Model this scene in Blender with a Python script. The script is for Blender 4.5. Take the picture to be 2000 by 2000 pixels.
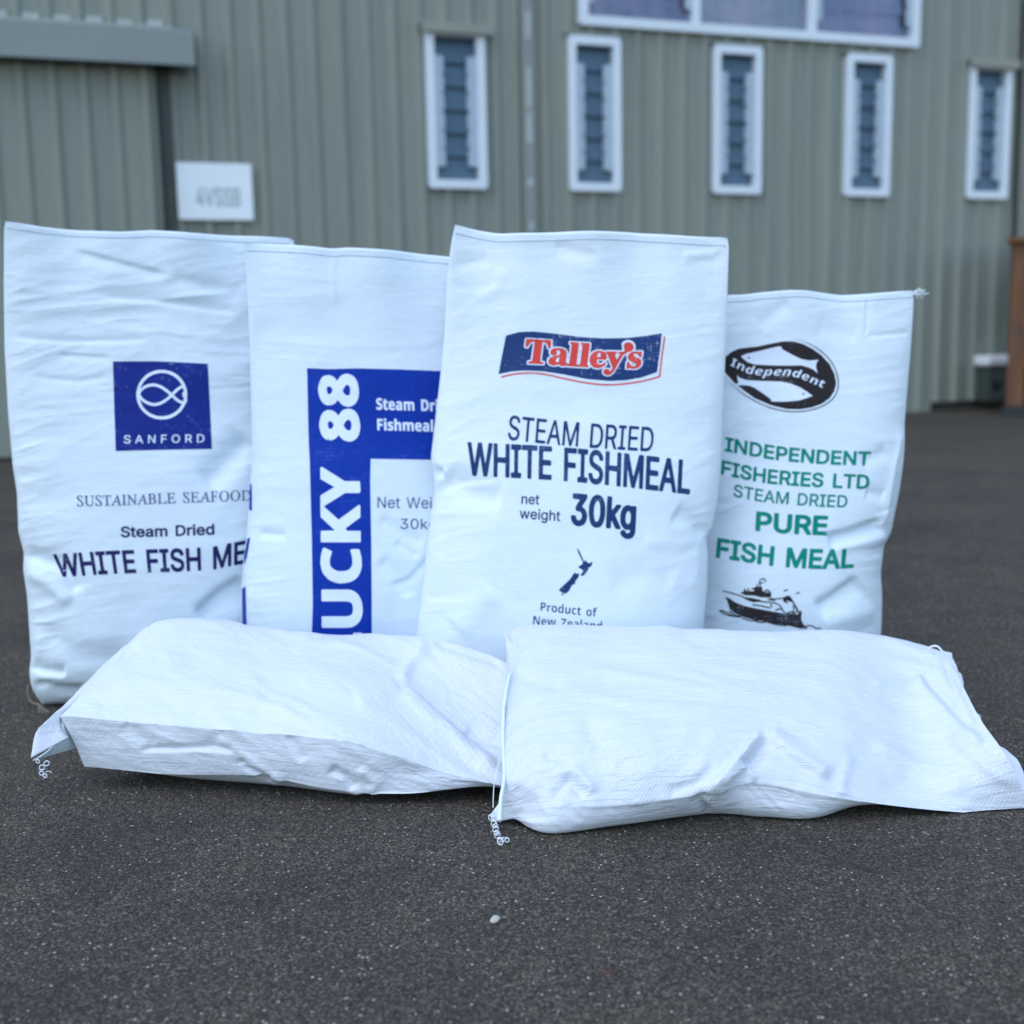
import bpy, bmesh, math, random
import numpy as np
from mathutils import Vector, Matrix, Euler
from mathutils.bvhtree import BVHTree
from mathutils.geometry import delaunay_2d_cdt

SC = bpy.context.scene
for _o in list(bpy.data.objects):
    bpy.data.objects.remove(_o)
R_ = math.radians

# ------------------------------------------------------------------ camera
# basis recovered from the vanishing points of the shed wall
CAM_F = 2412.7 / 2000.0            # focal length in picture widths
CAM_H = 0.67
CAM_R = np.array([[0.99981973, 0.01898716, 0.0],
                  [-0.00289919, 0.15266436, -0.98827384],
                  [-0.01876451, 0.98809568, 0.15269189]])   # rows: world x, y, z in camera axes
CAM_C = np.array([0.0, 0.0, CAM_H])
cam_data = bpy.data.cameras.new("camera")
cam = bpy.data.objects.new("camera", cam_data)
SC.collection.objects.link(cam)
M4 = Matrix.Identity(4)
for i in range(3):
    for j in range(3):
        M4[i][j] = CAM_R[i][j]
    M4[i][3] = CAM_C[i]
cam.matrix_world = M4
cam_data.sensor_width = 36.0
cam_data.lens = 36.0 * CAM_F
cam_data.clip_start = 0.05
cam_data.clip_end = 500.0
cam_data.dof.use_dof = True
cam_data.dof.focus_distance = 1.62
cam_data.dof.aperture_fstop = 3.5
SC.camera = cam

# ------------------------------------------------------------------ light
SUN_EL, SUN_AZ = 62.0, 226.0       # soft, high, clouded light
world = bpy.data.worlds.new("World")
SC.world = world
world.use_nodes = True
wn = world.node_tree
bg = wn.nodes["Background"]
sky = wn.nodes.new("ShaderNodeTexSky")
sky.sky_type = 'NISHITA'
sky.sun_disc = False
sky.sun_elevation = R_(SUN_EL)
sky.sun_rotation = R_(SUN_AZ)
sky.air_density = 1.35
sky.dust_density = 0.8
sky.ozone_density = 2.2
wn.links.new(sky.outputs[0], bg.inputs[0])
bg.inputs[1].default_value = 0.15
sun_data = bpy.data.lights.new("sun", 'SUN')
sun_data.energy = 0.65
sun_data.angle = R_(80)
sun_data.color = (1.0, 0.99, 0.975)
sun = bpy.data.objects.new("sun", sun_data)
SC.collection.objects.link(sun)
az, el = R_(SUN_AZ), R_(SUN_EL)
sd = Vector((math.sin(az) * math.cos(el), math.cos(az) * math.cos(el), math.sin(el)))   # towards the sun
sun.rotation_euler = sd.to_track_quat('Z', 'Y').to_euler()
sun.location = (0, -4, 8)
SC.view_settings.view_transform = 'Standard'
SC.view_settings.look = 'None'
SC.view_settings.exposure = 0.98
SC.view_settings.gamma = 1.0
SC.view_settings.use_curve_mapping = False
SC.render.engine = 'CYCLES'
SC.cycles.max_bounces = 8

# ------------------------------------------------------------------ helpers
COL = SC.collection
rng = np.random.default_rng(7)
random.seed(7)

def ray(px, py):
    return CAM_R @ np.array([px - 1000.0, -(py - 1000.0), -2412.7])

def at_y(px, py, Y):
    d = ray(px, py)
    return CAM_C + d * (Y / d[1])

def at_z(px, py, z=0.0):
    d = ray(px, py)
    return CAM_C + d * ((z - CAM_H) / d[2])

def project(P):
    c = (np.asarray(P) - CAM_C) @ CAM_R
    return np.stack([1000 + 2412.7 * c[..., 0] / -c[..., 2], 1000 - 2412.7 * c[..., 1] / -c[..., 2]], -1)

def tag(o, label=None, cat=None, group=None, kind=None):
    if label: o["label"] = label
    if cat: o["category"] = cat
    if group: o["group"] = group
    if kind: o["kind"] = kind
    return o

def empty(name, loc=(0, 0, 0), rz=0.0):
    o = bpy.data.objects.new(name, None)
    COL.objects.link(o)
    o.location = loc
    o.rotation_euler = (0, 0, rz)
    o.empty_display_size = 0.1
    return o

def link_mesh(name, me, m=None, parent=None, world=False):
    """links a mesh; with world=True its coordinates are world ones and are moved into the parent's frame"""
    o = bpy.data.objects.new(name, me)
    COL.objects.link(o)
    if m is not None:
        me.materials.append(m)
    if parent is not None:
        o.parent = parent
        if world:
            L = Matrix.Translation(parent.location) @ parent.rotation_euler.to_matrix().to_4x4()
            me.transform(L.inverted())
    return o

def mesh_from(name, verts, faces, uvs=None, smooth=True, sharp=None):
    me = bpy.data.meshes.new(name)
    me.from_pydata([tuple(v) for v in verts], [], [tuple(f) for f in faces])
    if uvs is not None:
        lay = me.uv_layers.new(name="uv")
        li = np.zeros(len(me.loops), dtype=np.int32)
        me.loops.foreach_get("vertex_index", li)
        lay.data.foreach_set("uv", np.asarray(uvs, dtype=np.float32)[li].ravel())
    if smooth:
        me.polygons.foreach_set("use_smooth", [True] * len(me.polygons))
    me.update()
    if sharp is not None:
        me.set_sharp_from_angle(angle=R_(sharp))
    return me

def obj_bm(name, bm, m, parent=None, smooth=False, world=False, bevel=0.0, segs=2):
    bmesh.ops.recalc_face_normals(bm, faces=bm.faces)
    if bevel:
        es = [e for e in bm.edges if len(e.link_faces) == 2 and e.calc_face_angle(0) > R_(40)]
        bmesh.ops.bevel(bm, geom=es, offset=bevel, segments=segs, affect='EDGES', profile=0.5)
    me = bpy.data.meshes.new(name)
    bm.to_mesh(me)
    bm.free()
    if smooth:
        me.polygons.foreach_set("use_smooth", [True] * len(me.polygons))
        me.set_sharp_from_angle(angle=R_(40))
    return link_mesh(name, me, m, parent, world)

def add_box(bm, x0, x1, y0, y1, z0, z1):
    vs = [bm.verts.new(p) for p in ((x0, y0, z0), (x1, y0, z0), (x1, y1, z0), (x0, y1, z0),
                                    (x0, y0, z1), (x1, y0, z1), (x1, y1, z1), (x0, y1, z1))]
    for f in ((0, 3, 2, 1), (4, 5, 6, 7), (0, 1, 5, 4), (1, 2, 6, 5), (2, 3, 7, 6), (3, 0, 4, 7)):
        bm.faces.new([vs[i] for i in f])

def add_tube(bm, pts, r, n=6, closed=False):
    pts = [Vector(p) for p in pts]
    K = len(pts)
    rings = []
    for i, p in enumerate(pts):
        if closed:
            t = pts[(i + 1) % K] - pts[i - 1]
        else:
            t = pts[min(i + 1, K - 1)] - pts[max(i - 1, 0)]
        t.normalize()
        a = t.cross(Vector((0.31, 0.2, 0.93)))
        if a.length < 1e-3:
            a = t.cross(Vector((1, 0, 0)))
        a.normalize()
        b = t.cross(a)
        rr = r[i] if hasattr(r, '__len__') else r
        rings.append([bm.verts.new(p + (a * math.cos(2 * math.pi * k / n) + b * math.sin(2 * math.pi * k / n)) * rr) for k in range(n)])
    for i in range(K if closed else K - 1):
        A, B = rings[i], rings[(i + 1) % K]
        for k in range(n):
            bm.faces.new((A[k], A[(k + 1) % n], B[(k + 1) % n], B[k]))
    if not closed:
        bm.faces.new(rings[0][::-1])
        bm.faces.new(rings[-1])

def smoothpath(pts, n):
    """Catmull-Rom through pts, n samples"""
    P = np.asarray(pts, float)
    K = len(P)
    t = np.linspace(0, K - 1, n)
    i = np.clip(t.astype(int), 0, K - 2)
    f = (t - i)[:, None]
    g = lambda k: P[np.clip(k, 0, K - 1)]
    p0, p1, p2, p3 = g(i - 1), g(i), g(i + 1), g(i + 2)
    return 0.5 * (2 * p1 + (p2 - p0) * f + (2 * p0 - 5 * p1 + 4 * p2 - p3) * f ** 2 + (3 * p1 - p0 - 3 * p2 + p3) * f ** 3)

def vnoise(x, y, seed=0):
    """smooth 2-D value noise, -1..1"""
    r = np.random.default_rng(seed)
    T = r.uniform(-1, 1, (64, 64))
    xi, yi = np.floor(x).astype(int), np.floor(y).astype(int)
    fx, fy = x - xi, y - yi
    fx = fx * fx * fx * (fx * (fx * 6 - 15) + 10)
    fy = fy * fy * fy * (fy * (fy * 6 - 15) + 10)
    g = lambda i, j: T[(xi + i) % 64, (yi + j) % 64]
    return (g(0, 0) * (1 - fx) + g(1, 0) * fx) * (1 - fy) + (g(0, 1) * (1 - fx) + g(1, 1) * fx) * fy

def wnoise(x, y, seed=0, rot=0.0, sx=1.0, sy=1.0, ridged=False, octv=3):
    """warped fractal noise, optionally with sharp crests, stretched and turned"""
    c, s = math.cos(R_(rot)), math.sin(R_(rot))
    a, b = (x * c + y * s) / sx, (-x * s + y * c) / sy
    wx, wy = vnoise(a * 0.7, b * 0.7, seed + 91), vnoise(a * 0.7 + 5, b * 0.7 + 3, seed + 92)
    a, b = a + wx * 0.5, b + wy * 0.5
    out, amp, f = 0, 1.0, 1.0
    for k in range(octv):
        n = vnoise(a * f + 7 * k, b * f + 3 * k, seed + k)
        if ridged:
            n = 1 - 2 * np.abs(n) ** 0.8
        out = out + amp * n
        amp *= 0.5
        f *= 2.05
    return out

# ------------------------------------------------------------------ materials
class NT:
    def __init__(self, name):
        self.m = bpy.data.materials.new(name)
        self.m.use_nodes = True
        self.t = self.m.node_tree
        self.b = self.t.nodes["Principled BSDF"]
    def n(self, kind, **kw):
        nd = self.t.nodes.new("ShaderNode" + kind)
        for k, v in kw.items():
            setattr(nd, k, v)
        return nd
    def l(self, a, b):
        self.t.links.new(a, b)
    def val(self, sock, v):
        if isinstance(v, bpy.types.NodeSocket):
            self.l(v, sock)
        else:
            sock.default_value = v
    def math(self, op, a, b=0.0, clamp=False):
        nd = self.n("Math", operation=op, use_clamp=clamp)
        self.val(nd.inputs[0], a)
        self.val(nd.inputs[1], b)
        return nd.outputs[0]
    def mix(self, fac, a, b, mode='MIX'):
        nd = self.n("MixRGB", blend_type=mode)
        self.val(nd.inputs[0], fac)
        for s, v in ((nd.inputs[1], a), (nd.inputs[2], b)):
            self.val(s, v if isinstance(v, bpy.types.NodeSocket) else (*v, 1.0))
        return nd.outputs[0]
    def ramp(self, fac, stops):
        nd = self.n("ValToRGB")
        el = nd.color_ramp.elements
        while len(el) < len(stops):
            el.new(0.5)
        for e, (p, c) in zip(el, stops):
            e.position = p
            e.color = (*c, 1.0) if hasattr(c, '__len__') else (c, c, c, 1.0)
        self.l(fac, nd.inputs[0])
        return nd.outputs[0]
    def coord(self, kind="Object", scale=(1, 1, 1), rot=(0, 0, 0)):
        tc = self.n("TexCoord")
        mp = self.n("Mapping")
        mp.inputs["Scale"].default_value = scale
        mp.inputs["Rotation"].default_value = rot
        self.l(tc.outputs[kind], mp.inputs[0])
        return mp.outputs[0]
    def noise(self, vec, scale, detail=3.0, rough=0.5, out="Fac", dist=0.0):
        nd = self.n("TexNoise")
        nd.inputs["Scale"].default_value = scale
        nd.inputs["Detail"].default_value = detail
        nd.inputs["Roughness"].default_value = rough
        nd.inputs["Distortion"].default_value = dist
        self.l(vec, nd.inputs["Vector"])
        return nd.outputs[out]
    def bump(self, h, strength, dist, prev=None):
        nd = self.n("Bump")
        nd.inputs["Strength"].default_value = strength
        nd.inputs["Distance"].default_value = dist
        self.l(h, nd.inputs["Height"])
        if prev is not None:
            self.l(prev, nd.inputs["Normal"])
        return nd.outputs[0]
    def done(self, col=None, rough=None, normal=None, spec=None, metal=None):
        if col is not None:
            self.val(self.b.inputs["Base Color"], col if isinstance(col, bpy.types.NodeSocket) else (*col, 1.0))
        if rough is not None:
            self.val(self.b.inputs["Roughness"], rough)
        if normal is not None:
            self.l(normal, self.b.inputs["Normal"])
        if spec is not None:
            self.b.inputs["Specular IOR Level"].default_value = spec
        if metal is not None:
            self.b.inputs["Metallic"].default_value = metal
        return self.m

def plain(name, col, rough=0.5, spec=0.5, var=0.12, scale=6.0, bump=0.0):
    k = NT(name)
    v = k.coord("Object")
    f = k.noise(v, scale, 5, 0.6)
    c = k.mix(f, tuple(x * (1 - var) for x in col), tuple(min(1, x * (1 + var)) for x in col))
    nrm = k.bump(k.noise(v, scale * 12, 4), bump, 0.002) if bump else None
    return k.done(c, rough, nrm, spec)

def woven(name, base, diamond=0.0, twill=0.0, rough=0.5, thread=0.5, crisp=0.06):
    """woven polypropylene: fine tape weave, uneven threads, soft handling creases"""
    k = NT(name)
    uv = k.coord("UV")
    tu = k.noise(k.coord("UV", (420, 9, 1)), 1.0, 2, 0.6)
    tv = k.noise(k.coord("UV", (9, 420, 1)), 1.0, 2, 0.6)
    th = k.math('ADD', tu, tv)
    tone = k.noise(uv, 7.0, 4, 0.6)
    tint = k.mix(tone, tuple(c * 0.965 for c in base), tuple(min(1, c * 1.025) for c in base))
    sh = k.ramp(th, [(0.36, 0.93), (0.62, 1.0)])
    col = k.mix(thread, tint, sh, 'MULTIPLY')
    # weave: alternating over-under tapes
    s = k.n("SeparateXYZ")
    k.l(k.coord("UV", (1, 1, 1)), s.inputs[0])
    P = 2 * math.pi / 0.0046
    wa = k.math('SINE', k.math('MULTIPLY', s.outputs[0], P))
    wb = k.math('SINE', k.math('MULTIPLY', s.outputs[1], P))
    nrm = k.bump(k.math('MULTIPLY', wa, wb), 0.25, 0.0006)
    nrm = k.bump(th, 0.35, 0.0008, nrm)
    nrm = k.bump(k.noise(uv, 45.0, 4, 0.6, dist=0.6), 0.35, 0.0035, nrm)
    vo = k.n("TexVoronoi", feature='DISTANCE_TO_EDGE'); vo.inputs["Scale"].default_value = 9.0
    wv_ = k.n("VectorMath", operation='ADD')
    k.l(uv, wv_.inputs[0]); sc_ = k.n("VectorMath", operation='SCALE'); sc_.inputs[3].default_value = 0.09
    k.l(k.noise(uv, 6.0, 3, out="Color"), sc_.inputs[0]); k.l(sc_.outputs[0], wv_.inputs[1]); k.l(wv_.outputs[0], vo.inputs["Vector"])
    nrm = k.bump(k.ramp(vo.outputs["Distance"], [(0.0, 0.0), (0.16, 0.75), (0.45, 1.0)]), crisp * 0.8, 0.0045, nrm)
    fold = k.noise(k.coord("UV", (11, 95, 1), (0, 0, 0.10)), 1.0, 3, 0.6, dist=0.9)
    nrm = k.bump(k.ramp(fold, [(0.40, 0.0), (0.56, 1.0)]), crisp, 0.0030, nrm)
    if diamond or twill:
        msk = k.ramp(k.noise(uv, 4.0, 2), [(0.38, 0.0), (0.62, 1.0)])
        p = 0.0135 if diamond else 0.0058
        d1 = k.math('MULTIPLY', k.math('ADD', s.outputs[0], k.math('MULTIPLY', s.outputs[1], 0.8)), 2 * math.pi / p)
        d2 = k.math('MULTIPLY', k.math('SUBTRACT', s.outputs[0], k.math('MULTIPLY', s.outputs[1], 0.8)), 2 * math.pi / p)
        h1 = k.math('POWER', k.math('ABSOLUTE', k.math('SINE', k.math('MULTIPLY', d1, 0.5))), 6.0)
        h2 = k.math('POWER', k.math('ABSOLUTE', k.math('SINE', k.math('MULTIPLY', d2, 0.5))), 6.0)
        h = k.math('MAXIMUM', h1, h2) if diamond else h1
        h = k.math('MULTIPLY', h, msk)
        nrm = k.bump(h, diamond or twill, 0.0011, nrm)
    return k.done(col, rough, nrm, 0.4)

def ink(name, col, wear=0.12, wcol=(0.62, 0.72, 0.84), rough=0.45):
    """printing ink on weave: threads show through where it is thin"""
    k = NT(name)
    a = k.noise(k.coord("Object", (330, 330, 24)), 1.0, 2, 0.6)
    b = k.noise(k.coord("Object", (24, 330, 330)), 1.0, 2, 0.6)
    c = k.noise(k.coord("Object"), 13.0, 3, 0.6)
    f = k.math('MULTIPLY', k.math('MULTIPLY', a, b), c)
    w = k.ramp(f, [(0.125 + 0.04, 0.0), (0.30, 1.0)])
    w = k.math('MULTIPLY', w, wear * 3.0, True)
    v = k.mix(c, tuple(x * 0.85 for x in col), tuple(min(1, x * 1.18) for x in col))
    return k.done(k.mix(w, v, wcol), rough, None, 0.12)

# ------------------------------------------------------------------ ground
def make_asphalt():
    k = NT("asphalt")
    v = k.coord("Object")
    v1 = k.n("TexVoronoi"); v1.inputs["Scale"].default_value = 340.0; k.l(v, v1.inputs["Vector"])
    v2 = k.n("TexVoronoi"); v2.inputs["Scale"].default_value = 260.0; k.l(v, v2.inputs["Vector"])
    big = k.noise(v, 1.3, 5, 0.62)
    mid = k.noise(v, 9.0, 5, 0.65)
    fine = k.noise(v, 190.0, 4, 0.7)
    c1 = k.n("SeparateColor"); k.l(v1.outputs["Color"], c1.inputs[0])
    c2 = k.n("SeparateColor"); k.l(v2.outputs["Color"], c2.inputs[0])
    stone = k.ramp(c1.outputs[0], [(0.0, (0.033, 0.027, 0.0205)), (0.40, (0.067, 0.056, 0.0435)), (0.80, (0.110, 0.092, 0.072)), (1.0, (0.20, 0.172, 0.138))])
    tar = k.ramp(v1.outputs["Distance"], [(0.25, 1.0), (0.75, 0.25)])
    col = k.mix(0.85, stone, tar, 'MULTIPLY')
    col = k.mix(0.8, col, k.ramp(fine, [(0.32, 0.55), (0.68, 1.42)]), 'MULTIPLY')
    col = k.mix(0.9, col, k.ramp(mid, [(0.3, 0.80), (0.7, 1.18)]), 'MULTIPLY')
    col = k.mix(1.0, col, k.ramp(big, [(0.3, (0.86, 0.86, 0.90)), (0.7, (1.16, 1.17, 1.10))]), 'MULTIPLY')
    stain = k.noise(v, 2.6, 6, 0.7, dist=0.8)
    col = k.mix(0.8, col, k.ramp(stain, [(0.36, (0.66, 0.66, 0.67)), (0.48, (1.0, 1.0, 1.0)), (0.66, (1.12, 1.11, 1.07))]), 'MULTIPLY')
    # scattered pale chips
    chip = k.math('MULTIPLY', k.math('GREATER_THAN', c2.outputs[1], 0.94), k.math('LESS_THAN', v2.outputs["Distance"], k.math('MULTIPLY', c2.outputs[2], 0.42)))
    col = k.mix(chip, col, (0.42, 0.40, 0.37))
    pit = k.math('MULTIPLY', k.math('LESS_THAN', c2.outputs[1], 0.09), k.math('LESS_THAN', v2.outputs["Distance"], k.math('MULTIPLY', c2.outputs[0], 0.7)))
    col = k.mix(k.math('MULTIPLY', pit, 0.8), col, (0.012, 0.011, 0.010))
    h = k.math('ADD', k.math('MULTIPLY', k.math('SUBTRACT', 1.0, v1.outputs["Distance"]), 0.8), k.math('MULTIPLY', fine, 0.8))
    nrm = k.bump(h, 0.8, 0.0035)
    nrm = k.bump(mid, 0.4, 0.006, nrm)
    rough = k.ramp(mid, [(0.3, 0.74), (0.7, 0.9)])
    return k.done(col, rough, nrm, 0.35)

bm = bmesh.new()
vs = [bm.verts.new(p) for p in ((-120, -120, 0), (120, -120, 0), (120, 160, 0), (-120, 160, 0))]
bm.faces.new(vs)
ground = obj_bm("ground", bm, make_asphalt())
tag(ground, "dark grey asphalt yard with fine stone chips", "ground", kind="structure")

# ------------------------------------------------------------------ metal building
# local frame: x along the wall, -y out towards the yard
WALL_O = (-2.69350395, 6.51958949, 0.0)
shed = empty("metal_building", WALL_O, math.atan2(0.34253692, 0.93950437))
tag(shed, "grey green ribbed steel shed with white louvre windows and sliding door", "building")

def wall_paint():
    k = NT("wall_paint")
    v = k.coord("Object")
    big = k.noise(v, 0.9, 4, 0.6)
    run = k.noise(k.coord("Object", (9, 9, 0.45)), 1.0, 5, 0.65)
    col = k.mix(big, (0.214, 0.244, 0.224), (0.254, 0.276, 0.222))
    col = k.mix(0.7, col, k.ramp(run, [(0.28, (0.70, 0.73, 0.78)), (0.5, (0.98, 0.98, 1.0)), (0.72, (1.16, 1.13, 1.02))]), 'MULTIPLY')
    return k.done(col, k.ramp(run, [(0.3, 0.42), (0.7, 0.62)]), k.bump(k.noise(v, 3.0, 2), 0.15, 0.01), 0.4)
M_WALL = wall_paint()
M_FLASH = plain("flashing_paint", (0.222, 0.258, 0.248), 0.45, 0.4, 0.15, 3.0)
M_DARK = plain("dark_recess_paint", (0.035, 0.042, 0.040), 0.8, 0.2, 0.2)
M_FRAME = plain("white_window_paint", (0.66, 0.73, 0.79), 0.35, 0.5, 0.05)
M_GALLERY = plain("white_louvre_plastic", (0.40, 0.49, 0.58), 0.4, 0.5, 0.06)
M_HOOD = plain("cream_flashing", (0.27, 0.285, 0.245), 0.6, 0.3, 0.15)
M_PALE = plain("worn_bare_metal", (0.36, 0.40, 0.38), 0.5, 0.5, 0.25, 9.0)
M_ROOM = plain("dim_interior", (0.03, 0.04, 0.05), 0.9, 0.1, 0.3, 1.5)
M_CONC = plain("concrete_footing", (0.06, 0.058, 0.052), 0.9, 0.2, 0.3, 8.0, 0.5)

def glass_mat(name, col, rough, trans):
    k = NT(name)
    t = k.n("BsdfTransparent")
    t.inputs[0].default_value = (*col, 1)
    g = k.n("BsdfGlossy")
    g.inputs["Color"].default_value = (0.62, 0.74, 0.86, 1)
    g.inputs["Roughness"].default_value = rough
    f = k.n("LayerWeight"); f.inputs[0].default_value = 0.3
    mx = k.n("MixShader")
    k.l(k.math('ADD', k.math('MULTIPLY', f.outputs["Fresnel"], 0.6), 1 - trans), mx.inputs[0])
    k.l(t.outputs[0], mx.inputs[1]); k.l(g.outputs[0], mx.inputs[2])
    k.l(mx.outputs[0], k.t.nodes["Material Output"].inputs[0])
    return k.m
M_LOUVRE = plain("obscured_louvre_glass", (0.060, 0.110, 0.160), 0.25, 0.5, 0.25, 2.5)
M_GLASS = glass_mat("window_glass", (0.93, 0.90, 0.95), 0.05, 0.90)

PITCH = 0.152
def rib_y(s):
    """outward depth of the ribbed sheet at s"""
    f = (s / PITCH) % 1.0
    w, sl = 0.20, 0.13
    d = abs(f - 0.5)
    return -0.024 * max(0.0, min(1.0, (w / 2 + sl - d) / sl))

def ribbed(name, s0, s1, z0, z1, holes, y_off, m, parent):
    xs = {round(s0, 4), round(s1, 4)}
    k = math.floor(s0 / PITCH) - 1
    while k * PITCH < s1 + PITCH:
        for f in (0.27, 0.40, 0.60, 0.73):
            x = (k + f) * PITCH
            if s0 < x < s1: xs.add(round(x, 4))
        k += 1
    for h in holes:
        xs.add(round(h[0], 4)); xs.add(round(h[1], 4))
    xs = sorted(x for x in xs if s0 - 1e-6 <= x <= s1 + 1e-6)
    bm = bmesh.new()
    for a, b in zip(xs[:-1], xs[1:]):
        if b - a < 2e-4: continue
        mid = 0.5 * (a + b)
        cuts = sorted((h[2], h[3]) for h in holes if h[0] < mid < h[1])
        z = z0
        segs = []
        for c0, c1 in cuts:
            if c0 > z: segs.append((z, c0))
            z = max(z, c1)
        if z < z1: segs.append((z, z1))
        ya, yb = rib_y(a + 1e-5) + y_off, rib_y(b - 1e-5) + y_off
        for q0, q1 in segs:
            vs = [bm.verts.new(p) for p in ((a, ya, q0), (b, yb, q0), (b, yb, q1), (a, ya, q1))]
            bm.faces.new(vs)
    bmesh.ops.remove_doubles(bm, verts=bm.verts, dist=1e-4)
    for f in bm.faces:
        if f.normal.y > 0: f.normal_flip()
    me = bpy.data.meshes.new(name)
    bm.to_mesh(me); bm.free()
    return link_mesh(name, me, m, parent)

WINS = [(2.383, 2.737), (3.257, 3.597), (4.227, 4.571), (5.196, 5.544), (6.170, 6.516)]
WZ0, WZ1 = 1.434, 2.326
BIG = (3.330, 5.745, 2.386, 3.50)
holes = [(a + .02, b - .02, WZ0 + .02, WZ1 - .02) for a, b in WINS] + [(BIG[0] + .02, BIG[1] - .02, BIG[2] + .02, BIG[3] - .02)]
DOOR_S = 0.905
w1 = ribbed("wall_cladding", -3.0, 2.958, 0.0, 4.6, holes[:1], 0.0, M_WALL, shed)
w2 = ribbed("wall_cladding", 2.958, 5.962, 0.0, 4.6, holes[1:], -0.010, M_WALL, shed)
w3 = ribbed("wall_cladding", 5.962, 6.60, 0.062, 4.6, holes[4:5], -0.010, M_WALL, shed)
w4 = ribbed("wall_cladding", 6.60, 10.5, 0.062, 4.6, [], -0.030, M_WALL, shed)

# dark interior behind the openings
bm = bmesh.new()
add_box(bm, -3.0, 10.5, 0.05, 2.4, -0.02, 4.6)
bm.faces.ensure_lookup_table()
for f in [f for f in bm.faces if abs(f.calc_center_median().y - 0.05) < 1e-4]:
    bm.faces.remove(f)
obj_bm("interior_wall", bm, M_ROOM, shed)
bm = bmesh.new(); add_box(bm, 5.962, 10.5, 0.012, 0.12, -0.05, 0.12)
obj_bm("footing", bm, M_CONC, shed)
bm = bmesh.new(); add_box(bm, -3.0, 10.5, 0.0, 2.5, 4.6, 4.66)
obj_bm("roof", bm, M_FLASH, shed)

# sliding door hung outside the wall under its track cover
door = ribbed("sliding_door", -2.6, DOOR_S - 0.012, 0.015, 2.06, [], -0.085, M_WALL, shed)
bm = bmesh.new()
add_box(bm, DOOR_S - 0.012, DOOR_S, -0.110, -0.055, 0.015, 2.06)
add_box(bm, -2.6, DOOR_S - 0.012, -0.080, -0.057, 0.015, 2.06)
obj_bm("door_frame", bm, M_DARK, door)
bm = bmesh.new(); add_box(bm, DOOR_S + 0.006, DOOR_S + 0.058, -0.050, -0.002, 0.0, 2.05)
obj_bm("door_jamb", bm, plain("jamb_paint", (0.085, 0.105, 0.098), 0.7, 0.2, 0.3, 4.0), shed)
bm = bmesh.new()
prof = [(-0.215, 2.010), (-0.215, 2.180), (-0.028, 2.230), (-0.028, 2.205), (-0.200, 2.160), (-0.200, 2.010)]
A = [bm.verts.new((-2.8, y, z)) for y, z in prof]
B = [bm.verts.new((1.088, y, z)) for y, z in prof]
for i in range(len(prof)):
    j = (i + 1) % len(prof)
    bm.faces.new((A[i], A[j], B[j], B[i]))
bm.faces.new(A); bm.faces.new(B[::-1])
cover = obj_bm("door_track_cover", bm, M_FLASH, shed)
bm = bmesh.new()      # closed outer end of the cover
vs = [bm.verts.new((1.089, y, z)) for y, z in ((-0.213, 2.012), (-0.213, 2.178), (-0.03, 2.226), (-0.03, 2.012))]
bm.faces.new(vs)
obj_bm("end_plate", bm, M_FLASH, cover)
bm = bmesh.new()      # pale turned-down tabs between the ribs above the cover
k = -16
while k * PITCH < 1.0:
    s = k * PITCH
    add_box(bm, s - 0.042, s + 0.042, -0.032, -0.003, 2.231, 2.262 + random.uniform(-.004, .004))
    k += 1
add_box(bm, -2.8, 1.0, -0.030, -0.026, 2.2312, 2.240)
obj_bm("closure_strip", bm, M_PALE, cover)

# vertical flashing between the two runs of cladding
bm = bmesh.new()
add_box(bm, 2.950, 2.974, -0.030, -0.004, 0.0, 4.6)
obj_bm("seam_channel", bm, M_DARK, shed)
bm = bmesh.new()
add_box(bm, 2.974, 3.040, -0.050, -0.006, 0.0, 4.6)
fl = obj_bm("seam_flashing", bm, M_FLASH, shed, bevel=0.006)
for z0, z1 in ((2.28, 2.44), (1.90, 2.13), (1.70, 1.88), (1.45, 1.50), (1.20, 1.25), (2.52, 2.75)):
    bm = bmesh.new()
    add_box(bm, 2.984 + random.uniform(0, .006), 3.022, -0.0535, -0.0495, z0, z1)
    obj_bm("worn_patch", bm, M_PALE, fl, bevel=0.0015)
# right hand corner channel
bm = bmesh.new(); add_box(bm, 6.585, 6.618, -0.052, -0.006, 0.062, 4.6)
obj_bm("corner_channel", bm, M_DARK, shed)
bm = bmesh.new(); add_box(bm, 6.618, 6.70, -0.085, -0.010, 0.062, 4.6)
obj_bm("corner_flashing", bm, plain("corner_paint", (0.22, 0.215, 0.195), 0.5, 0.4, 0.12), shed, bevel=0.006)

def frame_bm(bm, s0, s1, z0, z1, bw, y0, y1, mull=()):
    """rounded outer frame as one ring plus mullions butted inside it"""
    def rr(x0, x1, q0, q1, r, n=5):
        pts = []
        for cx, cz, a0 in ((x1 - r, q1 - r, 0), (x0 + r, q1 - r, 90), (x0 + r, q0 + r, 180), (x1 - r, q0 + r, 270)):
            for k in range(n + 1):
                a = R_(a0 + 90 * k / n)
                pts.append((cx + r * math.cos(a), cz + r * math.sin(a)))
        return pts
    O = rr(s0, s1, z0, z1, 0.022)
    I = rr(s0 + bw, s1 - bw, z0 + bw, z1 - bw, 0.004)
    n = len(O)
    L = [[bm.verts.new((x, y, z)) for x, z in P] for P, y in ((O, y1), (O, y0), (I, y0), (I, y1))]
    for a in range(4):
        b = (a + 1) % 4
        for k in range(n):
            bm.faces.new((L[a][k], L[a][(k + 1) % n], L[b][(k + 1) % n], L[b][k]))
    for mx in mull:
        add_box(bm, mx - 0.026, mx + 0.026, y0 + 0.004, y1, z0 + bw, z1 - bw)

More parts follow.
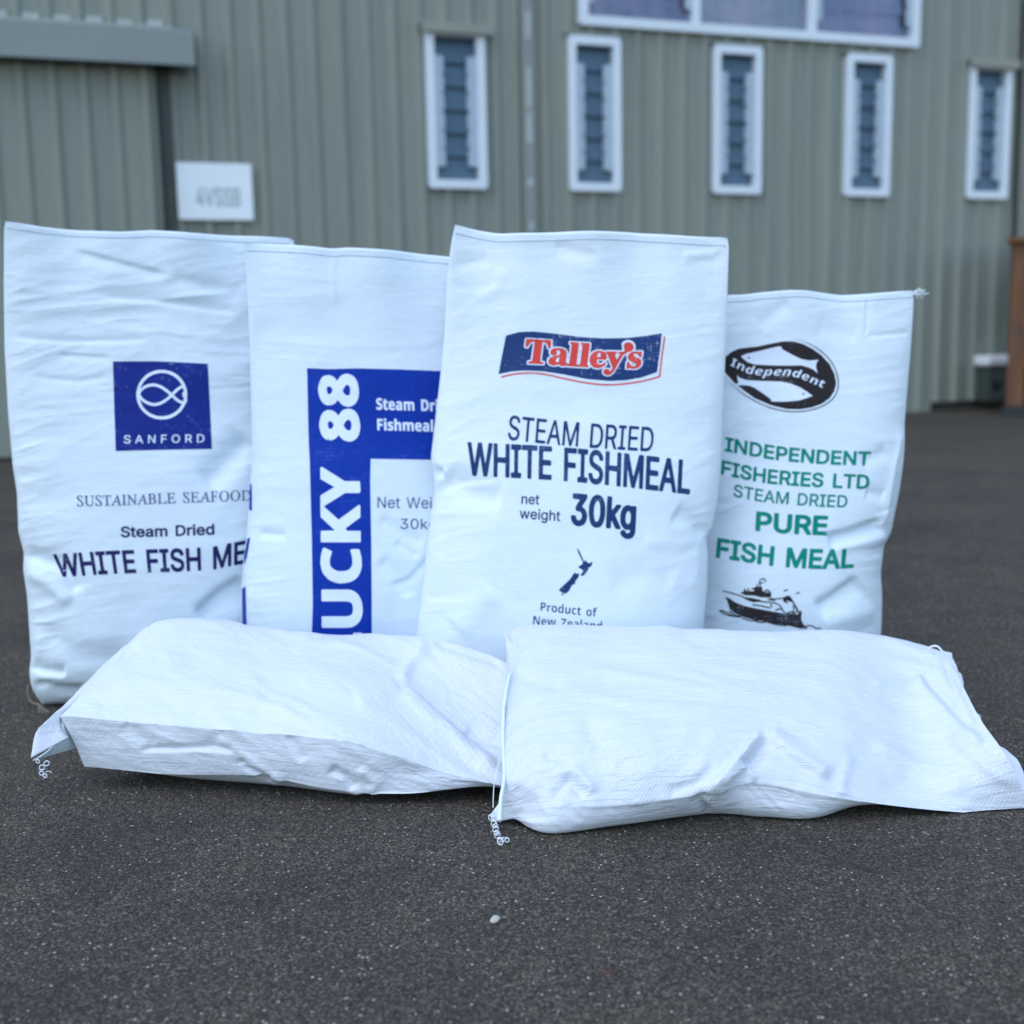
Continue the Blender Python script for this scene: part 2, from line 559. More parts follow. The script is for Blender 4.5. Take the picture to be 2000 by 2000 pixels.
def gallery_bm(bm, s0, s1, z0, z1, n, side, y0, y1):
    """louvre carrier strip with its row of blade clips along the inner edge"""
    add_box(bm, s0, s1, y0, y1, z0, z1)
    p = (z1 - z0) / n
    for k in range(n):
        a = z0 + p * k + p * 0.05
        b = z0 + p * k + p * 0.93
        if side < 0:
            add_box(bm, s1, s1 + 0.014, y0 - 0.004, y1 - 0.002, a, b)
        else:
            add_box(bm, s0 - 0.014, s0, y0 - 0.004, y1 - 0.002, a, b)

def blades_bm(bm, s0, s1, z0, z1, n, y):
    p = (z1 - z0) / n
    for k in range(n):
        zb = z0 + p * k + 0.003
        zt = zb + p + 0.012
        vs = [(s0, y - 0.020, zb), (s1, y - 0.020, zb), (s1, y - 0.015, zb), (s0, y - 0.015, zb),
              (s0, y + 0.003, zt), (s1, y + 0.003, zt), (s1, y + 0.008, zt), (s0, y + 0.008, zt)]
        v = [bm.verts.new(q) for q in vs]
        for f in ((0, 1, 5, 4), (1, 2, 6, 5), (2, 3, 7, 6), (3, 0, 4, 7), (0, 3, 2, 1), (4, 5, 6, 7)):
            bm.faces.new([v[i] for i in f])

for i, (a, b) in enumerate(WINS):
    bw = 0.049
    bm = bmesh.new()
    frame_bm(bm, a, b, WZ0, WZ1, bw, -0.052, 0.030)
    w = obj_bm("louvre_window", bm, M_FRAME, shed)
    ia, ib, za, zb = a + bw, b - bw, WZ0 + bw, WZ1 - bw
    for side in (-1, 1):
        bm = bmesh.new()
        g0, g1 = za + 0.075, zb - 0.105
        if side < 0: gallery_bm(bm, ia + 0.0005, ia + 0.042, g0, g1, 6, -1, -0.034, 0.0)
        else: gallery_bm(bm, ib - 0.042, ib - 0.0005, g0, g1, 6, 1, -0.034, 0.0)
        obj_bm("louvre_gallery", bm, M_GALLERY, w)
    bm = bmesh.new()
    blades_bm(bm, ia + 0.001, ib - 0.001, za + 0.001, zb - 0.014, 6, 0.006)
    obj_bm("louvre_glass", bm, M_LOUVRE, w)
    if i in (0, 4):
        bm = bmesh.new()
        add_box(bm, a - 0.03, b + 0.035, -0.085, -0.002, WZ1 + 0.002, WZ1 + 0.016)
        add_box(bm, a - 0.03, b + 0.035, -0.085, -0.078, WZ1 - 0.038, WZ1 + 0.002)
        obj_bm("window_hood", bm, M_HOOD, w)
    else:
        bm = bmesh.new()
        add_box(bm, a - 0.022, b + 0.022, -0.050, -0.002, WZ1 + 0.002, WZ1 + 0.012)
        obj_bm("window_hood", bm, M_FLASH, w)

MU = (4.104, 4.933)
bm = bmesh.new()
frame_bm(bm, BIG[0], BIG[1], BIG[2], BIG[3], 0.055, -0.056, 0.03, MU)
bw_ = obj_bm("picture_window", bm, M_FRAME, shed)
edges = [BIG[0] + 0.055, MU[0] - 0.026, MU[0] + 0.026, MU[1] - 0.026, MU[1] + 0.026, BIG[1] - 0.055]
for k in range(3):
    e0, e1 = edges[2 * k], edges[2 * k + 1]
    z0, z1 = BIG[2] + 0.055, BIG[3] - 0.055
    bm = bmesh.new()
    if k == 1:
        add_box(bm, e0 + 0.0005, e1 - 0.0005, -0.012, -0.007, z0, z1)
        obj_bm("window_pane", bm, M_GLASS, bw_)
    else:
        blades_bm(bm, e0 + 0.001, e1 - 0.001, z0 + 0.001, z1 - 0.02, 7, -0.004)
        obj_bm("louvre_glass", bm, M_GLASS, bw_)
        for side in (-1, 1):
            bm = bmesh.new()
            if side < 0: gallery_bm(bm, e0 + 0.0005, e0 + 0.030, z0 + 0.075, z1 - 0.1, 7, -1, -0.040, -0.026)
            else: gallery_bm(bm, e1 - 0.030, e1 - 0.0005, z0 + 0.075, z1 - 0.1, 7, 1, -0.040, -0.026)
            obj_bm("louvre_gallery", bm, M_GALLERY, bw_)

def reflection_mat():  # big window's pinkish reflection, painted as mottled colour
    k = NT("painted_reflection")
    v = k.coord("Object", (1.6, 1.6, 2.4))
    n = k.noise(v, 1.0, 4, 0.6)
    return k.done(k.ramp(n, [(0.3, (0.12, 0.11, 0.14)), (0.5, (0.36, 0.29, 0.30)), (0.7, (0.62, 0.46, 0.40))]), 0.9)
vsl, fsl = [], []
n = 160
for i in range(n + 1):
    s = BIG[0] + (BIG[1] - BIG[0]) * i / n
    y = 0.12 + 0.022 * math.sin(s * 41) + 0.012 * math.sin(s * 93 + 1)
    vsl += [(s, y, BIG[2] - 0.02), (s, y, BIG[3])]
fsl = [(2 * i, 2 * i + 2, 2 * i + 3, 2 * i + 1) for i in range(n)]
link_mesh("reflection_sheet", mesh_from("reflection_sheet", vsl, fsl), reflection_mat(), bw_)  # added wavy sheet behind the panes, carries the painted reflection

# white notice board fixed to the cladding
sgn = empty("notice_sign", (0, 0, 0))
SGN = Matrix.Translation(shed.location) @ shed.rotation_euler.to_matrix().to_4x4()
sgn.location = SGN @ Vector((1.176, -0.030, 1.243))
sgn.rotation_euler = shed.rotation_euler
tag(sgn, "small white notice board with grey lettering fixed beside the sliding door", "sign")
bm = bmesh.new(); add_box(bm, -0.200, 0.200, -0.012, 0.0, 0.0, 0.300)
obj_bm("sign_board", bm, plain("sign_white", (0.80, 0.86, 0.90), 0.4, 0.4, 0.04), sgn, bevel=0.003)

# green container behind the second louvre
bm = bmesh.new()
add_box(bm, 3.315, 3.40, 0.06, 0.12, 1.49, 1.60)
add_box(bm, 3.335, 3.38, 0.07, 0.11, 1.60, 1.625)

gb = obj_bm("green_container", bm, plain("green_plastic", (0.01, 0.16, 0.05), 0.4), None, bevel=0.006)
gb.matrix_world = SGN
tag(gb, "green plastic container on the sill behind the second narrow louvre window", "container")

# white lidded tap box low on the wall
tb = empty("tap_box", SGN @ Vector((6.437, -0.04, 0.0)), shed.rotation_euler.z)
tag(tb, "grey green service box with a white lid low on the wall", "box")
bm = bmesh.new(); add_box(bm, -0.125, 0.125, -0.13, 0.0, 0.06, 0.300)
obj_bm("box_body", bm, plain("box_paint", (0.050, 0.066, 0.060), 0.6), tb, bevel=0.008)
bm = bmesh.new(); add_box(bm, -0.155, 0.155, -0.155, 0.0, 0.303, 0.372)
obj_bm("box_lid", bm, plain("lid_white", (0.80, 0.84, 0.86), 0.4), tb, bevel=0.018, segs=3)
bm = bmesh.new()
bmesh.ops.create_cone(bm, cap_ends=True, segments=24, radius1=0.032, radius2=0.03, depth=0.02,
                      matrix=Matrix.Translation((-0.06, -0.137, 0.17)) @ Matrix.Rotation(R_(90), 4, 'X'))
obj_bm("black_socket", bm, plain("black_rubber", (0.004, 0.004, 0.004), 0.7), tb)
bm = bmesh.new(); add_box(bm, 0.04, 0.085, -0.142, -0.131, 0.07, 0.29)
obj_bm("pipe_cover", bm, plain("pipe_paint", (0.10, 0.135, 0.125), 0.6), tb, bevel=0.004)

# brown timber crate at the right hand corner
def timber():
    k = NT("brown_timber")
    v = k.coord("Object", (16, 16, 1.4))
    n = k.noise(v, 1.0, 6, 0.65)
    b = k.noise(k.coord("Object"), 3.0, 3)
    c = k.ramp(n, [(0.3, (0.055, 0.030, 0.020)), (0.52, (0.145, 0.074, 0.046)), (0.75, (0.23, 0.118, 0.068))])
    c = k.mix(k.ramp(b, [(0.45, 0.0), (0.65, 0.8)]), c, (0.17, 0.066, 0.014), 'MIX')
    return k.done(c, 0.75, k.bump(n, 0.4, 0.004), 0.3)
M_TIMB = timber()
cr = empty("timber_crate", at_y(1963, 812, 8.05) * np.array([1, 1, 0]), R_(-26))
tag(cr, "tall brown timber crate standing at the wall corner", "crate")
bm = bmesh.new()
add_box(bm, 0.0, 0.105, 0.0, 0.10, 0.06, 1.10); obj_bm("corner_post", bm, M_TIMB, cr, bevel=0.004)
bm = bmesh.new(); add_box(bm, 0.80, 0.90, 0.0, 0.10, 0.06, 1.10); obj_bm("corner_post", bm, M_TIMB, cr, bevel=0.004)
bm = bmesh.new(); add_box(bm, 0.0, 0.10, 0.40, 0.50, 0.06, 1.10); obj_bm("corner_post", bm, M_TIMB, cr, bevel=0.004)
bm = bmesh.new(); add_box(bm, 0.80, 0.90, 0.40, 0.50, 0.06, 1.10); obj_bm("corner_post", bm, M_TIMB, cr, bevel=0.004)
bm = bmesh.new(); add_box(bm, -0.03, 0.93, -0.03, 0.53, 1.101, 1.135); obj_bm("lid", bm, M_TIMB, cr, bevel=0.004)
for z in (0.30, 0.62, 0.88):
    bm = bmesh.new(); add_box(bm, 0.107, 0.798, 0.012, 0.045, z, z + 0.20); obj_bm("side_board", bm, M_TIMB, cr, bevel=0.003)
bm = bmesh.new(); add_box(bm, -0.02, 0.92, -0.02, 0.52, 0.0, 0.058)
obj_bm("base_runner", bm, M_DARK, cr, bevel=0.004)
bm = bmesh.new(); add_box(bm, 0.12, 0.78, 0.06, 0.38, 0.07, 1.05)
obj_bm("dark_lining", bm, M_DARK, cr)

# ------------------------------------------------------------------ bags
M_SACK = {
    'a': woven("woven_sack_a", (0.625, 0.715, 0.785)),
    'b': woven("woven_sack_b", (0.64, 0.735, 0.81)),
    'c': woven("woven_sack_c", (0.68, 0.76, 0.82), thread=0.9),
    'd': woven("woven_sack_d", (0.63, 0.72, 0.79), thread=0.9),
    'l': woven("woven_sack_embossed", (0.60, 0.645, 0.71), diamond=0.30, rough=0.42, crisp=0.22),
    'r': woven("woven_sack_twill", (0.60, 0.645, 0.71), twill=0.26, rough=0.45, crisp=0.30),
}
M_THREAD = plain("white_thread", (0.72, 0.77, 0.82), 0.8, 0.2, 0.08, 60)
M_STITCH = plain("stitch_thread", (0.42, 0.52, 0.66), 0.8, 0.2, 0.1, 60)
M_TAN = plain("tan_thread", (0.24, 0.21, 0.18), 0.9, 0.1, 0.2, 60)

def poly_dist(Q, pts):
    """distance of points Q (n,2) from a polyline, signed by side, and the position along it 0..1"""
    pts = np.asarray(pts, float)
    best = np.full(len(Q), 1e9); sgn = np.zeros(len(Q)); par = np.zeros(len(Q))
    L = np.hypot(*np.diff(pts, axis=0).T); S = np.concatenate([[0], np.cumsum(L)])
    for i in range(len(pts) - 1):
        a, e = pts[i], pts[i + 1] - pts[i]
        l2 = e @ e
        t = np.clip(((Q - a) @ e) / l2, 0, 1)
        d = Q - (a + t[:, None] * e)
        dd = np.hypot(d[:, 0], d[:, 1])
        m = dd < best
        best[m] = dd[m]
        sgn[m] = np.sign(e[0] * d[m, 1] - e[1] * d[m, 0])
        par[m] = (S[i] + t[m] * L[i]) / S[-1]
    return best, sgn, par

def normals_grid(P, closed_v=False):
    du = np.gradient(P, axis=0)
    if closed_v:
        dv = (np.roll(P, -1, 1) - np.roll(P, 1, 1)) / 2
    else:
        dv = np.gradient(P, axis=1)
    n = np.cross(du, dv)
    return n / (np.linalg.norm(n, axis=-1, keepdims=True) + 1e-12)

def crease(P, N, pts, width, amp, prof='soft', front=None, ends=0.15):
    """press (amp<0) or raise (amp>0) a fold along a polyline; width in picture units of 1/2000"""
    shp = P.shape[:2]
    q = project(P.reshape(-1, 3))
    d, s, t = poly_dist(q, pts)
    if prof == 'soft':
        f = np.exp(-(d / width) ** 2)
    elif prof == 'sharp':
        f = np.exp(-np.sqrt((d / width) ** 2 + 0.12))
    else:                    # 'step': steep on the left-hand side of the line, long slope on the other
        f = np.where(s * (1 if prof == 'step' else -1) > 0, np.exp(-(d / (width * 0.5)) ** 2), np.exp(-(d / (width * 1.5)) ** 2))
    tp = np.clip(np.minimum(t, 1 - t) / ends, 0, 1) if ends > 0 else 1.0
    tp = tp * tp * (3 - 2 * tp) if ends > 0 else 1.0
    w = (f * tp * amp).reshape(shp)
    if front is not None:
        w = w * front
    return P + N * w[..., None]

class Bag:
    pass

def smooth1(a, k):
    if k < 1: return a
    w = np.exp(-0.5 * (np.arange(-3 * k, 3 * k + 1) / k) ** 2); w /= w.sum()
    return np.convolve(np.pad(a, 3 * k, mode='edge'), w, mode='valid')

def standing(name, label, mat, Y0, lean, yaw, xc, L, Rr, T, th, creases, seed, wr, bulge_pow=2.6):
    """a filled, sewn, lay-flat sack standing on its bottom. L, Rr, T: left, right and top outline"""
    bag = Bag()
    base = at_y(xc, 1300, Y0); O = np.array([base[0], Y0, 0.0])
    ax = np.array([math.cos(R_(yaw)), math.sin(R_(yaw)), 0]); wv = np.array([-math.sin(R_(yaw)), math.cos(R_(yaw)), 0])
    ub = wv * math.sin(R_(lean)) + np.array([0, 0, math.cos(R_(lean))])
    nf = np.cross(ax, ub)
    def ab(p):
        d = ray(*p)
        t = ((O - CAM_C) @ nf) / (d @ nf)
        q = CAM_C + d * t - O
        return q @ ax, q @ ub
    La = np.array(sorted([ab(p) for p in L], key=lambda q: q[1])); Ra = np.array(sorted([ab(p) for p in Rr], key=lambda q: q[1]))
    Ta = np.array(sorted([ab(p) for p in T], key=lambda q: q[0]))
    Nu, Nv = 170, 300
    bs = np.linspace(0, 1.0, 900)
    lf, rf = smooth1(np.interp(bs, La[:, 1], La[:, 0]), 5), smooth1(np.interp(bs, Ra[:, 1], Ra[:, 0]), 5)
    as_ = np.linspace(Ta[0, 0] - .02, Ta[-1, 0] + .02, 600)
    tf = smooth1(np.interp(as_, Ta[:, 0], Ta[:, 1]), 6)
    u, v = np.meshgrid(np.linspace(0, 1, Nu), np.linspace(0, 1, Nv), indexing='ij')
    u = 0.5 - 0.5 * np.cos(np.pi * u) * (0.35) - (0.5 - u) * 0.65        # a little denser at the edges
    u = (u - u[:1]) / (u[-1:] - u[:1])
    b = v * tf.mean()
    for _ in range(4):
        a = np.interp(b, bs, lf) * (1 - u) + np.interp(b, bs, rf) * u
        b = v * np.interp(a, as_, tf)
    x = np.abs(2 * u - 1)
    h = np.clip(1 - x ** bulge_pow, 0, 1) ** (1 / 1.75)
    kv = np.array(th, float)
    g = np.interp(v.ravel(), kv[:, 0], kv[:, 1])
    g = smooth1(np.interp(np.linspace(0, 1, 600), kv[:, 0], kv[:, 1]), 14)
    g = np.interp(v, np.linspace(0, 1, 600), g) * np.clip(1 - (1 - np.clip(v / 0.10, 0, 1)) ** 2, 0, 1) ** 0.5
    t = g * h
    em = np.clip(np.minimum(u, 1 - u) / 0.05, 0, 1) * np.clip((1 - v) / 0.03, 0.15, 1)
    mid = O + a[..., None] * ax + b[..., None] * ub
    mid = mid - nf * ((0.007 * np.sin(a * 21 + seed) + 0.004 * np.sin(a * 47 + 2 * seed)) * v ** 6)[..., None]
    lo = np.clip((0.62 - v) / 0.3, 0, 1)
    # wrinkles: level ones over the empty top, radiating pulls near the edges lower down
    W = wr[0] * wnoise(a, b, seed, rot=wr[3], sx=0.17, sy=0.045, ridged=True) * (0.35 + 0.65 * np.clip((v - .45) / .3, 0, 1))
    W = W + wr[1] * wnoise(a, b, seed + 20, rot=20, sx=0.16, sy=0.13, octv=2)
    edge = np.clip(1 - np.minimum(u, 1 - u) / 0.28, 0, 1) ** 1.3
    W = W + wr[2] * wnoise(a, b, seed + 40, rot=np.where(0, 0, 0) if False else 12, sx=0.11, sy=0.030, ridged=True, octv=2) * edge * (0.4 + 0.6 * lo)
    F = mid + nf * (t + W * em)[..., None]
    Bk = mid - nf * (t * 0.9 + 0.6 * W * em * (1 - lo))[..., None]
    front = em
    N = normals_grid(F)
    if (N[Nu // 2, Nv // 2] @ nf) < 0: N = -N
    for c in creases:
        F = crease(F, N, *c, front=front)
    F[0], F[-1] = mid[0], mid[-1]
    rim = nf * 0.0016
    F[:, -1] = mid[:, -1] + rim; Bk[:, -1] = mid[:, -1] - rim
    Bk[0], Bk[-1] = mid[0], mid[-1]
    F[..., 2] = np.maximum(F[..., 2], 0.002); Bk[..., 2] = np.maximum(Bk[..., 2], 0.002)
    root = empty(name, (float(O[0]), float(O[1]), 0.0))
    tag(root, label, "sack")
    verts = np.concatenate([F.reshape(-1, 3), Bk.reshape(-1, 3)])
    uvs = np.concatenate([np.stack([a, b], -1).reshape(-1, 2), np.stack([a + 2, b], -1).reshape(-1, 2)])
    idx = np.arange(Nu * Nv).reshape(Nu, Nv)
    q = np.stack([idx[:-1, :-1], idx[1:, :-1], idx[1:, 1:], idx[:-1, 1:]], -1).reshape(-1, 4)
    qb = q[:, ::-1] + Nu * Nv
    top = np.stack([idx[:-1, -1], idx[1:, -1], idx[1:, -1] + Nu * Nv, idx[:-1, -1] + Nu * Nv], -1)
    faces = np.concatenate([q, qb, top])
    bm = bmesh.new()
    me = mesh_from("sack_body", verts, faces.tolist(), uvs)
    bm.from_mesh(me)
    bmesh.ops.remove_doubles(bm, verts=bm.verts, dist=2e-5)
    bmesh.ops.recalc_face_normals(bm, faces=bm.faces)
    bm.to_mesh(me); bm.free()
    me.polygons.foreach_set("use_smooth", [True] * len(me.polygons))
    me.set_sharp_from_angle(angle=R_(70))
    body = link_mesh("sack_body", me, mat, root, world=True)
    bag.root, bag.nf = root, nf
    tri = F.reshape(-1, 3)
    bag.bvh = BVHTree.FromPolygons([tuple(p) for p in tri], q.tolist())
    bag.F, bag.a, bag.b, bag.u, bag.v = F, a, b, u, v
    bag.O, bag.ax, bag.ub, bag.tf, bag.as_ = O, ax, ub, tf, as_
    # double row of chain stitching under the hem
    bm = bmesh.new()
    N = normals_grid(F)
    if (N[Nu // 2, Nv // 2] @ nf) < 0: N = -N
    H = float(np.interp(0, as_, tf))
    for off in (0.0125,):
        col = int(round((1 - off / H) * (Nv - 1)))
        line = F[:, col] + N[:, col] * 0.0006
        S = np.concatenate([[0], np.cumsum(np.linalg.norm(np.diff(line, axis=0), axis=1))])
        pos, step, dash = 0.004, 0.0075, 0.0058
        while pos + dash < S[-1]:
            ts = np.linspace(pos, pos + dash, 4)
            pts = np.stack([np.interp(ts, S, line[:, k]) for k in range(3)], -1)
            add_tube(bm, pts, 0.00075, 5)
            pos += step
    o = obj_bm("stitching", bm, M_STITCH, root, world=True, smooth=True)
    return bag

# ---- printing -----------------------------------------------------------
def densify(P, step):
    P = np.asarray(P, float)
    out = []
    for a, b in zip(P, np.roll(P, -1, 0)):
        n = max(1, int(math.ceil(np.hypot(*(b - a)) / step)))
        for k in range(n):
            out.append(a + (b - a) * k / n)
    return np.array(out)

def inside(Q, loops):
    w = np.zeros(len(Q), dtype=int)
    for c in loops:
        x0, y0 = c[:, 0], c[:, 1]
        x1, y1 = np.roll(x0, -1), np.roll(y0, -1)
        for i in range(len(c)):
            m = (y0[i] <= Q[:, 1]) != (y1[i] <= Q[:, 1])
            if not m.any(): continue
            xx = x0[i] + (Q[:, 1] - y0[i]) * (x1[i] - x0[i]) / (y1[i] - y0[i] + 1e-30)
            w += (m & (xx > Q[:, 0]))
    return (w % 2) == 1

def tess(loops, step):
    loops = [densify(l, step) for l in loops]
    allp = np.vstack(loops)
    lo, hi = allp.min(0), allp.max(0)
    gx, gy = np.arange(lo[0] + step / 2, hi[0], step), np.arange(lo[1] + step / 2, hi[1], step)
    G = np.stack(np.meshgrid(gx, gy), -1).reshape(-1, 2)
    if len(G):
        G = G + rng.uniform(-.08, .08, G.shape) * step
        G = G[inside(G, loops)]
        if len(G):
            keep = np.ones(len(G), bool)
            for s in range(0, len(G), 400):
                d = ((G[s:s + 400, None] - allp[None]) ** 2).sum(-1).min(1)
                keep[s:s + 400] = d > (0.4 * step) ** 2
            G = G[keep]
    edges, k = [], 0
    for l in loops:
        n = len(l)
        edges += [(k + i, k + (i + 1) % n) for i in range(n)]
        k += n
    V = [Vector(p) for p in np.vstack([allp, G])] if len(G) else [Vector(p) for p in allp]
    vo, eo, fo, _, _, _ = delaunay_2d_cdt(V, edges, [], 0, 1e-5)
    vo = np.array([tuple(v) for v in vo])
    F = np.array([f for f in fo if len(f) == 3])
    cen = vo[F].mean(1)
    F = F[inside(cen, loops)]
    return vo, F

def surface(bag, px, off):
    """point of the sack's front that shows at a picture position, lifted off the cloth"""
    d = Vector(ray(*px)).normalized()
    hit, nrm, _, _ = bag.bvh.ray_cast(Vector(CAM_C), d)
    if hit is None:
        return None
    if nrm.dot(d) > 0: nrm = -nrm
    return hit + nrm * off

def print_shapes(bag, name, shapes, m, off=0.0005, step=4.0, label=None):
    """shapes: list of loop-sets in picture units, laid onto the sack as one thin printed skin"""
    verts, faces = [], []
    for loops in shapes:
        V, F = tess([np.asarray(l, float) for l in loops], step)
        pts = [surface(bag, p, off) for p in V]
        mp = {}
        for i, p in enumerate(pts):
            if p is not None:
                mp[i] = len(verts); verts.append(p)
        for f in F:
            if all(int(i) in mp for i in f):
                faces.append([mp[int(i)] for i in f])
    me = mesh_from(name, verts, faces)
    o = link_mesh(name, me, m, bag.root, world=True)
    if label: o["label"] = label
    return o

def text_loops(key, base, cap0, cap1=None, x0=0.0, x1=None):
    """glyph outlines set on a baseline (polyline of picture points); cap: the cap-height vector at start and end"""
    w, ends, polys = GLYPHS[key]
    x1 = w if x1 is None else x1
    cap1 = cap1 or cap0
    B = smoothpath(base, 40) if len(base) > 2 else np.array(base, float)
    S = np.concatenate([[0], np.cumsum(np.hypot(*np.diff(B, axis=0).T))]); S /= S[-1]
    out = []
    for p in polys:
        q = np.array(p, float).reshape(-1, 2) / 100
        q = densify(q, 0.12)
        t = (q[:, 0] - x0) / (x1 - x0)
        bx, by = np.interp(t, S, B[:, 0]), np.interp(t, S, B[:, 1])
        lo, hi = t < 0, t > 1
        e0, e1 = (B[1] - B[0]) / (S[1] - S[0]), (B[-1] - B[-2]) / (S[-1] - S[-2])
        bx = np.where(lo, B[0, 0] + e0[0] * t, np.where(hi, B[-1, 0] + e1[0] * (t - 1), bx))
        by = np.where(lo, B[0, 1] + e0[1] * t, np.where(hi, B[-1, 1] + e1[1] * (t - 1), by))
        tc = np.clip(t, -.2, 1.2)
        cx, cy = cap0[0] + (cap1[0] - cap0[0]) * tc, cap0[1] + (cap1[1] - cap0[1]) * tc
        out.append(np.stack([bx + cx * q[:, 1], by + cy * q[:, 1]], -1))
    # split into separate glyph islands so the tessellation stays small
    used, groups = set(), []
    bb = [(l.min(0), l.max(0)) for l in out]
    order = sorted(range(len(out)), key=lambda i: -np.prod(bb[i][1] - bb[i][0]))
    for i in order:
        if i in used: continue
        g = [i]; used.add(i)
        for j in order:
            if j in used: continue
            if (bb[j][0] >= bb[i][0] - .01).all() and (bb[j][1] <= bb[i][1] + .01).all():
                g.append(j); used.add(j)
        groups.append([out[k] for k in g])
    return groups

def stroke(pts, w, n=None, closed=False, taper=False):
    """outline of a pen stroke"""
    P = smoothpath(pts, n) if n else np.asarray(pts, float)
    if closed:
        T = np.roll(P, -1, 0) - np.roll(P, 1, 0)
    else:
        T = np.gradient(P, axis=0)
    T = T / (np.hypot(T[:, 0], T[:, 1])[:, None] + 1e-9)
    Nn = np.stack([-T[:, 1], T[:, 0]], -1) * (w / 2)
    if taper:
        Nn = Nn * np.clip(np.minimum(np.linspace(0, 1, len(P)), np.linspace(1, 0, len(P))) * 6, .25, 1)[:, None]
    if closed:
        return [P + Nn, P - Nn]
    return [np.vstack([P + Nn, (P - Nn)[::-1]])]

def zoomed(pts, ox, oy, s=3.22):
    return [(ox + x / s, oy + y / s) for x, y in pts]

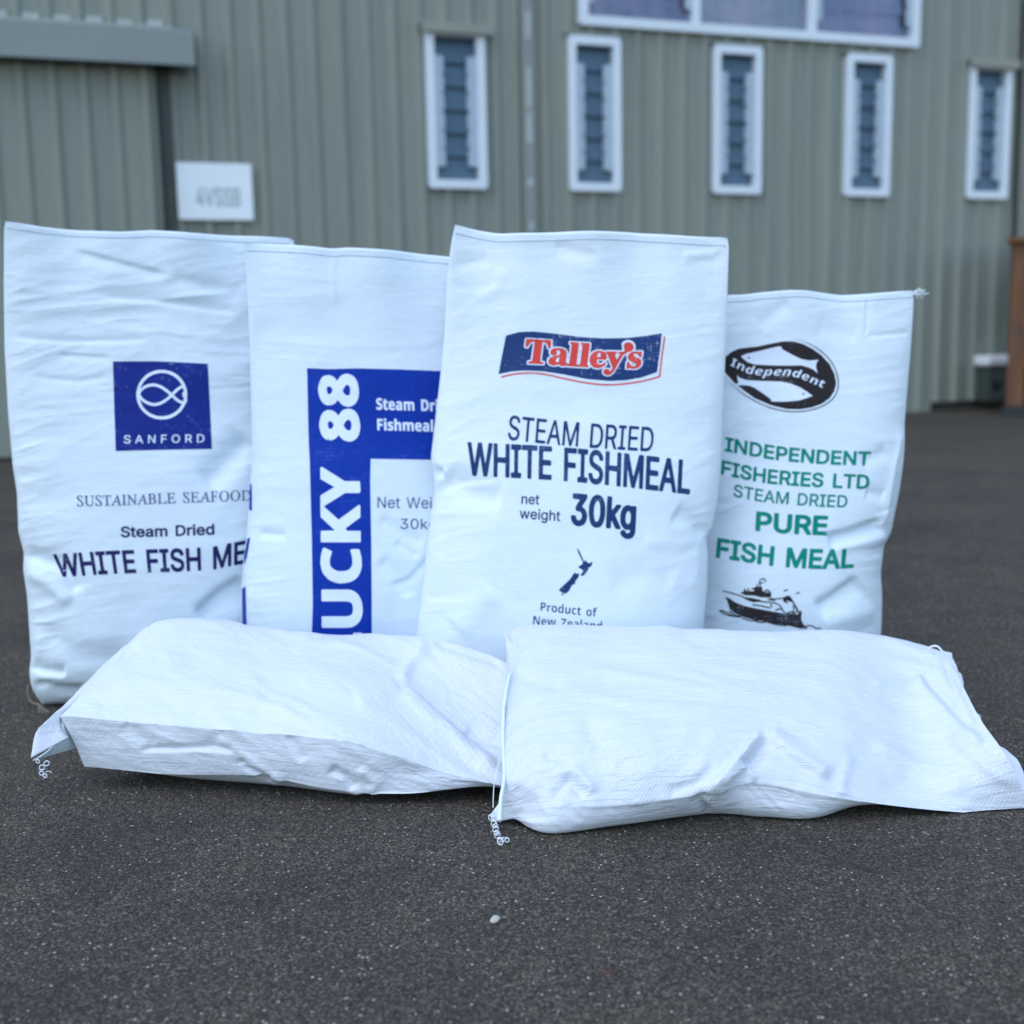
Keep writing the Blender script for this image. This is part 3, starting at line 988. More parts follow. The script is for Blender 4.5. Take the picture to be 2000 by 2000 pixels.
GLYPHS = {"SANFORD":[8.968,[0.74,2.15,3.51,4.77,6.24,7.58,8.95],[[23,-1,30,-3,40,-3,48,-2,56,0,62,3,68,8,72,13,75,21,76,29,75,35,72,41,67,47,56,53,26,63,21,67,18,71,18,77,22,83,28,87,36,89,44,88,52,85,56,81,60,73,72,73,74,74,73,83,68,91,60,97,50,102,42,103,34,103,26,101,20,99,10,92,6,87,4,81,3,73,3,67,6,61,11,55,17,51,24,47,52,39,58,35,60,31,60,23,56,17,50,13,40,11,32,12,23,15,19,19,17,23,16,27,14,28,2,28,0,27,2,17,7,9,14,3],[127,-2,141,-1,151,24,151,26,153,26,189,26,191,24,200,1,201,-2,215,-1,216,1,179,100,177,101,163,101,162,101,126,1],[157,41,157,42,169,80,171,82,185,42,183,41],[272,-2,284,-2,286,1,286,75,286,77,334,0,336,-2,350,-2,352,0,352,101,350,101,338,101,337,101,337,26,336,24,288,100,286,101,272,101,271,101,270,1],[417,-2,429,-2,431,1,431,41,433,42,473,42,474,44,474,55,473,56,431,56,431,87,433,87,477,87,479,88,479,90,479,101,477,101,417,101,415,101,415,1],[566,-1,576,-3,586,-2,596,0,603,3,610,8,616,15,621,23,624,33,626,45,626,57,624,67,620,77,616,85,608,93,600,98,592,101,584,103,574,102,564,100,556,96,550,91,543,83,539,75,536,67,534,57,534,45,535,35,538,25,544,15,550,8,558,3],[572,13,566,15,561,19,553,29,551,35,550,43,549,53,550,61,555,73,562,82,568,86,574,88,586,88,592,86,598,82,603,77,606,71,609,65,610,57,611,47,610,39,607,31,604,25,600,20,596,17,590,14,584,12],[687,-2,699,-2,700,1,700,36,703,37,721,37,722,36,743,-1,759,-1,760,1,739,40,745,44,751,50,755,59,756,68,755,78,752,87,747,92,741,97,733,100,725,101,687,101,685,101,685,1],[701,52,701,87,727,87,733,85,738,80,740,75,741,66,739,60,735,55,731,53,725,52],[817,-2,851,-1,865,1,873,4,880,8,886,15,890,20,894,28,896,40,897,52,896,64,893,75,888,82,883,89,875,95,865,99,855,101,817,101,815,101,815,1],[831,13,831,87,833,87,851,87,859,86,865,84,871,80,875,75,879,68,880,63,881,55,881,44,880,36,877,28,871,20,861,15,849,13]]],
"SUST":[17.439,[0.63,1.71,2.48,3.43,4.47,4.92,6.0,7.07,7.92,8.94,9.88,10.07,11.26,12.25,13.32,14.1,15.22,16.33,17.43],[[4,-1,6,-3,8,-3,10,1,12,2,30,-3,44,-3,54,1,58,5,62,10,64,17,64,23,62,31,58,39,51,47,30,65,22,72,18,79,16,85,17,91,20,94,26,96,34,95,39,93,44,89,48,83,52,73,54,71,56,72,57,73,54,101,52,103,50,103,46,100,30,103,16,102,8,99,4,95,2,91,0,85,1,79,2,73,5,67,14,57,34,40,42,32,47,25,48,17,47,11,44,7,42,5,36,4,26,5,20,8,14,14,9,21,5,31,4,33,2,33,0,31],[113,-1,125,-3,139,-2,149,2,155,9,158,17,160,29,160,89,162,93,164,95,172,97,172,99,171,101,136,101,137,96,147,94,149,91,151,87,151,79,151,29,149,19,146,13,139,8,129,6,121,7,113,11,107,17,103,27,103,39,103,89,104,93,106,95,115,97,115,101,71,101,71,97,81,95,84,93,85,89,86,35,86,27,88,21,92,13,97,8,105,2],[189,-1,191,-3,193,-3,195,1,197,2,215,-3,229,-3,239,1,243,5,247,10,249,17,249,23,247,31,243,39,236,47,215,65,207,72,203,79,201,85,202,91,205,94,211,96,219,95,224,93,229,89,233,83,237,73,239,71,241,72,242,73,239,101,237,103,235,103,231,100,215,103,201,102,193,99,189,95,187,91,185,85,186,79,187,73,190,67,199,57,219,40,227,32,232,25,233,17,232,11,229,7,227,5,221,4,211,5,205,8,199,14,194,21,190,31,189,33,187,33,185,31],[280,-1,324,-1,326,1,326,3,324,4,316,5,312,6,309,11,309,93,312,94,322,93,330,91,333,89,336,85,339,75,342,74,343,75,344,77,342,99,341,101,257,101,256,99,256,77,258,75,261,75,264,87,270,92,278,93,288,94,291,93,292,91,292,13,291,9,288,5,278,3,278,0],[341,-1,375,-1,376,1,375,4,367,5,365,7,365,9,367,16,375,31,377,33,379,33,409,33,411,31,415,9,415,7,413,5,405,3,405,0,407,-1,447,-1,448,1,447,3,437,6,433,11,411,103,407,103,353,11,347,5,339,3,339,1],[381,41,401,75,408,43,408,41],[453,-1,491,-1,493,0,493,3,485,5,482,7,481,11,480,17,480,89,481,93,483,95,492,97,491,101,451,101,450,101,449,99,449,97,457,95,460,93,462,89,463,85,462,11,461,7,459,5,451,3,451,-1],[585,-4,587,-4,588,-2,589,88,591,94,600,96,600,100,599,101,567,101,566,100,566,96,576,94,578,92,579,88,579,28,524,100,523,101,503,101,501,100,502,96,509,94,513,91,515,84,514,10,513,7,511,5,503,3,503,0,505,-1,535,-1,537,-1,538,0,537,4,527,6,524,10,524,72,525,75,583,-3],[601,-1,635,-1,636,1,635,4,627,5,625,7,625,9,627,16,636,31,637,33,639,33,669,33,671,31,676,9,675,7,673,5,665,3,665,0,667,-1,707,-1,708,1,707,3,697,6,693,11,671,103,667,103,613,11,607,5,599,3,599,1],[641,41,661,75,669,43,668,41],[713,-1,759,-1,769,0,777,2,782,5,787,8,790,13,792,17,793,23,793,29,791,35,789,40,785,45,781,49,774,53,773,55,781,59,786,65,788,71,787,79,782,89,775,95,767,99,755,101,709,101,709,97,717,95,720,93,722,89,722,85,722,13,721,7,719,5,711,4,711,-1],[743,7,740,9,739,13,740,49,743,50,751,50,757,49,763,47,769,42,773,35,775,23,773,15,769,10,763,7,753,6],[741,57,739,59,739,71,739,89,740,93,743,94,751,94,757,93,761,91,765,87,769,79,770,71,768,65,765,61,759,59,749,57],[809,-1,891,-1,893,0,895,27,895,29,893,30,890,29,887,19,883,13,879,10,875,8,863,6,843,6,839,7,836,11,836,89,837,93,839,95,847,97,846,101,806,101,805,97,813,95,816,93,818,89,818,85,819,13,817,7,815,5,807,4,807,-1],[903,-1,985,-1,986,1,989,27,987,29,985,29,984,27,980,19,976,13,971,10,965,8,953,6,935,7,931,8,930,13,930,49,931,50,941,50,951,49,955,45,958,35,959,33,961,33,963,35,964,69,963,71,959,71,957,63,955,61,951,58,945,57,931,57,930,59,930,87,931,93,935,94,951,94,965,92,970,89,975,78,977,77,980,79,978,99,977,101,900,101,900,97,907,95,911,93,912,89,913,85,913,11,911,7,909,5,901,4,901,-1],[1067,-1,1069,-3,1071,-3,1073,1,1075,2,1093,-3,1107,-3,1117,1,1122,5,1125,10,1127,17,1127,23,1125,31,1121,39,1114,47,1093,65,1085,72,1081,79,1079,85,1080,91,1083,94,1089,96,1097,95,1102,93,1107,89,1111,83,1115,73,1117,71,1119,72,1120,73,1117,101,1115,103,1113,103,1109,100,1093,103,1079,102,1071,99,1067,95,1065,91,1064,85,1064,79,1066,73,1069,67,1077,57,1097,40,1105,32,1110,25,1112,17,1110,11,1108,7,1105,5,1099,4,1089,5,1083,8,1077,14,1073,21,1069,31,1067,33,1065,33,1063,31],[1141,-1,1223,-1,1224,1,1226,27,1225,29,1223,29,1221,27,1218,19,1213,13,1209,10,1203,8,1191,6,1173,7,1169,8,1167,13,1167,49,1169,50,1179,50,1189,49,1192,45,1195,35,1197,33,1199,33,1200,35,1201,69,1200,71,1196,71,1194,63,1193,61,1189,58,1183,57,1169,57,1167,59,1167,87,1168,93,1173,94,1189,94,1203,92,1208,89,1213,78,1215,77,1217,79,1216,99,1215,101,1137,101,1137,97,1145,95,1148,93,1150,89,1150,85,1150,11,1149,7,1147,5,1139,4,1139,-1],[1227,-1,1261,-1,1262,1,1261,4,1253,5,1251,7,1250,9,1253,16,1261,31,1263,33,1265,33,1295,33,1297,31,1301,9,1301,7,1299,5,1291,3,1291,0,1293,-1,1333,-1,1334,1,1333,3,1323,6,1319,11,1297,103,1292,103,1239,11,1233,5,1225,3,1225,1],[1267,41,1287,75,1294,43,1294,41],[1339,-1,1381,-1,1381,3,1371,5,1367,9,1366,15,1366,49,1379,49,1387,48,1390,43,1393,33,1397,33,1398,35,1397,69,1397,71,1393,71,1390,63,1389,61,1385,58,1377,57,1367,57,1366,59,1366,91,1367,93,1371,94,1387,94,1395,92,1401,88,1404,83,1406,77,1407,75,1409,75,1411,77,1408,101,1336,101,1335,97,1343,95,1346,93,1348,89,1348,85,1348,11,1347,7,1345,5,1337,3,1337,-1],[1460,-1,1470,-3,1482,-3,1492,-1,1500,3,1506,9,1513,17,1518,27,1522,37,1523,49,1523,59,1520,69,1516,79,1510,87,1504,93,1496,98,1486,102,1476,103,1466,103,1456,100,1448,96,1440,89,1434,82,1429,73,1425,63,1424,53,1424,43,1426,33,1430,23,1436,15,1444,7,1452,2],[1468,4,1462,7,1458,9,1453,15,1449,21,1446,29,1444,39,1443,57,1447,73,1450,81,1454,87,1460,92,1466,95,1472,96,1478,96,1484,95,1490,91,1495,85,1498,79,1501,71,1503,61,1504,51,1503,41,1501,31,1499,23,1495,17,1491,11,1486,6,1480,4,1474,3],[1571,-1,1581,-3,1593,-3,1603,-1,1611,3,1617,9,1624,17,1629,27,1633,37,1634,49,1634,59,1631,69,1627,79,1621,87,1615,93,1607,98,1597,102,1587,103,1577,103,1567,100,1559,96,1551,89,1545,82,1540,73,1536,63,1535,53,1535,43,1537,33,1541,23,1547,15,1555,7,1563,2],[1579,4,1573,7,1569,9,1564,15,1560,21,1557,29,1555,39,1555,57,1558,73,1561,81,1565,87,1571,92,1577,95,1583,96,1589,96,1595,95,1601,91,1606,85,1609,79,1612,71,1614,61,1615,51,1614,41,1612,31,1610,23,1607,17,1602,11,1597,6,1591,4,1585,3],[1648,-1,1692,-1,1704,0,1714,3,1722,6,1728,11,1734,16,1739,23,1742,31,1744,41,1744,51,1741,61,1737,71,1732,79,1726,86,1713,95,1698,100,1684,101,1644,101,1644,97,1652,95,1655,93,1657,89,1657,85,1657,13,1655,7,1654,5,1646,4,1645,3,1646,-1],[1682,6,1676,9,1674,13,1674,83,1674,91,1675,93,1682,94,1692,93,1700,91,1706,87,1713,81,1718,73,1721,65,1724,53,1725,43,1724,35,1722,27,1719,21,1714,14,1708,10,1700,7,1692,6]]],
"steam1":[8.147,[0.78,1.29,2.06,2.8,4.02,4.13,5.61,6.18,6.47,7.29,8.11],[[26,-4,34,-6,44,-6,54,-5,62,-2,68,1,74,6,78,12,81,18,82,26,82,34,78,42,74,48,62,55,30,65,26,68,24,72,25,78,28,82,34,85,42,86,50,85,55,82,59,78,60,72,62,71,76,70,80,72,81,74,80,80,76,90,68,98,56,104,48,105,40,105,32,105,23,102,16,98,11,94,6,88,4,82,3,74,3,66,6,60,11,54,16,50,24,46,54,36,58,34,61,30,61,24,58,19,52,16,42,14,34,15,26,18,23,22,21,28,20,30,18,31,4,31,1,30,0,28,0,22,2,16,6,9,14,2],[108,-3,115,-5,123,-5,129,-4,131,-3,133,-1,130,13,127,15,117,14,115,19,115,59,117,60,127,60,129,61,131,63,131,75,130,77,127,79,116,79,115,81,115,93,113,96,99,97,95,95,95,93,95,81,94,79,87,79,84,77,83,75,83,65,83,63,85,61,93,60,95,59,95,13,97,7,100,3,103,0],[160,-4,168,-5,176,-6,184,-5,190,-3,196,0,202,5,206,10,209,16,208,20,206,22,192,25,190,24,186,18,182,15,176,13,170,14,162,17,159,20,157,24,156,28,156,29,206,29,208,30,210,32,209,48,207,56,205,62,200,68,196,72,190,76,184,78,176,80,168,80,160,78,154,75,148,71,143,66,140,60,136,52,135,44,134,34,136,24,138,16,142,10,147,4,152,0],[156,48,158,53,162,57,166,60,172,61,178,60,182,58,186,54,188,48],[232,-4,238,-5,246,-6,254,-5,262,-1,266,-4,268,-4,280,-4,284,-2,284,48,283,58,281,64,278,69,274,73,268,76,262,78,252,80,244,79,236,77,230,75,224,70,221,66,217,60,217,56,218,54,232,50,234,50,241,58,248,61,254,61,258,60,261,58,263,54,263,50,262,49,240,46,228,43,221,38,217,32,214,22,215,16,217,10,222,2],[240,14,236,17,235,20,236,24,238,26,246,29,262,31,263,30,262,22,258,16,250,13],[303,-4,313,-4,315,-4,317,-2,318,52,320,56,323,58,327,60,331,61,337,59,339,58,341,54,341,0,343,-3,345,-4,357,-4,359,-4,361,-2,362,0,362,52,364,56,367,59,371,60,375,61,379,60,383,58,385,54,386,0,386,-2,389,-4,391,-4,403,-4,405,-3,406,0,406,54,405,62,400,70,393,76,387,79,381,80,373,80,367,78,361,75,355,70,347,77,339,80,329,80,319,75,315,78,313,79,299,78,297,76,297,74,297,0,299,-4],[483,-4,517,-4,531,-2,539,1,547,6,553,12,557,18,562,28,565,38,566,50,564,64,561,76,557,84,551,91,543,97,533,102,519,104,481,104,477,102,477,0,479,-4],[499,15,498,18,498,84,501,85,517,84,529,82,535,78,538,74,543,64,544,56,545,48,544,40,541,32,536,24,527,18,517,16],[582,-4,592,-4,594,-4,596,-2,597,50,600,56,604,58,610,60,620,59,622,61,623,76,622,78,620,79,608,80,598,76,596,76,594,78,592,79,580,79,578,78,576,76,576,0,578,-4],[634,-4,646,-4,648,-2,649,0,649,74,648,77,646,79,632,79,630,78,628,76,628,0,630,-3],[633,84,638,83,644,84,648,87,650,90,651,94,650,100,648,103,644,106,640,107,634,106,630,104,627,100,626,94,627,90,630,86],[684,-4,692,-5,700,-6,708,-5,714,-3,720,0,726,5,729,10,732,16,732,20,730,22,716,25,714,24,710,18,706,15,700,13,694,14,686,17,682,20,680,24,679,28,680,29,730,29,732,30,733,32,733,48,731,56,728,62,724,68,720,72,714,76,708,78,700,80,692,80,684,78,678,75,672,71,667,66,663,60,660,52,658,44,658,34,659,24,662,16,665,10,670,4,676,0],[680,48,682,53,686,57,690,60,696,61,702,60,706,58,709,54,712,48],[763,-4,771,-6,777,-6,785,-5,793,0,795,-1,797,-4,799,-4,811,-4,813,-4,814,-2,815,100,813,104,799,104,795,102,794,76,793,75,787,78,781,79,773,80,764,78,757,75,751,70,746,64,743,58,740,50,739,40,739,30,741,20,744,12,749,6,755,0],[773,14,767,17,762,24,760,34,760,44,763,52,767,57,773,60,781,60,787,58,790,54,792,50,794,40,794,30,791,22,787,16,781,14]]],
"wfm1":[12.81,[1.32,2.25,2.9,3.78,4.58,4.67,5.94,6.55,7.42,8.39,8.51,10.17,11.03,12.03,12.77],[[32,-4,46,-4,49,-2,68,64,70,59,87,-2,90,-4,106,-4,108,-3,109,0,136,98,136,102,134,104,132,104,120,104,118,104,115,102,98,33,80,100,78,103,76,104,62,104,59,104,57,102,40,36,38,36,20,102,18,104,2,104,0,102,0,98,27,0,28,-2],[149,-4,161,-4,164,-2,164,0,164,40,165,41,167,41,207,41,208,40,209,-2,211,-4,213,-4,225,-4,229,-2,229,0,229,100,229,102,227,104,213,104,211,104,209,102,208,64,208,62,207,61,165,61,164,62,164,102,162,104,159,104,147,104,143,102,143,0,145,-4],[245,-4,289,-4,291,-4,294,-2,294,10,293,14,291,15,279,15,278,16,277,18,277,84,279,85,291,85,293,86,294,88,294,100,293,103,291,104,243,104,239,102,239,90,240,86,243,85,255,85,256,82,256,18,255,15,243,15,240,14,239,12,239,0,241,-4],[334,-4,348,-4,350,-2,351,0,351,84,352,85,380,85,382,88,382,90,382,100,380,104,302,104,299,102,298,88,300,85,328,85,330,84,330,0,330,-2],[398,-4,458,-4,462,-2,462,12,460,15,414,15,413,18,413,40,414,41,454,41,457,42,458,46,458,58,456,60,414,61,413,62,413,84,414,85,458,85,460,85,462,88,462,90,462,100,460,103,458,104,396,104,392,102,392,0,394,-4],[535,-4,547,-4,550,-2,550,0,550,38,551,39,589,39,591,40,593,41,594,44,594,56,591,59,551,59,550,60,550,84,551,85,595,85,597,86,598,90,598,100,598,102,596,104,533,104,530,102,529,0,531,-4],[610,-4,654,-4,656,-4,659,-2,659,10,658,14,656,15,644,15,643,16,642,18,643,84,644,85,656,85,658,86,659,88,659,100,658,103,656,104,608,104,605,102,604,90,605,86,608,85,620,85,621,82,621,18,620,15,608,15,605,14,604,12,604,0,606,-4],[690,-4,699,-6,709,-6,717,-5,725,-3,733,2,738,6,742,12,744,18,746,26,745,36,742,42,737,48,725,55,695,65,691,68,688,72,689,78,693,82,699,85,707,86,713,85,719,82,722,78,724,72,727,70,741,70,743,71,744,74,744,80,742,86,739,91,731,99,719,104,711,105,703,105,695,104,687,102,680,98,675,93,671,88,669,82,667,74,668,66,670,60,675,54,681,50,689,46,719,36,723,33,725,30,725,24,721,18,715,15,705,14,697,15,691,18,687,22,686,28,685,30,683,31,669,31,666,30,665,28,665,22,667,16,671,9,679,1],[763,-4,775,-4,777,-2,778,0,778,40,779,41,781,41,821,41,822,40,823,-2,825,-4,827,-4,839,-4,842,-2,843,0,843,100,843,102,841,104,827,104,825,104,822,102,822,64,822,62,821,61,779,61,778,62,777,102,775,104,773,104,761,104,757,102,757,0,759,-4],[919,-4,931,-4,933,-2,934,0,934,52,935,56,958,-2,961,-4,971,-4,973,-4,976,-2,999,56,1001,52,1001,-2,1003,-4,1005,-4,1017,-4,1021,-2,1022,0,1022,100,1021,102,1019,104,999,104,997,104,996,102,967,29,939,102,937,104,935,104,915,104,913,100,913,0,915,-4],[1043,-4,1103,-4,1107,-2,1107,12,1105,15,1059,15,1058,18,1058,40,1059,41,1099,41,1102,42,1103,46,1103,58,1101,60,1059,61,1058,62,1058,84,1059,85,1103,85,1105,85,1107,88,1107,90,1107,100,1105,103,1103,104,1041,104,1037,102,1037,0,1039,-4],[1117,-4,1129,-4,1132,-2,1141,23,1143,24,1175,24,1177,23,1187,-3,1189,-4,1203,-4,1206,-2,1206,2,1170,100,1167,104,1151,104,1147,102,1111,2,1111,-2,1113,-4],[1149,43,1148,44,1159,75,1169,44],[1219,-4,1277,-4,1279,-3,1281,0,1281,12,1280,14,1277,15,1235,16,1234,100,1233,103,1231,104,1217,104,1215,104,1213,100,1213,0,1215,-4]]],
"lucky":[8.068,[0.79,1.99,3.17,4.36,5.43,5.43,7.06,8.03],[[2,-3,78,-4,81,-3,82,-1,82,17,82,19,80,21,34,21,33,23,33,99,32,102,30,103,4,103,2,103,0,101,0,1,0,-1],[129,-3,142,-5,152,-5,162,-4,172,-2,180,1,187,5,192,9,197,15,201,23,203,33,203,99,203,101,201,103,174,103,172,103,170,101,170,39,169,31,167,27,164,23,158,21,150,20,142,21,136,22,132,26,129,31,128,39,128,102,126,103,124,103,100,103,98,103,96,101,96,35,98,23,103,13,110,6,118,1],[259,-3,274,-5,292,-4,312,0,314,1,316,3,316,21,314,24,312,25,296,21,286,20,276,20,268,22,262,26,258,31,255,39,254,51,255,61,259,69,264,75,270,79,278,80,286,80,294,78,308,74,310,74,320,93,320,95,318,98,304,102,290,104,276,105,264,103,252,100,242,94,234,87,228,79,223,67,220,55,221,41,224,27,230,15,238,7,248,1],[336,-3,364,-3,366,-3,367,1,367,33,374,37,405,-3,438,-3,440,-1,438,3,398,55,434,93,436,94,473,37,473,1,474,-2,478,-4,504,-3,506,-1,506,1,506,38,545,97,546,101,544,103,542,103,513,103,511,101,490,66,488,68,466,103,406,103,368,65,367,99,366,103,364,103,338,103,336,103,335,99,335,1,335,-1],[643,-3,654,-5,666,-5,684,-2,692,1,698,5,703,9,707,15,709,25,707,35,704,41,700,45,689,53,697,59,702,65,705,73,705,83,702,89,699,93,694,97,688,100,678,103,668,105,658,105,648,103,640,101,632,97,626,92,622,87,620,77,622,68,626,61,635,53,625,45,620,39,617,29,617,19,621,11,626,5,634,0],[741,-3,752,-5,764,-5,782,-2,790,1,796,5,800,9,804,15,807,25,805,35,802,40,798,45,786,53,795,59,800,65,803,73,802,83,800,89,797,93,786,100,776,103,766,105,756,105,746,103,738,101,730,97,724,93,720,87,718,77,720,67,724,61,733,53,723,45,718,39,714,29,715,19,718,12,724,5,732,0],[654,19,650,21,648,23,648,29,652,34,660,39,662,40,670,36,678,29,678,27,677,23,672,19,664,18],[752,19,748,21,746,23,746,29,750,35,758,39,760,39,768,35,775,29,776,27,775,23,770,19,762,18],[660,67,654,70,652,73,652,77,653,79,656,81,662,82,668,82,673,79,674,75,672,71,664,66],[758,67,752,70,750,73,749,77,750,79,754,81,760,82,766,82,770,80,772,75,770,71,762,66,760,66]]],
"steam2":[6.962,[0.54,1.04,1.69,2.33,3.43,3.51,4.74,5.29,5.58,6.27,6.94],[[11,-1,24,-3,32,-3,38,-1,44,2,48,5,52,11,55,17,56,25,56,33,55,39,52,45,44,54,24,67,22,73,23,79,25,81,28,82,36,81,48,76,50,77,56,95,52,98,42,102,36,103,28,103,16,101,8,94,5,91,3,85,1,77,1,69,3,61,6,55,14,46,32,34,35,29,35,25,34,21,32,19,28,18,18,19,2,26,0,25,0,5,2,2],[79,-1,85,-3,93,-3,103,0,105,1,106,3,105,19,103,20,97,18,91,18,88,21,88,25,88,57,89,59,103,59,105,61,105,77,103,78,89,79,88,81,88,93,87,94,85,95,75,95,73,93,69,79,59,71,59,69,59,61,61,59,67,59,67,57,67,21,69,11,73,3],[132,-1,140,-3,152,-3,163,1,166,3,167,5,167,21,166,22,164,22,152,17,142,16,136,19,134,23,132,27,132,31,168,31,171,33,170,51,169,59,166,65,162,71,158,74,148,79,140,80,134,79,124,75,120,71,116,65,112,53,110,35,113,19,116,12,120,6,126,1],[132,50,132,53,134,57,136,59,140,61,144,61,147,59,151,51,150,50,148,49,134,49],[188,-1,196,-3,204,-3,210,0,216,5,220,-2,234,-1,234,59,233,65,229,71,225,75,220,78,212,80,202,80,192,77,183,73,182,71,188,56,190,55,202,60,208,60,212,58,214,53,214,51,212,49,198,48,190,46,184,43,179,37,176,27,177,13,181,5],[200,17,198,19,197,23,198,27,200,30,206,33,212,33,214,33,214,25,210,19,206,16],[250,-2,266,-2,268,-1,269,0,269,38,269,48,272,56,274,58,278,59,282,58,285,52,286,0,288,-2,304,-2,306,-1,307,0,307,48,310,56,312,58,316,59,320,58,322,56,324,50,324,0,326,-2,344,-2,345,0,344,56,342,66,338,74,330,79,320,80,310,77,304,71,302,71,298,76,294,78,284,80,274,78,266,72,264,78,249,78,248,76,248,0],[408,-2,436,-2,450,1,456,5,462,9,468,16,471,22,474,32,476,44,476,58,474,70,470,80,466,87,460,93,452,98,444,101,436,102,408,102,406,100,406,0],[428,20,427,22,427,80,428,81,438,80,446,77,451,70,454,58,454,42,452,32,446,24,438,20],[489,-2,505,-2,507,-1,508,0,508,40,509,46,511,51,515,55,521,56,527,56,529,57,531,76,531,78,529,79,523,80,517,79,513,76,505,70,503,78,489,78,487,76,487,0],[542,-2,558,-2,559,0,559,76,558,78,540,78,538,76,538,0,540,-2],[542,86,546,84,550,84,554,85,558,88,559,92,560,98,558,104,556,106,552,108,548,108,544,107,539,104,538,100,538,94,539,90],[590,-1,599,-3,611,-3,622,1,625,3,626,5,626,21,625,22,623,22,611,17,601,16,595,19,592,23,591,27,591,31,627,31,629,33,629,51,627,59,625,65,621,71,617,74,607,79,599,80,593,79,583,75,579,71,575,65,570,53,569,35,572,19,575,12,579,6,585,1],[591,50,591,53,593,57,595,59,599,61,603,61,606,59,609,51,609,50,607,49,593,49],[651,-1,657,-3,665,-3,671,0,677,5,681,-2,696,-1,696,1,696,105,696,107,695,108,677,108,676,107,675,74,671,77,667,79,661,80,655,79,649,77,645,73,639,63,636,53,635,43,635,31,637,21,639,13,642,7,647,1],[663,18,660,21,657,27,656,35,656,45,658,53,661,57,663,58,667,59,672,57,675,53,676,43,676,31,675,25,673,20,669,18]]],
"fish2":[4.883,[0.48,0.8,1.39,2.08,3.19,3.88,4.52,4.86],[[2,-2,18,-2,20,-1,21,0,21,36,22,37,46,38,48,40,47,58,46,59,22,59,21,60,21,78,22,81,48,81,50,82,50,100,48,102,2,102,0,100,0,0],[63,-2,79,-2,81,0,81,76,79,78,61,78,60,76,60,0,61,-2],[64,86,67,84,71,84,75,85,79,88,81,92,82,98,80,104,77,106,73,108,69,108,65,107,61,104,60,100,60,94,61,90],[98,-1,113,-3,125,-2,133,3,139,10,141,17,141,25,140,31,138,37,132,43,115,53,111,57,113,60,117,60,123,60,133,55,135,56,140,73,135,76,123,80,109,79,99,75,95,71,93,67,91,61,91,55,91,49,94,43,101,36,119,25,121,21,119,17,113,16,105,17,93,22,91,21,91,3,93,1],[152,-2,168,-2,170,-1,171,0,171,38,172,48,175,56,178,59,182,59,186,58,188,56,189,50,190,0,192,-2,208,-2,210,0,210,52,210,60,208,66,206,70,202,74,198,77,192,79,182,79,176,77,172,74,171,76,171,106,170,108,168,108,152,108,150,106,150,0],[226,-2,242,-2,244,-1,244,0,244,38,245,48,248,56,250,58,254,59,258,58,261,52,262,0,264,-2,280,-2,282,-1,282,0,283,48,286,56,288,58,292,59,296,58,298,56,299,50,300,0,302,-2,320,-2,321,0,320,56,318,66,314,74,306,79,296,80,286,77,280,71,278,71,274,76,270,78,260,80,250,78,242,72,240,78,225,78,224,76,224,0],[351,-1,360,-3,372,-3,383,1,386,3,387,5,387,21,386,22,384,22,372,17,362,16,356,19,353,23,352,27,352,31,388,31,390,33,390,51,388,59,386,65,382,71,378,74,368,79,360,80,354,79,344,75,340,71,336,65,331,53,330,35,333,19,336,12,340,6,346,1],[352,50,352,53,354,57,356,59,360,61,364,61,367,59,370,51,370,50,368,49,354,49],[408,-1,416,-3,424,-3,430,0,436,5,440,-2,454,-1,454,59,452,65,449,71,445,75,440,78,432,80,422,80,412,77,402,73,402,71,408,56,410,55,422,60,428,60,432,58,434,53,434,51,432,49,418,48,410,46,404,43,399,37,396,27,397,13,401,5],[420,17,418,19,417,23,418,27,420,30,426,33,432,33,434,33,433,25,430,19,426,16],[470,-2,486,-2,488,-1,488,0,488,106,488,108,486,108,470,108,468,106,468,0]]],
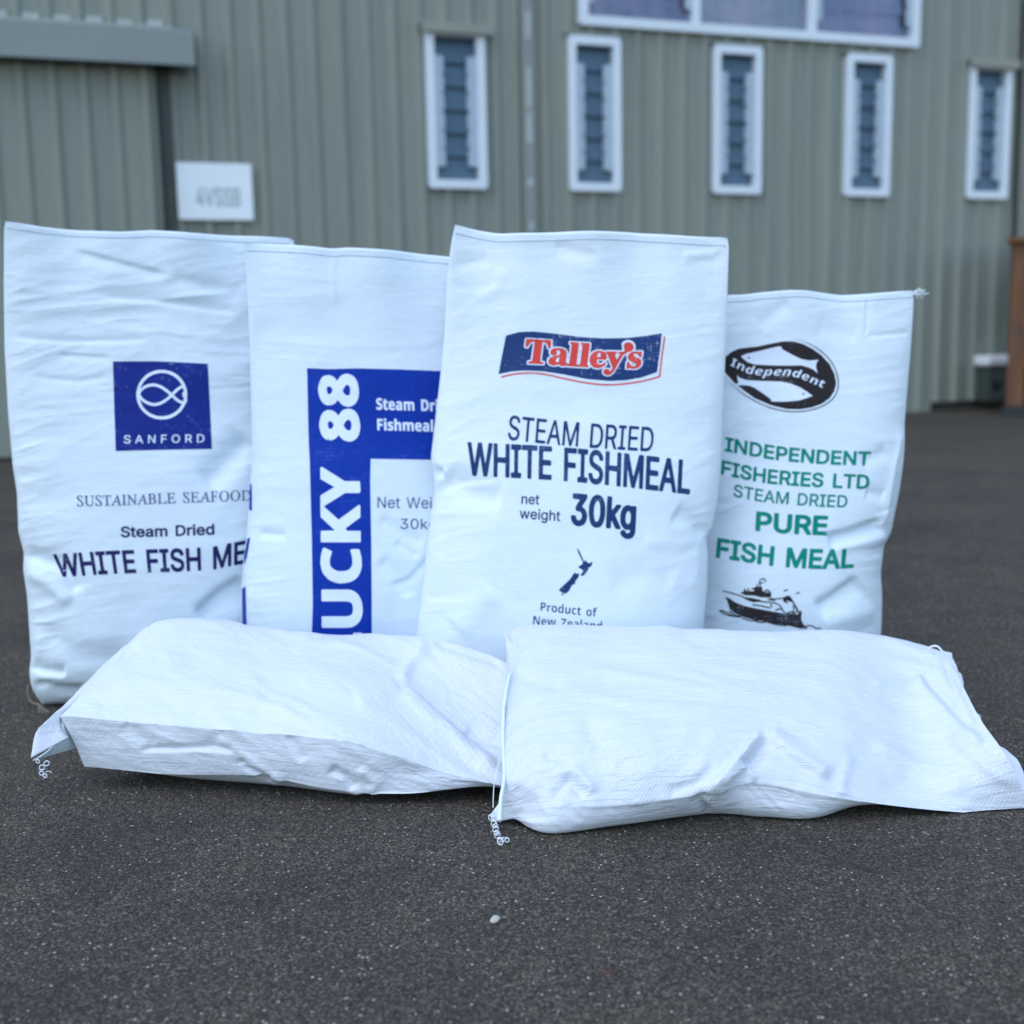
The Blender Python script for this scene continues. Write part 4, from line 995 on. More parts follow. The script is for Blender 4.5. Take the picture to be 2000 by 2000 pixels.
"netw2":[7.239,[0.8,1.64,2.13,2.16,4.02,4.78,5.1,5.91,6.71,7.24],[[2,0,12,0,14,2,13,78,14,81,28,58,64,0,78,0,80,1,80,100,68,100,67,100,67,22,66,20,58,34,16,100,14,100,2,100,0,100,0,2],[120,0,134,-2,146,0,156,6,160,10,163,16,163,18,152,21,148,15,144,12,138,10,130,10,124,11,119,14,115,18,112,24,111,32,112,33,164,33,165,34,164,48,160,60,156,66,152,70,142,75,136,76,128,76,122,75,116,72,110,68,106,63,102,58,99,50,98,34,99,26,101,18,105,12,110,6,116,2],[112,44,111,46,112,50,117,58,122,62,130,64,138,64,144,61,149,54,151,46,151,44,150,44],[193,1,204,-1,212,0,213,1,211,9,210,11,204,10,200,11,197,15,196,19,196,63,198,64,210,64,211,65,211,73,210,75,198,75,196,77,196,93,184,93,183,77,182,75,172,75,172,65,174,64,182,64,183,63,183,15,186,7,190,3],[301,0,315,0,317,2,337,81,339,76,359,1,361,0,373,0,375,1,402,100,401,100,389,100,389,100,367,14,345,100,331,100,330,100,309,18,307,20,287,99,285,100,275,100,274,100,300,2],[434,0,448,-2,460,0,470,6,474,10,477,16,477,18,466,21,462,15,458,12,452,10,444,10,438,11,433,14,429,18,426,24,425,32,426,33,478,33,479,34,478,48,474,60,470,66,466,70,456,75,450,76,442,76,436,75,430,72,424,68,420,63,416,58,413,50,412,34,413,26,415,18,419,12,424,6,430,2],[426,44,425,46,426,50,431,58,436,62,444,64,452,64,458,61,463,54,465,46,465,44,464,44],[497,0,507,0,508,2,508,74,507,75,497,75,495,74,495,2],[497,88,501,87,505,87,509,90,510,96,509,100,507,102,501,103,497,102,494,100,493,94,495,90],[544,-28,558,-30,572,-28,582,-23,586,-19,589,-14,591,-8,591,-2,591,72,591,74,590,75,580,75,579,74,579,66,578,64,573,70,566,74,556,76,546,74,540,71,535,68,530,62,527,56,524,42,525,28,529,16,535,8,540,5,546,2,552,1,560,1,566,2,570,4,574,8,578,13,578,12,578,-2,577,-8,575,-12,570,-16,560,-19,550,-18,543,-14,538,-8,528,-13,527,-14,528,-16,534,-22,538,-25],[550,13,543,18,539,26,537,36,538,48,542,56,548,62,556,64,564,64,571,60,576,52,579,40,578,28,574,20,568,14,560,12],[613,0,623,0,624,2,624,46,626,54,628,58,631,61,635,63,641,64,647,64,651,62,655,59,658,54,659,46,659,0,671,0,672,2,672,50,671,58,668,64,664,70,659,73,653,75,647,76,641,76,635,74,629,70,625,65,624,68,624,100,623,100,613,100,611,100,611,2],[704,1,715,-1,723,0,724,1,722,9,721,11,715,10,711,11,708,15,707,19,707,63,709,64,721,64,722,65,722,73,721,75,709,75,707,77,707,93,695,93,694,77,693,75,683,75,683,65,685,64,693,64,694,63,694,15,697,7,701,3]]],
"sign":[3.545,[0.63,1.42,2.09,2.79,3.51],[[44,-4,52,-4,55,-2,56,16,64,17,66,19,67,32,66,34,64,36,56,36,56,62,54,66,52,66,42,66,40,66,38,64,38,36,22,36,22,38,51,100,50,102,48,104,36,104,33,102,1,34,0,32,0,20,2,17,4,17,38,16,39,-2,40,-3],[102,-4,114,-4,116,-2,145,98,145,102,144,104,132,104,130,104,128,102,108,30,106,32,86,102,84,104,82,104,72,104,68,102,68,98,97,0,98,-2,100,-4],[167,-4,174,-5,182,-6,190,-4,196,-2,202,2,206,7,209,12,212,20,213,28,212,36,209,42,205,48,194,56,172,64,168,68,167,70,167,76,168,81,172,84,178,86,184,86,190,82,193,78,194,72,196,70,208,70,211,72,211,76,210,84,204,94,196,101,186,105,174,105,168,103,162,100,154,92,151,86,149,80,149,72,149,66,151,60,155,54,159,50,165,46,190,36,192,34,194,30,194,24,191,18,186,15,180,14,174,14,168,18,166,22,165,28,162,31,150,31,148,30,147,28,148,18,152,8,158,1],[237,-4,245,-5,253,-6,261,-4,267,-2,272,2,277,7,280,12,282,20,283,28,282,36,279,42,275,48,265,56,243,64,239,68,237,70,237,76,239,81,243,84,249,86,255,86,260,82,263,78,264,72,267,70,279,70,281,72,282,76,280,84,275,94,267,101,257,105,245,105,239,103,233,100,224,92,221,86,219,80,219,72,219,66,221,60,225,54,229,50,235,46,260,36,263,34,265,30,265,24,262,18,257,15,251,14,245,14,239,18,236,22,235,28,233,31,221,31,219,30,217,28,218,18,222,8,229,1],[294,-4,326,-4,336,-2,342,1,346,4,349,8,352,14,354,24,354,36,349,46,344,52,349,60,351,66,351,74,351,82,349,88,345,94,340,99,334,102,324,104,294,104,291,102,290,0,292,-3],[310,15,309,16,308,18,308,40,310,41,324,41,328,41,332,38,335,34,337,28,336,22,333,18,330,16,326,15],[310,60,308,62,309,84,310,85,324,85,330,82,333,78,334,74,333,68,330,63,324,60]]],
"kg2":[3.182,[0.69,1.6,2.43,3.18],[[21,0,34,-2,48,0,59,6,63,10,67,16,69,24,69,32,68,38,64,45,59,50,53,54,48,56,37,58,65,90,65,98,64,100,6,100,5,90,6,89,48,88,23,60,22,58,22,50,24,48,36,48,42,47,50,42,54,36,56,30,56,24,53,18,49,14,44,12,38,10,32,10,26,11,20,14,16,18,12,26,1,26,0,24,2,16,6,10,12,4],[114,0,122,-2,130,-1,138,1,144,4,150,10,154,16,157,22,159,32,161,44,160,58,159,70,156,80,151,88,146,94,140,99,132,101,126,102,118,101,112,99,106,95,101,90,97,84,93,76,91,68,90,58,90,46,91,34,93,24,96,16,102,8,108,3],[124,10,118,12,114,14,108,22,104,36,103,52,104,68,109,80,116,87,120,89,126,90,132,89,136,87,140,83,143,78,147,64,148,46,146,30,144,24,141,18,134,12,130,11],[182,0,192,0,193,2,193,28,200,34,228,0,242,0,242,2,211,42,211,44,240,74,238,75,226,75,194,42,193,46,193,100,192,100,182,100,180,100,180,2],[271,-28,285,-30,299,-28,309,-23,313,-19,316,-14,318,-8,318,-2,318,72,318,74,317,75,307,75,306,74,306,66,305,64,300,70,293,74,283,76,273,74,267,71,262,68,257,62,254,56,251,42,252,28,256,16,262,8,267,5,273,2,279,1,287,1,293,2,297,4,301,8,305,13,305,12,305,-2,304,-8,302,-12,297,-16,287,-19,277,-18,270,-14,265,-8,255,-13,254,-14,255,-16,261,-22,265,-25],[277,13,270,18,266,26,264,36,265,48,269,56,275,62,283,64,291,64,298,60,303,52,306,40,305,28,301,20,295,14,287,12]]],
"steam3":[6.245,[0.49,1.08,1.61,2.27,3.03,3.1,4.07,4.67,5.05,5.58,6.23],[[15,-1,22,-3,28,-3,34,-1,38,1,42,4,46,9,50,21,50,35,48,41,44,47,36,54,18,62,15,65,13,69,13,77,15,83,19,87,24,89,30,88,34,86,37,81,40,73,48,73,49,75,48,85,44,93,36,100,28,102,18,101,11,97,5,89,2,79,3,65,5,59,7,55,16,48,34,39,38,35,39,31,39,23,37,17,32,12,26,11,20,12,15,15,13,19,11,27,10,28,2,28,0,27,1,17,5,9,9,3],[81,-1,87,-1,89,1,89,87,91,88,109,88,109,101,59,101,58,101,57,99,57,89,59,88,77,88,78,87,78,1,79,-1],[121,-1,161,-1,162,1,162,11,161,12,131,12,130,15,130,43,131,44,159,44,160,47,159,57,131,57,130,59,130,87,131,88,161,88,162,89,162,99,161,101,120,101,119,99,119,1],[170,-1,178,-1,179,1,185,25,186,27,188,27,210,27,211,25,218,-1,226,-1,228,0,203,101,194,101,192,100,168,1],[190,40,189,41,189,43,198,83,207,41],[237,-1,243,-1,245,0,246,1,246,59,246,65,247,67,265,1,265,-1,267,-1,273,-1,275,1,291,66,292,65,293,59,293,1,293,0,295,-1,301,-1,303,0,303,101,291,101,289,100,269,22,249,101,236,101,235,99,235,1],[355,-1,377,-1,387,1,393,5,398,11,402,17,405,25,407,37,408,51,407,65,405,75,401,84,397,91,391,97,383,100,377,101,355,101,354,101,353,99,353,1],[365,12,364,15,364,87,365,88,379,87,383,86,388,83,392,77,395,71,396,63,397,53,396,35,392,23,385,15,377,13],[420,-1,428,-1,429,1,429,35,429,37,430,38,442,38,443,37,456,0,458,-1,466,-1,468,1,454,41,461,47,465,57,466,69,465,81,462,89,458,94,454,98,448,101,420,101,419,101,418,99,418,1],[430,51,429,53,429,87,430,88,442,88,448,86,452,82,455,75,455,65,453,57,450,54,446,52],[475,-1,505,-1,506,1,506,11,505,12,495,13,495,15,495,87,497,88,505,88,506,89,506,99,505,101,475,101,474,101,473,99,473,89,475,88,483,88,484,87,484,85,484,15,483,12,475,12,473,11,473,1],[518,-1,558,-1,559,1,559,11,558,12,528,12,526,15,527,43,528,44,556,44,556,47,556,57,528,57,526,59,527,87,528,88,558,88,559,89,559,99,558,101,516,101,516,99,516,1],[572,-1,594,-1,604,1,610,5,615,11,618,17,621,25,624,37,624,51,624,65,622,75,618,84,614,91,607,97,600,100,594,101,572,101,571,101,570,99,570,1],[582,12,581,15,581,87,582,88,596,87,600,86,605,83,609,77,611,71,613,63,614,53,613,35,609,23,602,15,594,13]]],
"wfm3":[7.366,[0.8,1.36,1.75,2.27,2.75,2.81,3.57,3.94,4.45,5.04,5.78,6.29,6.89,7.34],[[20,-3,28,-3,31,-1,40,54,42,60,52,-1,54,-3,56,-3,64,-3,66,-1,83,99,82,102,80,103,72,103,69,101,60,41,58,42,48,101,46,103,44,103,36,103,34,101,24,36,13,101,12,103,10,103,2,103,0,101,16,1,18,-3],[90,-3,98,-3,99,-1,100,41,102,43,124,42,125,41,125,-1,128,-3,130,-3,136,-3,139,-1,139,99,138,102,136,103,128,103,125,101,125,61,124,60,100,60,99,101,98,103,96,103,88,103,86,101,86,1,86,-1,88,-3],[147,-3,173,-3,175,-3,177,-1,178,11,177,13,175,14,167,15,167,85,175,86,177,87,177,100,175,103,147,103,145,103,144,101,143,89,144,87,145,86,154,85,154,15,145,14,143,11,144,-1,145,-3],[201,-3,209,-3,211,-1,212,85,213,86,227,86,230,87,230,101,229,102,227,103,183,103,181,103,179,101,179,89,180,87,181,86,197,86,198,85,198,1,199,-2],[239,-3,275,-3,278,-1,278,11,277,14,275,14,251,14,249,15,249,42,273,42,275,43,276,45,276,57,274,59,249,60,249,85,251,86,275,86,277,87,278,89,278,101,275,103,239,103,237,103,235,101,235,1,235,-1,237,-3],[322,-3,330,-3,331,-1,332,40,354,40,356,41,357,43,357,55,356,57,332,58,331,85,334,86,358,86,359,87,360,101,358,103,322,103,320,103,318,101,318,1,318,-1,320,-3],[367,-3,393,-3,395,-3,396,-1,397,11,396,13,395,14,386,15,386,85,395,86,396,87,397,100,395,103,367,103,365,103,363,101,363,89,363,87,365,86,373,85,373,15,365,14,363,11,363,-1,365,-3],[414,-3,421,-5,427,-5,433,-3,437,-1,441,3,445,9,448,21,448,35,446,41,443,47,435,55,419,63,414,69,414,75,415,81,419,86,423,87,427,87,431,84,433,79,434,73,437,71,445,71,447,73,446,85,441,95,435,101,427,104,419,104,411,99,404,91,401,79,401,65,403,59,406,53,413,47,431,37,435,31,435,25,433,19,431,15,425,13,421,13,417,15,414,19,413,27,411,30,401,30,399,27,400,17,403,9,408,1],[458,-3,466,-3,468,-1,468,41,470,43,492,42,493,41,493,-1,496,-3,498,-3,504,-3,507,-1,507,99,506,102,504,103,496,103,493,101,493,61,492,60,468,60,468,101,466,103,464,103,456,103,454,101,454,1,454,-1,456,-3],[519,-3,525,-3,528,-1,528,49,529,53,542,-1,545,-3,551,-3,554,-1,567,54,568,-1,569,-3,571,-3,579,-3,581,-1,581,99,581,101,579,103,567,103,564,101,549,35,547,35,532,101,529,103,527,103,517,103,515,101,515,1,515,-1,517,-3],[593,-3,629,-3,632,-1,632,11,631,14,629,14,605,14,603,15,603,42,627,42,629,43,630,45,630,57,628,59,603,60,603,85,605,86,629,86,631,87,632,89,632,101,629,103,593,103,591,103,589,101,589,1,589,-1,591,-3],[637,-3,645,-3,647,-1,653,25,671,25,673,23,678,-1,681,-3,689,-3,692,-1,670,99,669,102,667,103,657,103,655,101,634,1,634,-1,635,-3],[657,42,657,43,661,67,663,69,669,43,667,42],[699,-3,733,-3,735,-3,736,-1,737,1,737,11,735,14,711,14,709,15,709,99,709,101,707,103,705,103,697,103,695,101,695,99,695,1,695,-1,697,-3]]],
"net3":[1.8,[0.57,1.34,1.78],[[2,-2,12,-2,14,-2,15,0,16,50,17,54,20,59,24,61,30,63,35,62,39,60,42,56,43,52,44,0,46,-2,48,-2,58,-2,59,0,59,48,58,56,57,62,54,67,50,72,46,75,38,77,30,77,22,75,16,70,15,72,14,76,1,76,0,74,0,0],[93,-2,99,-3,107,-4,119,-1,124,2,129,6,132,10,134,16,134,18,133,20,121,22,117,16,115,14,109,11,103,11,99,12,94,14,91,18,88,22,86,28,87,31,133,31,135,32,135,48,133,56,130,62,126,68,121,72,111,77,99,77,93,76,87,73,82,68,77,62,72,50,71,34,72,26,74,18,77,12,81,6,87,1],[87,46,88,52,92,58,97,61,103,63,109,62,115,58,118,52,120,46,119,45],[160,-1,165,-2,171,-3,177,-2,180,-1,180,1,178,11,177,12,171,12,167,13,165,15,164,19,164,61,167,62,177,62,178,63,178,75,177,77,164,77,164,93,163,95,151,94,149,93,149,77,141,77,139,75,139,65,139,63,141,62,147,62,149,61,150,13,153,5,157,1]]],
"weight3":[3.95,[0.96,1.68,1.96,2.71,3.45,3.93],[[24,-2,34,-2,36,0,48,46,50,48,62,0,64,-2,76,-2,78,0,98,73,98,76,83,76,70,24,57,74,56,76,44,77,42,76,30,29,28,26,15,76,1,76,0,74,21,0,22,-2],[127,-2,133,-3,141,-4,153,-1,158,2,162,6,165,10,168,16,168,18,167,20,155,22,151,16,149,14,143,11,137,11,133,12,128,14,125,18,122,22,120,28,121,31,167,31,169,32,169,48,167,56,164,62,160,68,155,72,145,77,133,77,127,76,121,73,116,68,111,62,106,50,105,34,105,26,108,18,111,12,115,6,121,1],[121,46,122,52,126,58,131,61,137,63,143,62,149,58,152,52,154,46,153,45],[185,-2,195,-2,196,0,196,74,195,76,193,77,183,77,181,74,181,0,183,-2],[184,86,191,85,195,87,197,90,198,94,198,98,195,102,193,104,189,105,185,104,180,100,179,96,179,92,182,88],[228,-30,240,-32,254,-30,264,-24,270,-16,272,-10,273,-2,273,74,272,76,260,77,258,74,258,69,252,74,246,77,238,78,230,76,224,73,220,70,215,64,212,58,208,46,208,30,211,18,217,8,226,2,232,0,238,-1,248,0,258,7,258,6,257,-8,254,-13,249,-16,242,-17,234,-16,229,-14,222,-6,212,-12,211,-14,211,-16,216,-22,222,-27],[236,14,230,18,225,24,223,34,223,44,226,52,230,58,236,62,244,63,250,60,253,56,255,52,258,42,258,30,255,22,250,16,244,14],[290,-2,300,-2,302,-2,303,0,304,50,305,54,308,59,312,61,318,63,323,62,327,60,330,56,331,52,332,0,334,-2,336,-2,346,-2,347,0,347,50,346,58,344,64,340,70,336,73,332,76,326,77,320,78,314,76,309,74,304,70,303,72,303,100,302,102,300,102,290,102,288,100,288,0],[375,-1,380,-2,386,-3,392,-2,395,-1,395,1,393,11,392,12,386,12,382,13,380,15,379,19,379,61,382,62,392,62,393,63,393,75,392,77,379,77,379,93,378,95,366,94,364,93,364,77,356,77,354,75,354,65,354,63,356,62,362,62,364,61,365,13,368,5,372,1]]],
"kg3":[2.059,[0.47,1.04,1.55,2.01],[[16,-4,22,-6,28,-6,34,-4,38,-2,42,1,46,6,50,16,52,30,49,44,44,53,40,57,35,60,34,62,49,90,49,100,48,102,46,104,8,104,4,103,3,100,3,88,6,85,26,84,14,60,14,48,16,45,26,44,30,42,33,38,35,32,35,26,33,20,30,16,26,14,22,15,20,17,18,20,16,28,14,30,4,30,1,28,0,26,1,18,4,8,10,0],[74,-4,80,-6,86,-5,92,-3,96,0,100,6,104,14,108,34,108,62,106,76,103,86,100,94,95,100,90,104,84,106,78,105,74,104,70,101,65,96,60,84,56,66,56,42,59,20,62,11,65,4,70,-1],[80,15,76,20,74,30,72,42,72,56,73,68,76,78,79,84,82,86,84,85,86,83,90,74,91,60,92,44,90,30,88,20,84,15,82,14],[118,-4,124,-4,127,-2,128,0,128,20,130,22,142,-2,144,-4,156,-4,158,-4,159,0,158,4,140,42,140,44,157,72,158,76,157,78,154,79,144,79,142,78,130,59,129,60,128,64,128,100,126,104,124,104,114,104,112,102,112,100,112,0,114,-4],[172,-32,182,-34,192,-32,196,-29,200,-25,205,-14,206,-2,206,74,204,78,202,79,194,79,190,77,186,79,182,80,176,80,172,78,168,75,163,70,158,58,156,46,156,32,157,20,161,10,166,3,172,-2,180,-4,188,-2,189,-2,189,-4,188,-11,184,-14,178,-14,176,-12,172,-5,170,-4,166,-4,158,-12,158,-16,162,-24,166,-28],[178,17,175,22,173,28,173,44,176,56,178,59,182,60,185,58,188,52,189,42,189,32,188,24,185,18,182,16]]],
"prod3":[6.515,[0.59,1.18,1.92,2.65,3.46,4.16,4.69,4.73,5.95,6.54],[[0,4,0,2,14,2,16,4,16,36,18,37,32,37,41,40,48,44,54,52,57,64,57,78,55,84,52,89,48,93,44,95,38,97,30,98,2,98,0,98],[18,51,16,53,16,84,28,84,36,82,40,78,42,72,42,66,40,59,37,55,32,53,26,52],[76,4,76,2,90,2,91,4,91,40,92,48,96,53,100,57,106,59,114,60,116,62,117,76,116,76,110,76,104,74,98,70,92,62,90,64,87,74,86,75,78,75,76,74],[148,2,154,0,160,0,166,1,172,3,178,6,182,10,186,16,188,22,190,30,190,40,189,48,187,56,184,62,180,68,174,73,168,75,156,76,150,75,144,73,136,66,132,60,130,54,128,38,130,22,133,16,136,10,142,5],[158,14,151,16,146,22,144,30,144,42,145,52,148,58,154,62,160,63,166,61,171,56,174,48,174,36,173,26,170,19,164,15],[219,2,226,0,234,1,240,4,246,11,248,11,249,10,252,2,264,2,264,102,264,104,262,105,250,105,249,104,249,80,250,66,248,65,247,66,242,71,236,75,226,76,220,75,216,72,212,68,208,62,206,54,204,44,205,24,207,16,211,10,214,6],[232,14,226,17,222,22,220,30,220,42,222,52,225,58,230,62,236,62,243,60,247,54,250,44,250,32,248,24,245,18,240,15],[298,2,306,0,316,1,322,4,328,11,330,11,331,10,334,2,345,2,345,72,345,74,344,75,332,75,330,74,330,38,328,26,326,20,324,18,320,15,314,14,310,14,306,16,303,20,302,24,301,74,300,75,288,75,286,74,287,18,288,12,290,8,294,5],[381,2,389,0,399,0,407,2,410,4,412,6,412,16,411,19,403,15,395,14,389,15,385,18,380,26,379,38,380,50,384,58,389,61,395,63,401,62,409,59,413,70,413,72,411,73,405,75,397,76,389,76,383,75,377,72,373,69,369,64,366,58,364,50,363,40,364,28,365,20,368,14,371,9,375,5],[442,2,448,0,456,0,466,2,467,4,467,14,466,15,460,14,454,14,449,18,448,24,448,60,450,62,466,62,467,64,467,74,466,75,450,75,448,76,448,90,446,91,440,91,438,90,434,76,424,68,424,64,426,62,432,62,432,60,433,16,436,8,439,4],[551,2,557,0,563,0,569,1,575,3,581,6,585,10,589,16,591,22,593,30,593,40,593,48,591,56,588,62,583,68,577,73,571,75,559,76,553,75,547,73,539,66,536,60,533,54,531,38,534,22,536,16,540,10,545,5],[561,14,555,16,550,22,548,30,547,42,549,52,552,58,557,62,563,63,569,61,574,56,577,48,578,36,576,26,573,19,567,15],[615,4,617,2,629,2,630,4,630,62,633,62,645,62,646,64,646,66,646,74,645,75,630,76,631,85,633,90,637,92,648,91,651,102,651,104,643,105,635,106,627,104,621,102,618,98,616,94,614,76,605,70,605,64,607,62,613,62,615,61]]],
"nz3":[7.959,[0.77,1.55,2.65,2.66,3.86,4.56,5.27,5.64,6.39,7.2,7.97],[[0,4,0,2,12,2,14,4,14,52,13,76,14,77,16,76,54,2,74,2,75,4,75,98,74,98,62,98,61,98,62,26,60,24,22,98,20,98,2,98,0,98],[115,2,125,0,135,0,145,3,149,4,150,6,150,16,149,17,137,13,125,13,121,14,117,17,114,20,111,26,110,32,111,34,113,35,151,35,153,35,154,36,153,50,150,62,147,67,143,71,139,73,133,76,121,76,115,75,109,72,101,64,96,52,95,44,95,34,97,20,100,14,105,9,109,5],[113,45,111,46,111,48,113,56,117,62,121,64,127,64,131,64,135,61,138,56,139,50,139,46],[181,4,183,2,199,2,211,60,213,62,215,60,227,2,243,2,245,4,262,74,261,75,259,75,249,75,248,74,240,40,236,18,235,16,233,18,230,38,223,74,221,75,205,75,204,74,196,40,193,18,191,16,190,18,187,40,179,74,177,75,165,75,164,74],[322,4,322,2,384,2,384,16,344,16,342,16,341,18,382,86,383,96,383,98,382,98,326,98,323,98,323,86,324,84,362,84,363,84,364,82,322,14],[416,2,426,0,436,0,446,3,450,4,451,6,451,16,450,17,438,13,426,13,422,14,418,17,415,20,412,26,411,32,412,34,414,35,452,35,454,35,455,36,454,50,451,62,448,67,444,71,440,73,434,76,422,76,416,75,410,72,402,64,397,52,396,44,396,34,398,20,401,14,406,9,410,5],[414,45,412,46,412,48,414,56,418,62,422,64,428,64,432,64,436,61,439,56,440,50,440,46],[479,2,486,0,496,1,502,4,510,12,512,10,515,2,525,2,525,58,523,64,520,68,514,73,506,76,494,76,482,74,475,70,480,59,492,64,502,64,507,60,509,56,510,52,510,48,508,46,492,45,484,44,476,40,472,36,469,28,469,16,472,8],[488,14,485,18,484,22,485,28,488,32,490,34,496,36,508,37,510,36,509,24,506,18,502,14,498,13,492,13],[547,4,549,2,561,2,562,4,562,104,561,105,549,105,547,104],[591,2,598,0,608,1,614,4,622,12,624,10,627,2,637,2,637,58,635,64,632,68,626,73,618,76,606,76,594,74,587,70,592,59,604,64,614,64,619,60,621,56,622,52,622,48,620,46,604,45,596,44,588,40,584,36,581,28,581,16,584,8],[600,14,597,18,596,22,597,28,600,32,602,34,608,36,620,37,622,36,621,24,618,18,614,14,610,13,604,13],[659,4,661,2,673,2,674,4,675,40,676,52,678,55,681,60,685,62,691,63,695,62,699,60,701,55,702,52,703,2,717,2,718,4,718,55,715,66,713,70,709,73,701,76,691,76,683,73,675,65,673,66,671,74,669,75,661,75,659,74],[751,2,758,0,766,1,772,4,778,11,780,11,781,10,784,2,796,2,796,102,796,104,794,105,782,105,781,104,781,80,782,66,780,65,778,66,774,71,768,75,758,76,752,75,748,72,744,68,740,62,738,54,736,44,737,24,739,16,742,10,746,6],[764,14,758,17,754,22,752,30,752,42,754,52,757,58,762,62,768,62,775,60,779,54,781,44,782,32,780,24,777,18,772,15]]],
"ind4":[9.846,[0.52,1.49,2.51,3.33,4.22,5.03,6.02,7.05,7.87,8.86,9.8],[[6,-5,52,-5,54,-4,56,-1,56,13,52,16,42,16,40,16,39,17,39,83,40,84,52,84,55,85,56,89,56,99,56,101,54,104,52,105,4,105,2,104,0,101,0,89,2,85,4,84,16,84,17,81,17,17,16,16,4,16,1,13,0,-1,2,-4],[71,-5,83,-5,86,-3,87,-1,87,59,87,61,89,62,131,-4,133,-5,149,-5,153,-3,153,1,153,99,152,103,149,105,135,105,132,101,131,36,88,103,83,105,69,105,66,103,65,99,65,-1,67,-4],[174,-5,208,-5,222,-2,230,1,238,6,244,12,249,19,252,27,255,39,256,53,255,65,252,75,246,85,240,93,232,98,220,103,208,105,172,105,170,104,168,101,168,-1,170,-4],[192,16,190,17,190,83,192,84,208,84,218,82,222,79,227,75,231,69,233,63,234,47,232,33,226,24,218,18,208,16],[272,-5,332,-5,334,-4,337,-3,338,-1,338,11,336,14,334,16,290,16,288,17,289,39,290,40,330,40,332,42,334,45,334,57,333,59,330,61,289,61,289,83,290,84,334,85,336,86,337,89,337,101,334,104,270,105,268,104,267,101,266,-1,268,-4],[355,-5,367,-5,370,-3,371,-1,371,31,393,32,405,35,415,40,422,49,425,55,426,63,426,71,425,79,423,85,419,91,415,96,409,100,399,104,389,105,353,105,351,104,349,101,349,-1,351,-4],[373,52,371,53,371,83,373,84,391,84,397,83,401,80,403,75,405,69,403,61,401,57,397,54,393,53],[442,-5,502,-5,504,-4,507,-3,507,-1,507,11,506,14,504,16,460,16,458,17,458,39,460,40,500,40,502,42,503,45,503,57,502,59,500,61,458,61,458,83,460,84,504,85,506,86,507,89,507,101,504,104,440,105,438,104,436,101,436,-1,438,-4],[524,-5,536,-5,540,-3,540,-1,540,59,541,61,542,62,584,-4,586,-5,602,-5,606,-3,607,1,607,99,606,103,602,105,588,105,585,101,584,36,541,103,536,105,522,105,520,103,518,99,518,-1,520,-4],[627,-5,661,-5,675,-2,683,1,691,6,697,12,702,19,706,27,709,39,709,53,708,65,705,75,700,85,693,93,685,98,673,103,661,105,625,105,623,104,621,101,621,-1,623,-4],[645,16,643,17,643,83,645,84,661,84,671,82,676,79,680,75,684,69,686,63,688,47,685,33,679,24,671,18,661,16],[726,-5,786,-5,788,-4,790,-3,791,-1,791,11,790,14,788,16,744,16,742,17,742,39,744,40,784,40,786,42,787,45,787,57,786,59,784,61,742,61,742,83,744,84,788,85,790,86,791,89,791,101,788,104,724,105,722,104,720,101,720,-1,722,-4],[808,-5,820,-5,823,-3,824,-1,824,59,825,61,826,62,868,-4,870,-5,886,-5,890,-3,891,1,891,99,889,103,886,105,872,105,869,101,868,36,825,103,820,105,806,105,804,103,802,99,802,-1,804,-4],[938,-5,950,-5,952,-4,953,-1,953,83,956,84,980,84,983,85,985,89,985,99,984,103,982,104,904,105,902,104,900,101,900,89,900,87,902,85,904,84,930,84,931,83,931,-1,934,-4]]],
